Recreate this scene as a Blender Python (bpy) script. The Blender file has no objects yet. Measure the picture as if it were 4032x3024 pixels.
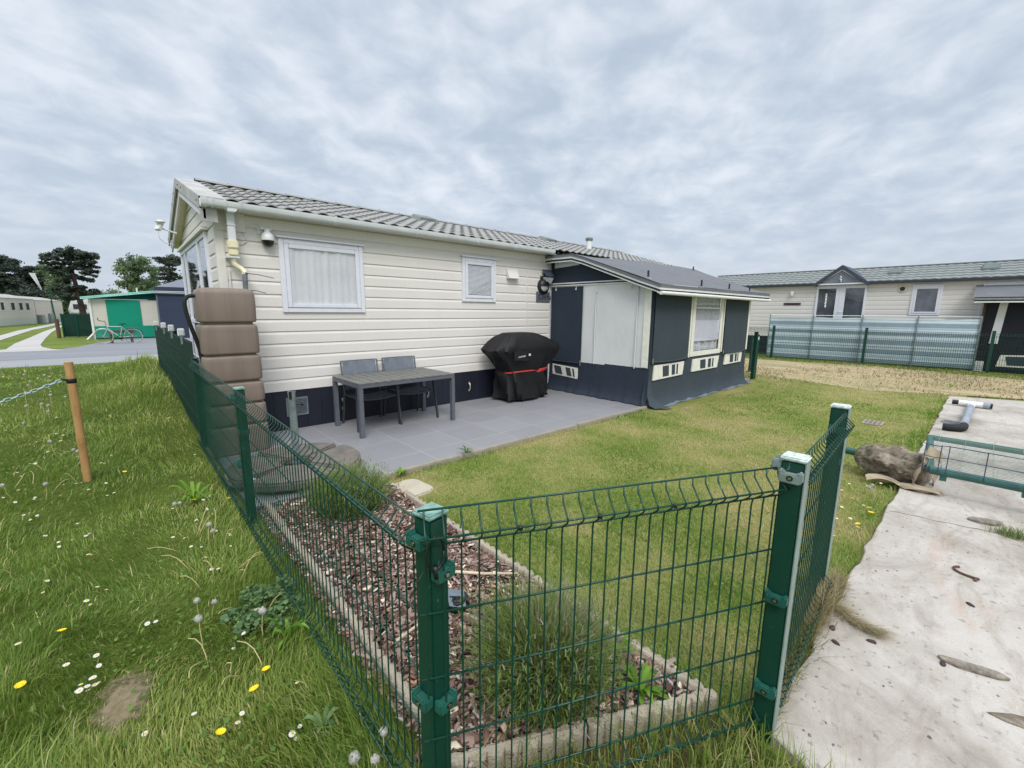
import bpy, bmesh, math, random
import numpy as np
from mathutils import Matrix, Vector
rad = math.radians
SC = bpy.context.scene
COL = SC.collection
random.seed(7)
rng = np.random.default_rng(11)

# ------------------------------------------------------------------ camera
def cam_setup():
    yaw, pitch, roll = rad(47.88633), rad(-9.60004), rad(-.45902)
    fw = Vector((math.cos(yaw)*math.cos(pitch), math.sin(yaw)*math.cos(pitch), math.sin(pitch)))
    r = Vector((math.sin(yaw), -math.cos(yaw), 0)); d = fw.cross(r)
    r2 = math.cos(roll)*r + math.sin(roll)*d
    d2 = -math.sin(roll)*r + math.cos(roll)*d
    cd = bpy.data.cameras.new('camera'); cd.sensor_width = 36; cd.lens = 1688.88/4032*36
    cd.clip_start = .02; cd.clip_end = 2000
    co = bpy.data.objects.new('camera', cd); COL.objects.link(co)
    M = Matrix.Identity(4)
    for i in range(3):
        M[i][0] = r2[i]; M[i][1] = -d2[i]; M[i][2] = -fw[i]
    M[0][3], M[1][3], M[2][3] = 0, 0, 1.64
    co.matrix_world = M
    SC.camera = co
cam_setup()

# ------------------------------------------------------------------ light
SUN_EL, SUN_AZ = rad(48), rad(-120)          # azimuth measured from +X, sun stands right of and behind the camera
SC.view_settings.view_transform = 'Standard'; SC.view_settings.look = 'None'
SC.view_settings.exposure = 0.38; SC.view_settings.gamma = 1.0
w = bpy.data.worlds.new('World'); SC.world = w; w.use_nodes = True
nt = w.node_tree; nt.nodes.clear()
N = lambda t, **k: (lambda n: ([setattr(n, a, b) for a, b in k.items()], n)[1])(nt.nodes.new(t))
def sky():
    lk = nt.links.new
    out = N('ShaderNodeOutputWorld'); bg = N('ShaderNodeBackground'); lk(bg.outputs[0], out.inputs[0])
    bg.inputs[1].default_value = .1
    nish = N('ShaderNodeTexSky'); nish.sky_type = 'NISHITA'; nish.sun_disc = False
    nish.sun_elevation = SUN_EL; nish.sun_rotation = rad(90) - SUN_AZ; nish.dust_density = 3
    tc = N('ShaderNodeTexCoord'); sep = N('ShaderNodeSeparateXYZ'); lk(tc.outputs['Generated'], sep.inputs[0])
    def M(op, a, b=None, c=None):
        m = N('ShaderNodeMath', operation=op)
        for i, v in enumerate((a, b, c)):
            if v is None: continue
            if isinstance(v, (int, float)): m.inputs[i].default_value = v
            else: lk(v, m.inputs[i])
        return m.outputs[0]
    zc = M('MAXIMUM', sep.outputs[2], 0.0); den = M('ADD', zc, .24)
    px = M('DIVIDE', sep.outputs[0], den); py = M('DIVIDE', sep.outputs[1], den)
    cmb = N('ShaderNodeCombineXYZ'); lk(px, cmb.inputs[0]); lk(py, cmb.inputs[1])
    def noise(scale, detail, rough, loc, sc=(1, 1, 1), rot=0, dist=0.0):
        mp = N('ShaderNodeMapping'); mp.inputs['Location'].default_value = loc
        mp.inputs['Scale'].default_value = sc; mp.inputs['Rotation'].default_value = (0, 0, rot)
        lk(cmb.outputs[0], mp.inputs[0])
        n = N('ShaderNodeTexNoise'); n.inputs['Scale'].default_value = scale; n.inputs['Detail'].default_value = detail
        n.inputs['Roughness'].default_value = rough; n.inputs['Distortion'].default_value = dist
        lk(mp.outputs[0], n.inputs['Vector']); return n.outputs['Fac']
    a = noise(.8, 3, .5, (3.3, 1.2, 0), (1, 1.15, 1), rad(-35), .2)
    b = noise(5.2, 6, .54, (7.1, 4.4, 0), (1, 1.1, 1), rad(-40), .25)
    s = M('ADD', M('MULTIPLY', a, .46), M('MULTIPLY', b, .70))
    mr = N('ShaderNodeMapRange', interpolation_type='SMOOTHSTEP'); lk(s, mr.inputs[0])
    mr.inputs[1].default_value = .41; mr.inputs[2].default_value = .81
    ramp = N('ShaderNodeMix', data_type='RGBA'); lk(mr.outputs[0], ramp.inputs[0])
    ramp.inputs[6].default_value = (4.0, 4.7, 5.6, 1); ramp.inputs[7].default_value = (6.55, 7.0, 7.6, 1)
    # thin even veil towards the horizon
    hz = N('ShaderNodeMapRange', interpolation_type='SMOOTHSTEP'); lk(sep.outputs[2], hz.inputs[0])
    hz.inputs[1].default_value = 0.0; hz.inputs[2].default_value = .30; hz.inputs[3].default_value = .8; hz.inputs[4].default_value = 0
    m2 = N('ShaderNodeMix', data_type='RGBA'); lk(hz.outputs[0], m2.inputs[0]); lk(ramp.outputs[2], m2.inputs[6])
    m2.inputs[7].default_value = (4.7, 5.25, 6.05, 1)
    # a cloud layer is brightest near the zenith and round the veiled sun
    zb = N('ShaderNodeMapRange', interpolation_type='SMOOTHSTEP'); lk(sep.outputs[2], zb.inputs[0])
    zb.inputs[1].default_value = .52; zb.inputs[2].default_value = .95; zb.inputs[3].default_value = 1.0; zb.inputs[4].default_value = 2.7
    vm = N('ShaderNodeVectorMath', operation='SCALE'); lk(m2.outputs[2], vm.inputs[0]); lk(zb.outputs[0], vm.inputs['Scale'])
    wb = N('ShaderNodeMapRange', interpolation_type='SMOOTHSTEP'); lk(sep.outputs[2], wb.inputs[0]); wb.inputs[1].default_value = .5; wb.inputs[2].default_value = .8
    mw = N('ShaderNodeMix', data_type='RGBA', blend_type='MULTIPLY'); lk(wb.outputs[0], mw.inputs[0]); lk(vm.outputs[0], mw.inputs[6]); mw.inputs[7].default_value = (1.05, 1.0, .93, 1)
    m3 = N('ShaderNodeMix', data_type='RGBA'); m3.inputs[0].default_value = .93
    lk(nish.outputs[0], m3.inputs[6]); lk(mw.outputs[2], m3.inputs[7]); lk(m3.outputs[2], bg.inputs[0])
sky()
sd = bpy.data.lights.new('sun', 'SUN'); sd.energy = 1.6; sd.angle = rad(24); sd.color = (1, .972, .935)
so = bpy.data.objects.new('sun', sd); COL.objects.link(so)
so.rotation_euler = (rad(90) - SUN_EL, 0, SUN_AZ + rad(90))
so.location = (6, -10, 14)
SC.render.engine = 'CYCLES'
SC.cycles.use_denoising = True; SC.cycles.denoising_prefilter = 'NONE'
SC.cycles.max_bounces = 8; SC.cycles.transparent_max_bounces = 12; SC.cycles.diffuse_bounces = 3

# ------------------------------------------------------------------ materials
def s2l(c): return tuple((v/12.92 if v <= .04045 else ((v+.055)/1.055)**2.4) for v in (x/255 for x in c))
class Mt:
    """small node-material builder"""
    def __init__(s, name, rough=.6, spec=.5, metal=0):
        s.m = bpy.data.materials.new(name); s.m.use_nodes = True; s.t = s.m.node_tree
        s.b = s.t.nodes['Principled BSDF']; s.b.inputs['Roughness'].default_value = rough
        s.b.inputs['Specular IOR Level'].default_value = spec; s.b.inputs['Metallic'].default_value = metal
        s.co = None
    def n(s, t, **k):
        x = s.t.nodes.new(t)
        for a, b in k.items(): setattr(x, a, b)
        return x
    def L(s, a, b): s.t.links.new(a, b)
    def coord(s, scale=(1, 1, 1), kind='Object', rot=(0, 0, 0)):
        tc = s.n('ShaderNodeTexCoord'); mp = s.n('ShaderNodeMapping'); mp.inputs['Scale'].default_value = scale
        mp.inputs['Rotation'].default_value = rot
        s.L(tc.outputs[kind], mp.inputs[0]); return mp.outputs[0]
    def noise(s, scale, detail=4, rough=.55, vec=None, dist=0):
        x = s.n('ShaderNodeTexNoise'); x.inputs['Scale'].default_value = scale; x.inputs['Detail'].default_value = detail
        x.inputs['Roughness'].default_value = rough; x.inputs['Distortion'].default_value = dist
        s.L(vec if vec is not None else s.coord(), x.inputs['Vector']); return x.outputs['Fac']
    def ramp(s, fac, stops):
        r = s.n('ShaderNodeValToRGB'); s.L(fac, r.inputs[0]); e = r.color_ramp.elements
        while len(e) < len(stops): e.new(.5)
        for i, (p, c) in enumerate(stops):
            e[i].position = p; e[i].color = (*s2l(c), 1)
        return r.outputs[0]
    def mix(s, fac, a, b, mode='MIX'):
        m = s.n('ShaderNodeMix', data_type='RGBA', blend_type=mode)
        for i, v in ((0, fac), (6, a), (7, b)):
            if isinstance(v, (int, float)): m.inputs[i].default_value = v
            elif isinstance(v, tuple): m.inputs[i].default_value = (*s2l(v), 1)
            else: s.L(v, m.inputs[i])
        return m.outputs[2]
    def col(s, c):
        if isinstance(c, tuple): s.b.inputs['Base Color'].default_value = (*s2l(c), 1)
        else: s.L(c, s.b.inputs['Base Color'])
        return s
    def bump(s, h, strength=.3, dist=.01):
        b = s.n('ShaderNodeBump'); b.inputs['Strength'].default_value = strength; b.inputs['Distance'].default_value = dist
        s.L(h, b.inputs['Height']); s.L(b.outputs[0], s.b.inputs['Normal']); return s
    def rough(s, fac, lo, hi):
        m = s.n('ShaderNodeMapRange'); s.L(fac, m.inputs[0]); m.inputs[3].default_value = lo; m.inputs[4].default_value = hi
        s.L(m.outputs[0], s.b.inputs['Roughness']); return s
def simple(name, c, rough=.6, spec=.5, metal=0, var=.10, scale=14, bump=0, bscale=60, stretch=(1, 1, 1)):
    m = Mt(name, rough, spec, metal)
    lo = tuple(v*(1-var) for v in c); hi = tuple(min(255, v*(1+var)) for v in c)
    f = m.noise(scale, 5, .6, m.coord(stretch))
    m.col(m.ramp(f, [(.3, lo), (.7, hi)]))
    if bump: m.bump(m.noise(bscale, 4, .6, m.coord(stretch)), bump, .004)
    m.rough(f, max(0, rough-.08), min(1, rough+.08))
    return m.m
def leafy(name, stops, trans=.3, attr='tint', rough=.55):
    m = Mt(name, rough, .25)
    a = m.n('ShaderNodeAttribute', attribute_name=attr)
    c = m.ramp(a.outputs['Fac'], stops); m.col(c)
    if trans:
        tr = m.n('ShaderNodeBsdfTranslucent'); m.L(c, tr.inputs[0])
        mx = m.n('ShaderNodeMixShader'); mx.inputs[0].default_value = trans
        out = m.t.nodes['Material Output']
        m.L(m.b.outputs[0], mx.inputs[1]); m.L(tr.outputs[0], mx.inputs[2]); m.L(mx.outputs[0], out.inputs[0])
    return m.m
def siding_mat(name, c):
    m = Mt(name, .5, .4)
    g = m.noise(9, 6, .65, m.coord((1.2, 1.2, 26)))
    d = m.noise(1.3, 5, .6, m.coord((1, 1, .5)))
    base = m.mix(d, tuple(v*.955 for v in c), tuple(min(255, v*1.02) for v in c))
    grime = m.noise(7, 5, .7, m.coord((6, 6, .6)))
    m.col(m.mix(m.ramp(grime, [(.46, (0, 0, 0)), (.8, (110, 110, 110))]), base, tuple(v*.84 for v in c)))
    m.bump(g, .22, .004); return m.m
def glass_mat():
    m = Mt('window_glass', .02, .5); m.b.inputs['Roughness'].default_value = .02
    out = m.t.nodes['Material Output']
    tr = m.n('ShaderNodeBsdfTransparent'); tr.inputs[0].default_value = (.955, .955, .96, 1)
    gl = m.n('ShaderNodeBsdfGlossy'); gl.inputs['Roughness'].default_value = .015; gl.inputs[0].default_value = (.95, .98, 1, 1)
    lw = m.n('ShaderNodeLayerWeight'); pw = m.n('ShaderNodeMath', operation='POWER'); m.L(lw.outputs['Facing'], pw.inputs[0]); pw.inputs[1].default_value = 5
    fr = m.n('ShaderNodeMapRange'); m.L(pw.outputs[0], fr.inputs[0]); fr.inputs[3].default_value = .055; fr.inputs[4].default_value = .9
    mx = m.n('ShaderNodeMixShader'); m.L(fr.outputs[0], mx.inputs[0]); m.L(tr.outputs[0], mx.inputs[1]); m.L(gl.outputs[0], mx.inputs[2])
    m.L(mx.outputs[0], out.inputs[0]); return m.m
def roof_mat(name, c):
    m = Mt(name, .75, .3)
    f = m.noise(3, 6, .65); g = m.noise(140, 2, .5)
    a = m.mix(f, tuple(v*.85 for v in c), tuple(min(255, v*1.1) for v in c))
    m.col(m.mix(m.ramp(g, [(.3, (0, 0, 0)), (.8, (110, 110, 110))]), a, tuple(v*.72 for v in c)))
    m.bump(g, .3, .003); return m.m
def patio_mat():
    m = Mt('patio_tiles', .5, .45)
    v = m.coord((1, 1, 1))
    br = m.n('ShaderNodeTexBrick'); br.offset = 0; br.inputs['Scale'].default_value = 1
    br.inputs['Brick Width'].default_value = .6; br.inputs['Row Height'].default_value = .6
    br.inputs['Mortar Size'].default_value = .0055; br.inputs['Mortar Smooth'].default_value = .1; br.inputs['Bias'].default_value = 0
    br.inputs['Color1'].default_value = (*s2l((134, 134, 139)), 1); br.inputs['Color2'].default_value = (*s2l((142, 142, 147)), 1)
    br.inputs['Mortar'].default_value = (*s2l((165, 162, 158)), 1); m.L(v, br.inputs['Vector'])
    f = m.noise(3.2, 7, .65, v, .6); f2 = m.noise(22, 5, .7, v)
    c = m.mix(m.ramp(f, [(.35, (0, 0, 0)), (.75, (150, 150, 150))]), br.outputs['Color'], (146, 146, 148))
    c = m.mix(m.ramp(f2, [(.45, (0, 0, 0)), (.8, (90, 90, 90))]), c, (100, 100, 108))
    st = m.noise(1.1, 4, .6, v); c = m.mix(m.ramp(st, [(.48, (0, 0, 0)), (.75, (120, 120, 120))]), c, (108, 104, 98)); w2 = m.noise(5, 6, .7, m.coord((.6, 1.6, 1)), 1); c = m.mix(m.ramp(w2, [(.55, (0, 0, 0)), (.7, (90, 90, 90))]), c, (164, 164, 168))
    m.col(c); m.bump(f2, .12, .002); m.rough(f, .38, .62); return m.m
def slab_mat():
    m = Mt('old_concrete', .85, .3)
    v = m.coord()
    a = m.noise(1.1, 8, .68, v, .5); b = m.noise(7, 9, .74, m.coord((1.3, .8, 1), rot=(0, 0, .4)), .3); g = m.noise(90, 4, .6, v)
    c = m.ramp(a, [(.30, (132, 125, 115)), (.46, (172, 165, 156)), (.60, (194, 188, 181)), (.74, (176, 166, 155))])
    c = m.mix(m.ramp(b, [(.50, (0, 0, 0)), (.66, (120, 120, 120))]), c, (206, 201, 194))
    d = m.noise(2.6, 6, .7, m.coord((.7, 2.2, 1)), 1.2)
    c = m.mix(m.ramp(d, [(.50, (0, 0, 0)), (.70, (190, 190, 190))]), c, (134, 122, 108)); sc = m.noise(6, 5, .6, m.coord((3.5, .7, 1), rot=(0, 0, -.35)), 1.6); c = m.mix(m.ramp(sc, [(.68, (0, 0, 0)), (.73, (110, 110, 110))]), c, (220, 216, 210)); gr = m.noise(160, 4, .7, v); c = m.mix(m.ramp(gr, [(.42, (110, 110, 110)), (.6, (0, 0, 0))]), c, (118, 110, 102))
    r = m.noise(.9, 5, .6, m.coord((.5, 2, 1)), 1); c = m.mix(m.ramp(r, [(.64, (0, 0, 0)), (.72, (140, 140, 140))]), c, (176, 136, 112))
    k = m.noise(26, 4, .6, v); c = m.mix(m.ramp(k, [(.60, (0, 0, 0)), (.68, (190, 190, 190))]), c, (108, 100, 92))
    m.col(c); m.bump(m.mix(.6, b, g), .35, .004); return m.m
def speckle_concrete(name, c, sc=120):
    m = Mt(name, .9, .25)
    a = m.noise(5, 6, .65); vo = m.n('ShaderNodeTexVoronoi'); vo.inputs['Scale'].default_value = sc; m.L(m.coord(), vo.inputs['Vector'])
    b = m.mix(a, tuple(v*.82 for v in c), tuple(min(255, v*1.1) for v in c))
    m.col(m.mix(m.ramp(vo.outputs['Distance'], [(.15, (120, 120, 120)), (.5, (0, 0, 0))]), b, tuple(min(255, v*1.18) for v in c)))
    m.bump(vo.outputs['Distance'], .5, .006); return m.m
def ground_mat(name, stops, scale=1.2, fine=60, brown=(104, 92, 62), amt=.5):
    m = Mt(name, .95, .1)
    a = m.noise(scale, 7, .65, None, .4); b = m.noise(fine, 5, .7)
    c = m.ramp(a, stops); c = m.mix(m.ramp(b, [(.4, (0, 0, 0)), (.75, (int(255*amt),)*3)]), c, brown)
    m.col(c); m.bump(b, .7, .02); return m.m
def asphalt(name, c):
    m = Mt(name, .9, .2); a = m.noise(.7, 6, .6, m.coord((.35, 1, 1))); b = m.noise(120, 3, .6)
    x = m.mix(a, tuple(v*.9 for v in c), tuple(min(255, v*1.08) for v in c))
    m.col(m.mix(m.ramp(b, [(.4, (0, 0, 0)), (.8, (90, 90, 90))]), x, tuple(v*.7 for v in c))); m.bump(b, .3, .005); return m.m
def stripes_mat():
    m = Mt('striped_fabric', .8, .2)
    tc = m.n('ShaderNodeTexCoord'); sp = m.n('ShaderNodeSeparateXYZ'); m.L(tc.outputs['Object'], sp.inputs[0])
    mr = m.n('ShaderNodeMapRange'); m.L(sp.outputs[2], mr.inputs[0]); mr.inputs[2].default_value = 1.53
    r = m.n('ShaderNodeValToRGB'); r.color_ramp.interpolation = 'CONSTANT'; m.L(mr.outputs[0], r.inputs[0])
    B, Wt, P, L = (142, 162, 175), (206, 220, 228), (160, 172, 182), (182, 202, 213)
    st = []; z = 0
    seq = [(B, .11), (Wt, .035), (P, .012), (L, .05), (Wt, .02), (B, .10), (Wt, .03), (P, .012), (Wt, .06), (B, .09), (L, .03), (P, .012), (Wt, .06),
           (B, .085), (Wt, .06), (P, .012), (L, .03), (B, .09)]
    seq += [(Wt, .05), (P, .012), (Wt, .03), (B, .2)]
    e = r.color_ramp.elements
    for i, (c, h) in enumerate(seq):
        if i >= 2: e.new(min(.999, z))
        e[i].position = min(.999, z); e[i].color = (*s2l(c), 1); z += h
    n = m.noise(6, 4, .6); m.col(m.mix(.12, r.outputs[0], m.ramp(n, [(.3, (90, 100, 110)), (.7, (255, 255, 255))]), 'MULTIPLY'))
    return m.m
def fabric(name, c, sheer=0.0, rough=.85, var=.08):
    m = Mt(name, rough, .2)
    f = m.noise(2.2, 5, .6); g = m.noise(160, 2, .5)
    a = m.mix(f, tuple(v*(1-var) for v in c), tuple(min(255, v*(1+var)) for v in c)); m.col(a)
    h = m.noise(2.4, 4, .55, m.coord((1, 1, .6)), .8); k = m.noise(7, 5, .6, m.coord((1, 1, .35)), 1.2); m.bump(m.mix(.4, m.mix(.85, g, h), k), .42, .035)
    return m.m

MAT = dict(
    siding=siding_mat('cream_siding', (227, 222, 216)), skirt=simple('navy_boards', (26, 30, 43), .55, .4, var=.15, scale=3, stretch=(1, 1, .3)),
    roof=roof_mat('roof_tiles', (152, 152, 150)), roof2=roof_mat('roof_tiles_green_grey', (132, 137, 136)), trim=simple('grey_trim', (172, 170, 166), .5, scale=4),
    upvc=simple('white_plastic_frame', (222, 223, 231), .35, .5, var=.02), gut=simple('pale_grey_gutter', (214, 217, 219), .4, .5, var=.04, scale=5),
    cream=simple('cream_plastic', (232, 222, 190), .4, var=.03), creamtrim=simple('cream_trim', (221, 216, 209), .5, var=.04, scale=4), glass=glass_mat(),
    net=fabric('net_curtain', (226, 227, 227), var=.10), blind=simple('blind_slats', (228, 230, 232), .5, var=.03), dark=simple('dark_interior', (48, 52, 56), .8, var=.3, scale=3),
    black=simple('black_plastic', (22, 22, 24), .45, var=.15), lens=simple('smoked_dome', (12, 13, 15), .05, .8, var=.05), white=simple('white_plastic', (226, 226, 224), .35, var=.03),
    green=None, capg=simple('pale_green_cap', (122, 158, 148), .6, .4, var=.16, scale=40),  # post caps get a paler green than the shafts
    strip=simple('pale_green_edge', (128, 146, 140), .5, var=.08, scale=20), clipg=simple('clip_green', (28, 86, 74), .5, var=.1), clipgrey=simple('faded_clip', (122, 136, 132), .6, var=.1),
    dkgreen=simple('dark_green_screen', (10, 50, 40), .6, .3, var=.2, scale=4), tank=None, conc=speckle_concrete('edging_concrete', (168, 158, 142)),
    kerb=speckle_concrete('kerb_concrete', (156, 148, 134), 70), paver=speckle_concrete('pebble_paver', (184, 175, 158), 70), base=simple('dark_concrete', (106, 100, 94), .8, var=.14, scale=9, bump=.3),
    galv=simple('galvanised_steel', (150, 160, 166), .38, .5, .7, var=.16, scale=10), steel=simple('bright_steel', (200, 200, 200), .25, .5, 1, var=.05), rust=simple('rusty_iron', (92, 66, 56), .8, var=.3, scale=40),
    tabletop=simple('grey_slats', (112, 112, 108), .6, .3, var=.12, scale=6, stretch=(6, 1, 1)), tabframe=simple('graphite_metal', (92, 96, 104), .45, .5, var=.06), sling=simple('grey_sling', (112, 118, 128), .75, .2, var=.1, scale=8),
    chairframe=simple('dark_graphite', (60, 63, 68), .5, var=.08), cover=simple('black_polyester', (21, 21, 23), .62, .35, var=.2, scale=5, bump=.35, bscale=28), red=simple('red_strap', (206, 62, 58), .6, var=.08),
    awn=fabric('navy_canvas', (50, 58, 70)), awn2=fabric('slate_canvas', (64, 73, 80)), awnw=fabric('white_canvas', (212, 214, 214), var=.04), awnroof=fabric('grey_roof_canvas', (110, 112, 117), var=.1), ivory=simple('ivory_canvas', (228, 226, 214), .7, var=.04),
    rail=simple('white_rail', (222, 222, 218), .4, var=.03), lace=fabric('white_lace', (226, 226, 238), var=.05), greynet=fabric('grey_net', (212, 214, 219), var=.12), tarp=fabric('grey_groundsheet', (112, 122, 132), var=.12),
    stripes=stripes_mat(), teal=fabric('teal_canvas', (26, 138, 112), var=.05), tealdk=fabric('dark_teal_canvas', (16, 74, 68)), tealedge=simple('pale_teal_edge', (150, 214, 200), .5, var=.05), beige=fabric('beige_canvas', (200, 196, 184), var=.04),
    gaz=fabric('navy_gazebo_cloth', (56, 65, 82), var=.05), gazl=fabric('grey_gazebo_cloth', (120, 124, 136), var=.05), oldwood=simple('dark_wood', (84, 64, 52), .85, var=.25, scale=12),
    bamboo=None, rope=simple('galvanised_links', (166, 186, 190), .4, .5, .5, var=.12, scale=60), bark=simple('tree_bark', (74, 60, 54), .9, var=.3, scale=6, bump=.6, bscale=20), slab=slab_mat(), patio=patio_mat(),
    stone=simple('grey_stone', (120, 112, 102), .9, var=.3, scale=30, bump=.6), foot=None, sack=fabric('old_sackcloth', (170, 156, 134), var=.2), gatec=simple('sea_green_paint', (46, 92, 84), .45, var=.12, scale=8), wire=simple('dark_blue_wire', (52, 58, 84), .5, var=.1),
    pipe=simple('grey_pvc', (150, 158, 168), .4, var=.08, scale=6), tyre=simple('pale_tyre', (150, 152, 148), .7, var=.1), bikef=simple('silver_paint', (168, 186, 182), .35, .5, .3, var=.08), blackrub=simple('black_rubber', (26, 26, 28), .75, var=.1),
    plate=simple('slate_plate', (94, 100, 110), .5, var=.1), letter=simple('dark_lettering', (22, 24, 28), .5, var=.05), bright=simple('white_print', (232, 232, 232), .5, var=.02), wood=simple('driftwood', (186, 172, 150), .85, var=.18, scale=12, stretch=(1, 1, 1)),
    brown=simple('brown_plaque', (84, 70, 66), .6, var=.1), solar=simple('solar_cell', (66, 70, 86), .15, .6, var=.1), light=simple('frosted_lens', (196, 200, 204), .25, var=.04), brass=simple('pale_handle', (214, 208, 190), .3, .5, .6, var=.05),
    caravan=simple('caravan_white', (206, 208, 208), .5, var=.05), redp=simple('red_car_paint', (190, 52, 44), .3, var=.05),
)
def tank_mat():
    m = Mt('taupe_plastic', .5, .4); v = m.coord()
    a = m.noise(3, 5, .6, v); st = m.noise(16, 4, .6, m.coord((1, 1, .05))); g = m.noise(120, 3, .5, v)
    c = m.mix(a, (122, 108, 98), (138, 123, 112)); c = m.mix(m.ramp(st, [(.40, (0, 0, 0)), (.66, (150, 150, 150))]), c, (98, 86, 79)); m.col(c); m.bump(g, .12, .003); return m.m
MAT['tank'] = tank_mat(); MAT['doorgrey'] = simple('dim_interior', (88, 94, 100), .7, var=.3, scale=2)
def bamboo_mat():
    m = Mt('bamboo', .45, .4); v = m.coord()
    a = m.noise(6, 5, .6, m.coord((3, 3, .6))); c = m.ramp(a, [(.3, (158, 118, 72)), (.7, (192, 154, 104))]); m.col(c); m.bump(m.noise(40, 3, .5, m.coord((3, 3, .2))), .15, .003); return m.m
MAT['bamboo'] = bamboo_mat()
def coat():
    m = Mt('green_coating', .38, .5); v = m.coord(); a = m.noise(7, 6, .65, v); sc = m.noise(55, 3, .5, m.coord((1, 1, .35)), .6); f = m.noise(1.7, 4, .6, v)
    c = m.mix(a, (5, 54, 42), (10, 68, 54)); c = m.mix(m.ramp(f, [(.45, (0, 0, 0)), (.8, (80, 80, 80))]), c, (58, 104, 90)); c = m.mix(m.ramp(sc, [(.70, (0, 0, 0)), (.735, (170, 170, 170))]), c, (136, 160, 150))
    m.col(c); m.rough(a, .3, .55); m.bump(a, .05, .004); return m.m
MAT['green'] = coat()
def foot_mat():
    m = Mt('earthy_concrete', .95, .2); v = m.coord()
    a = m.noise(7, 8, .7, m.coord((1.4, .5, 1)), .8); b = m.noise(60, 4, .6, v)
    m.col(m.ramp(a, [(.3, (88, 78, 67)), (.5, (124, 114, 101)), (.68, (172, 162, 147))])); m.bump(m.mix(.5, a, b), .8, .02); return m.m
MAT['foot'] = foot_mat()
def trans_mat(name, c, trans=.35):
    m = Mt(name, .8, .1); m.col(c); tr = m.n('ShaderNodeBsdfTranslucent'); tr.inputs[0].default_value = (*s2l(c), 1)
    mx = m.n('ShaderNodeMixShader'); mx.inputs[0].default_value = trans
    m.L(m.b.outputs[0], mx.inputs[1]); m.L(tr.outputs[0], mx.inputs[2]); m.L(mx.outputs[0], m.t.nodes['Material Output'].inputs[0]); return m.m
MAT['petal'] = trans_mat('white_petals', (238, 238, 236)); MAT['yolk'] = simple('yellow_petals', (240, 205, 20), .7, var=.06); MAT['clock'] = trans_mat('seed_down', (214, 214, 206)); MAT['stalk'] = trans_mat('pale_stalk', (206, 192, 140), .2)
MAT['greenstalk'] = trans_mat('green_stalk', (132, 138, 70), .2)
MAT['rough'] = leafy('meadow_blades', [(0, (98, 126, 52)), (.35, (132, 156, 72)), (.62, (160, 174, 94)), (.85, (188, 190, 120)), (1, (216, 204, 156))], .46)
MAT['lawn'] = leafy('lawn_blades', [(0, (100, 138, 48)), (.28, (136, 164, 74)), (.52, (164, 175, 104)), (.78, (192, 186, 132)), (1, (210, 192, 150))], .4)
MAT['straw'] = leafy('dry_blades', [(0, (104, 118, 58)), (.3, (146, 136, 98)), (.7, (172, 158, 124)), (1, (200, 188, 160))], .25)
MAT['lav'] = leafy('lavender_leaves', [(0, (88, 112, 52)), (.45, (124, 146, 76)), (.75, (150, 160, 112)), (1, (164, 152, 142))], .35)
MAT['weed'] = leafy('weed_leaves', [(0, (72, 102, 60)), (.5, (102, 132, 88)), (1, (136, 160, 110))], .35)
MAT['weedbright'] = leafy('bright_weed_leaves', [(0, (78, 118, 30)), (.5, (104, 146, 44)), (1, (134, 170, 66))], .35)
MAT['herbgreen'] = leafy('clover_leaves', [(0, (74, 104, 42)), (.5, (104, 134, 60)), (1, (132, 156, 78))], .35)
MAT['pine'] = leafy('pine_needles', [(0, (54, 66, 60)), (.5, (72, 84, 74)), (1, (100, 108, 94))], .2)
MAT['tree'] = leafy('tree_leaves', [(0, (84, 104, 76)), (.5, (112, 134, 98)), (1, (150, 164, 126))], .4)
MAT['chips'] = leafy('bark_chips', [(0, (62, 48, 43)), (.3, (102, 80, 71)), (.5, (134, 108, 96)), (.68, (156, 134, 124)), (.84, (168, 160, 156)), (.94, (184, 138, 108)), (1, (220, 208, 186))], 0, rough=.85)
MAT['ground'] = ground_mat('ground_turf', [(.3, (84, 104, 44)), (.5, (104, 120, 56)), (.7, (122, 130, 70))], .5, 40, (112, 106, 66))
MAT['roughsoil'] = ground_mat('meadow_floor', [(.3, (58, 76, 26)), (.6, (82, 96, 40)), (.8, (96, 92, 58))], 1.0, 30, (84, 74, 48))
MAT['lawnsoil'] = ground_mat('lawn_floor', [(.3, (104, 120, 52)), (.5, (132, 134, 78)), (.7, (158, 146, 98))], .9, 60, (120, 104, 70))
def dirt_mat():
    m = Mt('dry_earth', .95, .1); v = m.coord((1.6, .4, 1), rot=(0, 0, .12))
    a = m.noise(.9, 8, .68, v, .6); b = m.noise(3.1, 7, .7, v, .8); g = m.noise(50, 4, .6)
    c = m.ramp(a, [(.30, (136, 130, 92)), (.44, (162, 150, 116)), (.58, (180, 162, 132)), (.72, (150, 144, 102))])
    c = m.mix(m.ramp(b, [(.48, (0, 0, 0)), (.62, (190, 190, 190))]), c, (124, 112, 98)); c = m.mix(m.ramp(g, [(.45, (0, 0, 0)), (.8, (110, 110, 110))]), c, (196, 172, 140))
    m.col(c); m.bump(m.mix(.5, b, g), .6, .02); return m.m
MAT['dirt'] = dirt_mat()
MAT['capw'] = simple('lichened_cap', (190, 202, 196), .7, .3, var=.18, scale=60)
MAT['cornersoil'] = ground_mat('corner_floor', [(.3, (72, 66, 40)), (.6, (92, 86, 56)), (.8, (104, 92, 70))], 3, 40, (70, 58, 44))
MAT['baresoil'] = ground_mat('bare_earth', [(.3, (116, 106, 84)), (.6, (136, 124, 102)), (.8, (112, 110, 74))], 8, 60, (96, 86, 64))
MAT['soil'] = ground_mat('dark_soil', [(.3, (58, 46, 40)), (.7, (84, 66, 58))], 6, 60, (50, 40, 34))
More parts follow.
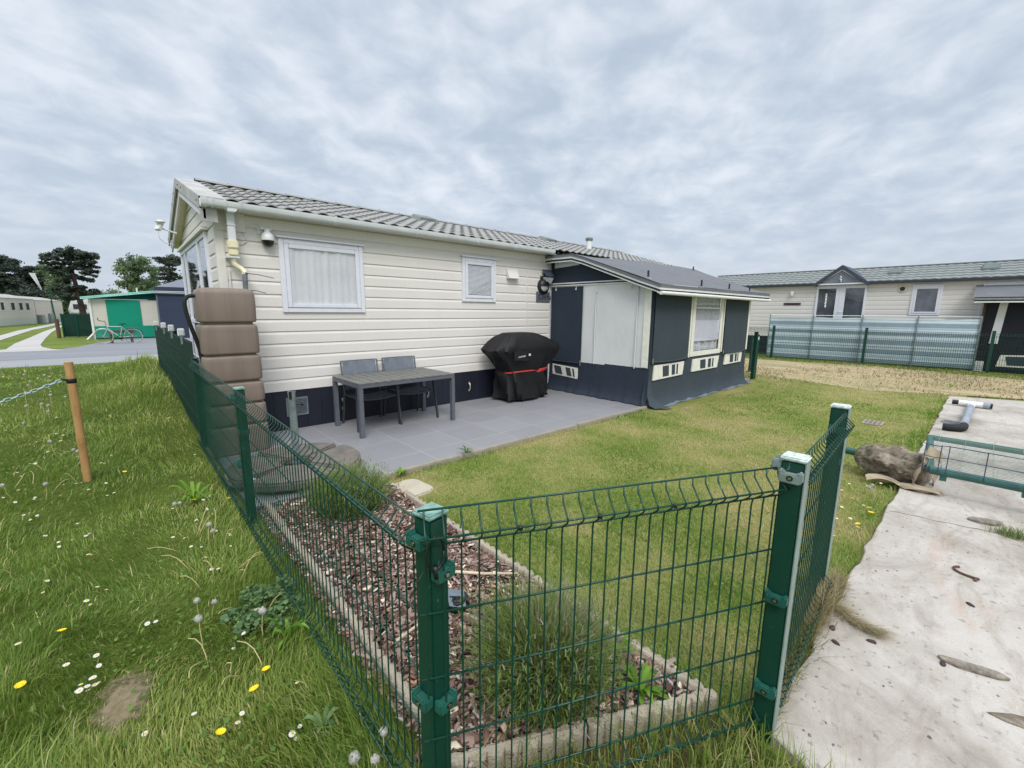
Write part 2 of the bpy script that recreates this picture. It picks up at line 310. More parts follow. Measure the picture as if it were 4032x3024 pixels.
MAT['road'] = asphalt('road_asphalt', (134, 136, 142)); MAT['road2'] = asphalt('pale_concrete_lane', (148, 150, 152)); MAT['drive'] = asphalt('pale_paving', (182, 179, 177))

# ------------------------------------------------------------------ mesh helpers
class FM:
    """wall frame: u along the wall, o outwards, z up"""
    def __init__(s, org, u, n): s.o = Vector((*org, 0)); s.u = Vector((*u, 0)); s.n = Vector((*n, 0))
    def __call__(s, u, o, z): return s.o + s.u*u + s.n*o + Vector((0, 0, z))
ID = lambda x, y, z: Vector((x, y, z))
class MB:
    def __init__(s): s.v = []; s.f = []; s.m = []
    def add(s, vs, fs, mi=0):
        b = len(s.v); s.v += [tuple(v) for v in vs]; s.f += [tuple(i+b for i in f) for f in fs]; s.m += [mi]*len(fs); return s
    def bx(s, x0, x1, y0, y1, z0, z1, fm=ID, mi=0):
        P = [fm(x, y, z) for z in (z0, z1) for y in (y0, y1) for x in (x0, x1)]
        return s.add(P, [(0, 2, 3, 1), (4, 5, 7, 6), (0, 1, 5, 4), (2, 6, 7, 3), (0, 4, 6, 2), (1, 3, 7, 5)], mi)
    def bar(s, a, b, w, h, up=(0, 0, 1), mi=0):
        a, b = Vector(a), Vector(b); d = (b-a).normalized(); sd = d.cross(Vector(up))
        if sd.length < 1e-4: sd = d.cross(Vector((1, 0, 0)))
        sd.normalize(); u = sd.cross(d); P = []
        for p in (a, b):
            for i, j in ((-1, -1), (1, -1), (1, 1), (-1, 1)): P.append(p + sd*(i*w/2) + u*(j*h/2))
        return s.add(P, [(0, 3, 2, 1), (4, 5, 6, 7), (0, 1, 5, 4), (1, 2, 6, 5), (2, 3, 7, 6), (3, 0, 4, 7)], mi)
    def tube(s, pts, r, n=6, mi=0, caps=True):
        pts = [Vector(p) for p in pts]; R = r if isinstance(r, (list, tuple)) else [r]*len(pts)
        rings = []; prev = None
        for i, p in enumerate(pts):
            d = (pts[min(i+1, len(pts)-1)] - pts[max(i-1, 0)]).normalized()
            if prev is None:
                a = Vector((0, 0, 1)) if abs(d.z) < .9 else Vector((1, 0, 0)); sd = d.cross(a).normalized()
            else:
                sd = (prev - d*prev.dot(d))
                sd = sd.normalized() if sd.length > 1e-6 else d.orthogonal().normalized()
            prev = sd; u = d.cross(sd)
            rings.append([p + (sd*math.cos(2*math.pi*k/n) + u*math.sin(2*math.pi*k/n))*R[i] for k in range(n)])
        return s.loft(rings, mi, caps)
    def loft(s, rings, mi=0, caps=True, closed=True):
        n = len(rings[0]); vs = [p for r in rings for p in r]; fs = []
        for i in range(len(rings)-1):
            for k in range(n if closed else n-1):
                k2 = (k+1) % n; fs.append((i*n+k, i*n+k2, (i+1)*n+k2, (i+1)*n+k))
        if caps and closed:
            fs.append(tuple(range(n-1, -1, -1))); fs.append(tuple((len(rings)-1)*n+k for k in range(n)))
        return s.add(vs, fs, mi)
    def cyl(s, a, b, r0, r1=None, n=12, mi=0): return s.tube([a, b], [r0, r0 if r1 is None else r1], n, mi)
    def lathe(s, c, prof, n=16, mi=0, caps=True):
        c = Vector(c); return s.loft([[c + Vector((r*math.cos(2*math.pi*k/n), r*math.sin(2*math.pi*k/n), z)) for k in range(n)] for r, z in prof], mi, caps)
    def prism(s, poly, z0, z1, fm=ID, mi=0):      # poly in (u, z') plane swept along o: fm(u, o, z')
        n = len(poly); P = [fm(u, o, z) for o in (z0, z1) for u, z in poly]
        return s.add(P, [tuple(range(n)), tuple(range(2*n-1, n-1, -1))] + [(k, k+n, (k+1) % n+n, (k+1) % n) for k in range(n)], mi)
    def plate(s, poly, z0, z1, mi=0):             # poly in plan, extruded up
        n = len(poly); P = [Vector((x, y, z)) for z in (z0, z1) for x, y in poly]
        return s.add(P, [tuple(range(n-1, -1, -1)), tuple(range(n, 2*n))] + [(k, (k+1) % n, (k+1) % n+n, k+n) for k in range(n)], mi)
    def grid(s, fn, nu, nv, mi=0):
        P = [fn(i/nu, j/nv) for j in range(nv+1) for i in range(nu+1)]
        return s.add(P, [(j*(nu+1)+i, j*(nu+1)+i+1, (j+1)*(nu+1)+i+1, (j+1)*(nu+1)+i) for j in range(nv) for i in range(nu)], mi)
    def build(s, name, mats, parent=None, org=None, smooth=False, bevel=0, fix=True, seg=2):
        if parent is not None: org = ORG.get(parent.name, Vector())
        org = Vector(org) if org is not None else Vector()
        me = bpy.data.meshes.new(name); me.from_pydata([tuple(Vector(v)-org) for v in s.v], [], s.f)
        mats = mats if isinstance(mats, (list, tuple)) else [mats]
        for m in mats: me.materials.append(MAT[m] if isinstance(m, str) else m)
        if len(mats) > 1: me.polygons.foreach_set('material_index', s.m)
        if fix or bevel:
            bm = bmesh.new(); bm.from_mesh(me)
            if fix: bmesh.ops.recalc_face_normals(bm, faces=bm.faces)
            if bevel:
                ed = [e for e in bm.edges if len(e.link_faces) == 2 and e.calc_face_angle(0) > .5]
                bmesh.ops.bevel(bm, geom=ed, offset=bevel, segments=seg, affect='EDGES', clamp_overlap=True)
            bm.to_mesh(me); bm.free()
        if smooth:
            for p in me.polygons: p.use_smooth = True
            if isinstance(smooth, (int, float)) and smooth is not True: me.set_sharp_from_angle(angle=rad(smooth))
        o = bpy.data.objects.new(name, me); COL.objects.link(o)
        if parent is not None: o.parent = parent; ORG[o.name] = org
        else: o.location = org; ORG[o.name] = org
        return o
ORG = {}
def tag(o, label=None, cat=None, group=None, kind=None):
    if label: o['label'] = label
    if cat: o['category'] = cat
    if group: o['group'] = group
    if kind: o['kind'] = kind
    return o
def thing(name, label, cat, loc=(0, 0, 0), rz=0, group=None):
    o = bpy.data.objects.new(name, None); COL.objects.link(o); o.empty_display_size = .1
    o.location = loc; o.rotation_euler = (0, 0, rz); ORG[o.name] = Vector() if rz else Vector(loc)
    return tag(o, label, cat, group)
def local(name, label, cat, loc, rz=0, group=None):       # children are modelled in the thing's own axes
    o = thing(name, label, cat, loc, rz, group); ORG[o.name] = Vector(); return o
def copy_tree(o, parent=None):
    c = o.copy(); COL.objects.link(c); c.parent = parent
    for ch in o.children: copy_tree(ch, c)
    return c
def dup(o, loc, rz=None, label=None, scale=None):
    c = copy_tree(o); c.location = loc
    if rz is not None: c.rotation_euler = (0, 0, rz)
    if label: c['label'] = label
    if scale: c.scale = (scale,)*3
    return c
def struct(o): return tag(o, kind='structure')
def npmesh(name, V, quads=None, tris=None, tint=None, mat=None, smooth=False):
    me = bpy.data.meshes.new(name); nq = 0 if quads is None else len(quads); ntr = 0 if tris is None else len(tris)
    me.vertices.add(len(V)); me.vertices.foreach_set('co', np.ascontiguousarray(V, np.float32).ravel())
    me.loops.add(nq*4+ntr*3); me.polygons.add(nq+ntr)
    li = np.concatenate([x.ravel() for x in (quads, tris) if x is not None]).astype(np.int32); me.loops.foreach_set('vertex_index', li)
    ls = np.concatenate([np.arange(nq)*4, nq*4+np.arange(ntr)*3]).astype(np.int32); me.polygons.foreach_set('loop_start', ls)
    me.update(calc_edges=True)
    if tint is not None:
        a = me.attributes.new('tint', 'FLOAT', 'POINT'); a.data.foreach_set('value', np.ascontiguousarray(tint, np.float32))
    if smooth: me.polygons.foreach_set('use_smooth', np.ones(nq+ntr, bool))
    if mat: me.materials.append(MAT[mat] if isinstance(mat, str) else mat)
    o = bpy.data.objects.new(name, me); COL.objects.link(o); return o
def blades(name, P, L, W, az, lean, tint, mat):
    n = len(P); d = np.stack([np.cos(az), np.sin(az), 0*az], 1); face = az + rng.uniform(-1.2, 1.2, n) + np.pi/2
    s = np.stack([np.cos(face), np.sin(face), 0*az], 1)*W[:, None]*.5; up = np.array([0, 0, 1.])
    h = np.sqrt(np.maximum(.08, 1-lean**2))
    mid = P + up*(L*.58*np.minimum(1, h+.12))[:, None] + d*(lean*L*.32)[:, None]
    tip = P + up*(L*h)[:, None] + d*(lean*L)[:, None]
    V = np.stack([P-s, P+s, mid-s*.8, mid+s*.8, tip], 1).reshape(-1, 3); b = np.arange(n)[:, None]*5
    return npmesh(name, V, b+np.array([[0, 1, 3, 2]]), b+np.array([[2, 3, 4]]), np.repeat(tint, 5), mat)
_gr = rng.random((4, 128, 128))
def vnoise(x, y, sc, k=0):
    x, y = x*sc+37.3, y*sc+11.7; i, j = np.floor(x).astype(int), np.floor(y).astype(int); fx, fy = x-i, y-j
    fx, fy = fx*fx*(3-2*fx), fy*fy*(3-2*fy); g = _gr[k]; q = lambda a, b: g[a % 128, b % 128]
    return (q(i, j)*(1-fx)+q(i+1, j)*fx)*(1-fy)+(q(i, j+1)*(1-fx)+q(i+1, j+1)*fx)*fy
def fbm(x, y, sc, k=0): return (vnoise(x, y, sc, k)+.5*vnoise(x, y, sc*2.1, (k+1) % 4)+.25*vnoise(x, y, sc*4.3, (k+2) % 4))/1.75
def polar(n, r0, r1, a0, a1):
    r = r0*(r1/r0)**rng.random(n); a = rng.uniform(rad(a0), rad(a1), n); return r*np.cos(a), r*np.sin(a), r

# ================================================================== GROUND
def sheet(name, poly, z, mat):
    m = MB(); m.add([(x, y, z) for x, y in poly], [tuple(range(len(poly)))]); return struct(m.build(name, mat))
sheet('ground', [(-400, -300), (400, -300), (400, 500), (-400, 500)], -.012, 'ground')
def mound(x, y):       # the meadow banks up against the far half of the fence
    return .30*np.exp(-((x-.35)/.75)**2)*np.clip((y-6.8)/3.5, 0, 1)*np.clip((17.3-y)/2.5, 0, 1)
def meadow():
    xs = np.linspace(-9, .62, 50); ys = np.linspace(-1.2, 17.7, 90); X, Y = np.meshgrid(xs, ys)
    Z = -.004+mound(X, Y)+.02*(fbm(X, Y, 1.3)-.5); Z = np.where(X > .5, np.minimum(Z, mound(X, Y)), Z)
    V = np.stack([X, Y, Z], -1).reshape(-1, 3); n = 50
    q = np.array([[j*n+i, j*n+i+1, (j+1)*n+i+1, (j+1)*n+i] for j in range(89) for i in range(49)])
    struct(npmesh('meadow', V, q, None, None, 'roughsoil', True))
meadow()
sheet('lawn', [(1.66, .30), (13.2, .15), (13.4, 4.7), (6.4, 4.7), (1.66, 4.0)], 0, 'lawnsoil')
sheet('corner_ground', [(.5, -.6), (1.9, -.6), (1.9, .55), (1.7, .62), (.7, 1.1), (.5, 1.1)], -.003, 'cornersoil')
sheet('dirt_track', [(13.1, 5.4), (12.4, 2.9), (11.9, 1.6), (12.6, .6), (13.1, -.6), (12, -9), (16.8, -9), (17.0, -.7), (17.5, 1.2), (17.8, 2.5), (17.2, 4), (16.8, 6.5), (13.2, 7.5)], .004, 'dirt')
sheet('road', [(-90, 20.7), (90, 20.4), (90, 24.3), (-90, 24.6)], 0, 'road')
sheet('road_edge_lane', [(-90, 18.3), (90, 17.8), (90, 20.4), (-90, 20.7)], -.004, 'road2')
sheet('dirt_verge', [(-2.2, 24.3), (6, 24.2), (6, 33), (.6, 33), (-.9, 29), (-1.5, 26.2)], -.006, 'road')
sheet('driveway', [(-4.4, 24.4), (-1.76, 24.3), (-2.2, 25.23), (-2.59, 26.74), (-2.8, 28.46), (-3.18, 34.85), (-3.58, 42.5), (-3.92, 55), (-4.1, 70), (-4.7, 70), (-4.2, 55), (-4.09, 44.4), (-3.85, 35.3), (-3.75, 30.1), (-3.62, 27.8), (-3.5, 26)], .004, 'drive')
sheet('driveway_track', [(-6.2, 24.5), (-4.75, 24.5), (-4.55, 28), (-4.6, 32.2), (-4.75, 38), (-4.97, 47.5), (-4.66, 59), (-4.85, 72), (-5.3, 72), (-5.5, 55), (-5.6, 47), (-5.4, 39), (-5.5, 30)], .004, 'drive')
def patio():
    m = MB(); m.bx(.62, 11.4, 3.84, 6.3, -.1, .045); struct(m.build('patio', 'patio'))
    k = MB(); x = 1.70; rr = random.Random(3)
    while x < 6.5:
        L = min(1.0, 6.55-x); k.bx(x, x+L-.006, 3.775+rr.uniform(-.004, .004), 3.838, -.1, .054+rr.uniform(-.004, .004)); x += L
    struct(k.build('patio_kerb', 'kerb', bevel=.008))
    # concrete slab with a ragged left edge
    r2 = random.Random(5); edge = []; x = 1.70
    while x < 12.1: edge.append((x, .388+r2.uniform(-.012, .012))); x += r2.uniform(.05, .22)
    poly = [(1.70, -4), (1.66, -1), (1.60, -.2), (1.64, .2)] + edge + [(12.12, .33), (12.55, -.65), (13.6, -4)]
    s = MB(); s.plate(poly, -.1, .045); struct(s.build('concrete_slab', 'slab', bevel=.006, seg=1))
    b = MB(); b.grid(lambda u, v: Vector((.70+u*.98, (1.075-.49*u*.98)*(1-v)+3.88*v, .022+.012*math.sin(u*9+v*31))), 20, 40)
    struct(b.build('flower_bed_soil', 'soil'))
patio()

# ================================================================== MAIN MOBILE HOME
def siding(m, fm, u0, u1, z0, n, p, clip=None, ztop=None):
    for i in range(n):
        z = z0+i*p; a, b = u0, u1
        if clip:
            a, b = clip(z+p*.5)
            if b-a < .03: continue
        pr = [(.0, z), (.016, z), (.016, z+p*.72), (.013, z+p*.78), (.003, z+p*.94), (0, z+p)]
        if ztop: pr = [(o, min(zz, ztop)) for o, zz in pr]
        m.loft([[fm(u, o, zz) for o, zz in pr] for u in (a, b)], caps=False, closed=False)
HW = 6.17
hf = FM((0, HW), (1, 0), (0, -1)); gf = FM((.93, 0), (0, 1), (-1, 0))
HOUSE = thing('mobile_home', 'long cream clad mobile home with dark skirting and grey tiled roof beside the patio', 'mobile home', (.93, HW, 0))
def window(fm, u0, u1, z0, z1, parent, fw=.062, sash=.055, kind='net', sill=True, outer=None):
    f = MB(); d = .046; ox = .014
    for a, b, c, e, o in ((u0, u0+fw, z0, z1, d), (u1-fw, u1, z0, z1, d), (u0+fw, u1-fw, z0, z0+fw, d-.002), (u0+fw, u1-fw, z1-fw, z1, d-.002)): f.bx(a, b, 0, o, c, e, fm)
    win = f.build('window', 'upvc', parent, bevel=.006)
    a0, a1, c0, c1 = u0+fw, u1-fw, z0+fw, z1-fw; s = MB()
    for a, b, c, e in ((a0, a0+sash, c0, c1), (a1-sash, a1, c0, c1), (a0+sash, a1-sash, c0, c0+sash), (a0+sash, a1-sash, c1-sash, c1)): s.bx(a+.001, b-.001, .001, .054, c+.001, e-.001, fm)
    s.build('sash', 'upvc', win, bevel=.006)
    a0, a1, c0, c1 = a0+sash, a1-sash, c0+sash, c1-sash
    g = MB(); g.bx(a0-.004, a1+.004, .0405, .0435, c0-.004, c1+.004, fm); g.build('pane', 'glass', win, fix=True)
    if kind == 'net':
        k = MB(); k.grid(lambda u, v: fm(a0+u*(a1-a0), .0285+.0065*math.sin(u*26+1.6*math.sin(u*11))*(.6+.4*v)+.0035*math.sin(u*61), c0+v*(c1-c0)), 120, 4); k.build('curtain', 'net', win, smooth=True)
    elif kind == 'blind':
        k = MB(); z = c0+.01
        while z < c1-.012:
            P = [fm(a0+.004, .026, z+.0195), fm(a1-.004, .026, z+.0195), fm(a1-.004, .036, z+.002), fm(a0+.004, .036, z+.002)]; k.add(P, [(0, 1, 2, 3)]); z += .0205
        k.build('blind', 'blind', win)
        k = MB(); k.bx(a0, a1, .017, .021, c0, c1, fm); k.build('backing', 'dark', win)
    else:
        k = MB(); k.bx(a0, a1, .017, .021, c0, c1, fm); k.build('backing', 'doorgrey', win)
    if sill:
        k = MB(); k.bx(u0-.02, u1+.02, .0, .072, z1+.002, z1+.024, fm); k.build('drip_rail', 'upvc', win, bevel=.005)
    return win
def house():
    H = HOUSE
    m = MB(); P = .157; Z0 = .578
    siding(m, hf, .995, 5.925, Z0, 14, P, ztop=2.755); siding(m, hf, 5.955, 11.7, Z0, 14, P, ztop=2.755)
    m.bx(.94, 11.7, -.06, -.001, Z0, 2.76, hf); m.build('wall', 'siding', H)
    # gable end
    rz = lambda y: 2.80+(y-6.0)*.2995 if y < 7.97 else 2.80+(9.94-y)*.2995
    g = MB()
    def clip(z):
        if z < 2.72: return (HW+.03, 9.77)
        h = (z-2.80)/.2995; return (6.0+h+.02, 9.94-h-.02)
    siding(g, gf, HW+.03, 9.77, Z0, 18, P, clip)
    g.prism([(HW, Z0), (9.77, Z0), (9.77, 2.70), (7.97, 3.30), (HW, 2.72)], -.05, -.001, gf); g.build('gable_wall', 'siding', H)
    b = MB(); b.bx(.93, 11.7, 9.70, 9.765, .57, 2.7); b.bx(11.64, 11.7, 6.24, 9.7, .57, 2.75); b.build('rear_wall', 'siding', H)
    c = MB(); c.bx(.925, .995, -.012, .026, .565, 2.56, hf); c.bx(-.012+.0+HW-.008, HW+.07, -.0, .024, .565, 2.56, gf); c.build('corner_trim', 'creamtrim', H, bevel=.005)
    c = MB(); c.bx(.915, 1.22, 0, .045, 2.545, 2.76, hf); c.build('corner_box', 'creamtrim', H, bevel=.006)
    c = MB(); c.bx(5.925, 5.955, 0, .02, .57, 2.755, hf); c.build('joint_trim', 'creamtrim', H, bevel=.004)
    # skirting of vertical boards
    s = MB(); u = .97; r = random.Random(2)
    while u < 11.6: s.bx(u+.0015, u+.1985, -.03, .004+r.uniform(-.001, .001), .04, .5765, hf); u += .2
    u = HW+.02
    while u < 9.7: s.bx(u+.0015, u+.1985, -.03, .004, .0, .5765, gf); u += .2
    s.bx(1.0, 11.6, -.06, -.031, .0, .57, hf)
    sk = s.build('skirting', 'skirt', H)
    for hx in (2.265, 3.676, 4.533):
        h = MB(); h.tube([hf(hx, .004, .235), hf(hx, .03, .245), hf(hx, .036, .30), hf(hx, .03, .355), hf(hx, .004, .365)], .009, 6)
        for z in (.235, .365): h.bx(hx-.013, hx+.013, .003, .01, z-.02, z+.02, hf)
        h.build('handle', 'brass', sk, smooth=60)
    v = MB(); v.bx(1.515, 1.79, .004, .016, .225, .475, hf)
    for k in range(9): v.add([hf(1.535, .017, .25+k*.023), hf(1.77, .017, .25+k*.023), hf(1.77, .027, .264+k*.023), hf(1.535, .027, .264+k*.023)], [(0, 1, 2, 3)])
    v.build('air_grille', simple('grey_grille', (104, 110, 118), .5), sk)
    v = MB(); v.bx(3.25, 3.37, .004, .012, .49, .57, hf); v.build('latch_plate', 'skirt', sk, bevel=.003)
    # roof: pressed tile sheets
    T = MB(); x0, x1 = 1.02, 11.74; ya, za, yb, zb = 5.985, 2.835, 7.97, 3.432; nr = 7
    def prof(x):
        t = ((x-1.02)/.2) % 1; return .026*(max(0, math.sin(math.pi*min(1, t/.72))))**.8 if t < .72 else 0.0
    xs = [x0+(x1-x0)*i/560 for i in range(561)]
    for side in (0, 1):
        for r in range(nr):
            rows = []
            for q, (f, up) in enumerate(((.14, .008), (-.016, .015), (-.016, .027), (.5, .016), (1.12, .003))):
                t = (r+f)/nr; y = ya+(yb-ya)*t; z = za+(zb-za)*t
                if side: y = 2*yb-y
                k = 1
                rows.append([(x, y, z+up+prof(x)*k) for x in xs])
            T.loft(rows, caps=False, closed=False)
    rf = T.build('roof', 'roof', H, smooth=35)
    e = MB()
    for side in (1, -1):
        yb2 = 7.97; ye = yb2-side*1.985
        e.add([(.77, yb2, 3.46), (1.03, yb2, 3.46), (1.03, ye, 2.868), (.77, ye, 2.868), (.77, yb2, 3.435), (1.03, yb2, 3.435), (1.03, ye, 2.84), (.77, ye, 2.84)],
              [(0, 1, 2, 3), (4, 7, 6, 5), (0, 3, 7, 4), (1, 5, 6, 2), (2, 6, 7, 3)])
    e.build('verge_trim', 'trim', rf)
    e = MB(); n = 27
    for k in range(n):
        xa, xb = 1.0+k*.4, min(11.76, 1.0+k*.4+.41)
        e.loft([[(x, 7.97+.075*math.cos(a), 3.455+zz+.04*math.sin(a)) for a in (math.pi, 2.3, 1.57, .84, 0)] for x, zz in ((xa, .008), (xb, .0))], caps=False, closed=False)
    e.build('ridge_cap', 'roof', rf, smooth=40)
    # barge boards and soffit of the gable overhang
    for side, nm in ((1, 'near'), (-1, 'far')):
        Y = lambda d: 7.97-side*d
        for k, (xo, top, dep, mt) in enumerate(((.766, .0, .125, 'trim'), (.80, -.125, .105, 'upvc'))):
            q = MB(); P8 = []
            for xx in (xo, xo+.022):
                for d in (0, 1.985): zt = 3.455-d*.3005+top; P8 += [(xx, Y(d), zt), (xx, Y(d), zt-dep)]
            q.add(P8, [(0, 1, 3, 2), (4, 6, 7, 5), (0, 2, 6, 4), (1, 5, 7, 3), (2, 3, 7, 6), (0, 4, 5, 1)]); q.build('bargeboard', mt, H)
        q = MB(); q.add([(.79, Y(0), 3.29), (.95, Y(0), 3.29), (.95, Y(1.98), 2.70), (.79, Y(1.98), 2.70)], [(0, 1, 2, 3)]); q.build('soffit', 'cream', H)
        for d in (.3, .62, 1.85):
            q = MB(); q.tube([(.758, Y(d), 3.455-d*.3005-.06), (.768, Y(d), 3.455-d*.3005-.06)], .009, 8); q.build('screw', 'black', H)
    q = MB(); q.bx(.768, .93, 5.985, 6.0, 2.60, 2.84); q.build('eave_end_plate', 'trim', H)
    q = MB(); q.bx(.93, 11.7, 6.0, HW+.0, 2.758, 2.77); q.build('eave_soffit', 'creamtrim', H)
    # gutter: squared half-round with sockets
    pr = [(-.012, 0), (-.012, -.05), (-.03, -.075), (-.06, -.082), (-.09, -.075), (-.105, -.05), (-.108, 0), (-.100, 0), (-.097, -.045), (-.06, -.07), (-.02, -.045), (-.02, 0)]
    gp = lambda x, s=1.0, dz=0: [(x, 5.995+(o+.06)*s-.06, 2.83+(z+.04)*s-.04+dz) for o, z in pr]
    G = MB(); G.loft([gp(.775), gp(6.42)]); gt = G.build('gutter', 'gut', H, smooth=50)
    for xa, xb in ((.772, .83), (.865, .885), (.985, 1.01), (1.13, 1.16), (2.2, 2.23), (3.4, 3.43), (4.55, 4.58), (5.40, 5.43), (5.45, 5.48), (6.36, 6.40), (6.41, 6.43)):
        q = MB(); q.loft([gp(xa, 1.22), gp(xb, 1.22)]); q.build('gutter_bracket', 'gut', gt, smooth=50)
    q = MB(); q.prism([(.99, 2.775), (1.13, 2.775), (1.095, 2.725), (1.020, 2.72)], 5.9, 6.07, lambda u, o, z: Vector((u, o, z))); q.build('gutter_outlet', 'gut', gt, bevel=.004)
    D = MB(); D.bx(1.018, 1.096, 6.005, 6.075, 2.37, 2.79)
    D.bx(1.03, 1.084, 6.075, 6.14, 2.590, 2.604); D.bx(.985, 1.128, 6.14, 6.156, 2.585, 2.61); D.bx(1.012, 1.102, 5.998, 6.082, 2.586, 2.608)
    dp = D.build('downpipe', 'gut', H, bevel=.006)
    D = MB(); D.bx(1.004, 1.110, 5.990, 6.09, 2.335, 2.43); D.bx(1.010, 1.104, 5.996, 6.084, 2.255, 2.334); D.build('pipe_adapter', 'cream', dp, bevel=.012)
    D = MB(); D.bx(.985, 1.115, 5.995, 6.156, 2.225, 2.248); D.build('pipe_clip', 'gut', dp, bevel=.004)
    D = MB(); D.tube([(1.055, 6.045, 2.25), (1.055, 6.045, 2.19), (1.06, 6.045, 2.165), (1.085, 6.04, 2.135), (1.12, 6.04, 2.115), (1.145, 6.02, 2.09), (1.15, 6.01, 2.05)], .03, 10)
    D.lathe((1.055, 6.045, 2.2), [(.036, 0), (.036, .05)], 12); D.build('cream_elbow', 'cream', dp, smooth=50)
    D = MB(); pts = []; R = []
    for k in range(34): pts.append((1.15-.0003*k, 6.01, 2.07-.0066*k)); R.append(.028 if k < 12 else (.03 if k % 2 else .025))
    D.tube(pts, R, 10); D.build('flexible_pipe', simple('grey_hose', (110, 114, 118), .5), dp, smooth=50)
    D = MB(); D.tube([(1.15, 5.98, 2.06), (1.28, 5.97, 2.05), (1.45, 5.98, 2.02)], .004, 5); D.tube([(1.15, 5.98, 1.865), (1.25, 5.97, 1.86), (1.35, 5.98, 1.835)], .004, 5); D.build('cable_tie', 'black', dp)
    D = MB(); D.bx(1.005, 1.022, 6.13, 6.15, .62, 2.1); D.build('cable_duct', 'creamtrim', H)
    # windows
    window(hf, 1.565, 2.657, 1.605, 2.53, H); window(hf, 4.384, 5.132, 1.80, 2.545, H, kind='blind')
    # extractor cover
    q = MB(); u0, u1, za_, zb_ = 5.40, 5.66, 2.235, 2.425
    q.add([hf(u0, .014, zb_), hf(u1, .014, zb_), hf(u1, .02, za_), hf(u0, .02, za_), hf(u0, .03, zb_), hf(u1, .03, zb_), hf(u1, .105, za_+.01), hf(u0, .105, za_+.01)], [(0, 1, 5, 4), (4, 5, 6, 7), (0, 4, 7, 3), (1, 2, 6, 5), (3, 7, 6, 2)])
    q.build('extractor_cover', 'siding', H, bevel=.004)
    # gable glazing
    q = MB(); Y0, Y1, W0, W1 = 6.72, 9.55, .80, 2.60
    ms = [6.72, 7.46, 8.98, 9.48]
    for y in ms: q.bx(y, y+.07, 0, .05, W0, W1, gf)
    for z in (W0, 1.42, W1-.06):
        for a, b in zip(ms[:-1], ms[1:]): q.bx(a+.07, b, 0, .047, z, z+.06, gf)
    gw = q.build('gable_window', 'upvc', H, bevel=.005)
    q = MB(); q.bx(6.66, 9.62, 0, .085, W1+.003, W1+.05, gf); q.build('drip_rail', 'creamtrim', gw, bevel=.005)
    for a, b in zip(ms[:-1], ms[1:]):
        q = MB(); q.bx(a+.066, b+.004, .028, .033, W0+.05, W1-.05, gf); q.build('pane', 'glass', gw)
    q = MB(); q.bx(Y0+.03, 9.5, .017, .021, W0, W1, gf); q.build('backing', 'dark', gw)
    # roof vents and flue
    for x, y in ((4.62, 7.72), (8.13, 7.72)):
        z = 3.432-(7.97-y)*.3; q = MB()
        q.add([(x-.24, y-.18, z-.02), (x+.24, y-.18, z-.02), (x+.24, y+.16, z+.07), (x-.24, y+.16, z+.07), (x-.2, y-.16, z+.05), (x+.2, y-.16, z+.05), (x+.17, y+.12, z+.15), (x-.17, y+.12, z+.15)],
              [(0, 1, 5, 4), (1, 2, 6, 5), (2, 3, 7, 6), (3, 0, 4, 7), (4, 5, 6, 7)])
        for k in range(9): q.bx(x-.17+k*.038, x-.15+k*.038, y-.185, y-.165, z+.005, z+.04)
        q.build('roof_vent', simple('vent_grey', (116, 120, 118), .6), rf, bevel=.006)
    q = MB(); q.lathe((9.14, 7.2, 3.1), [(.07, 0), (.066, .34), (.066, .345)], 16); fl = q.build('flue', 'white', rf, smooth=40)
    q = MB(); q.lathe((9.14, 7.2, 3.445), [(.088, 0), (.095, .01), (.095, .055), (.085, .07), (.03, .085)], 16); q.build('flue_cap', simple('flue_grey', (112, 116, 112), .5), fl, smooth=40)
house()
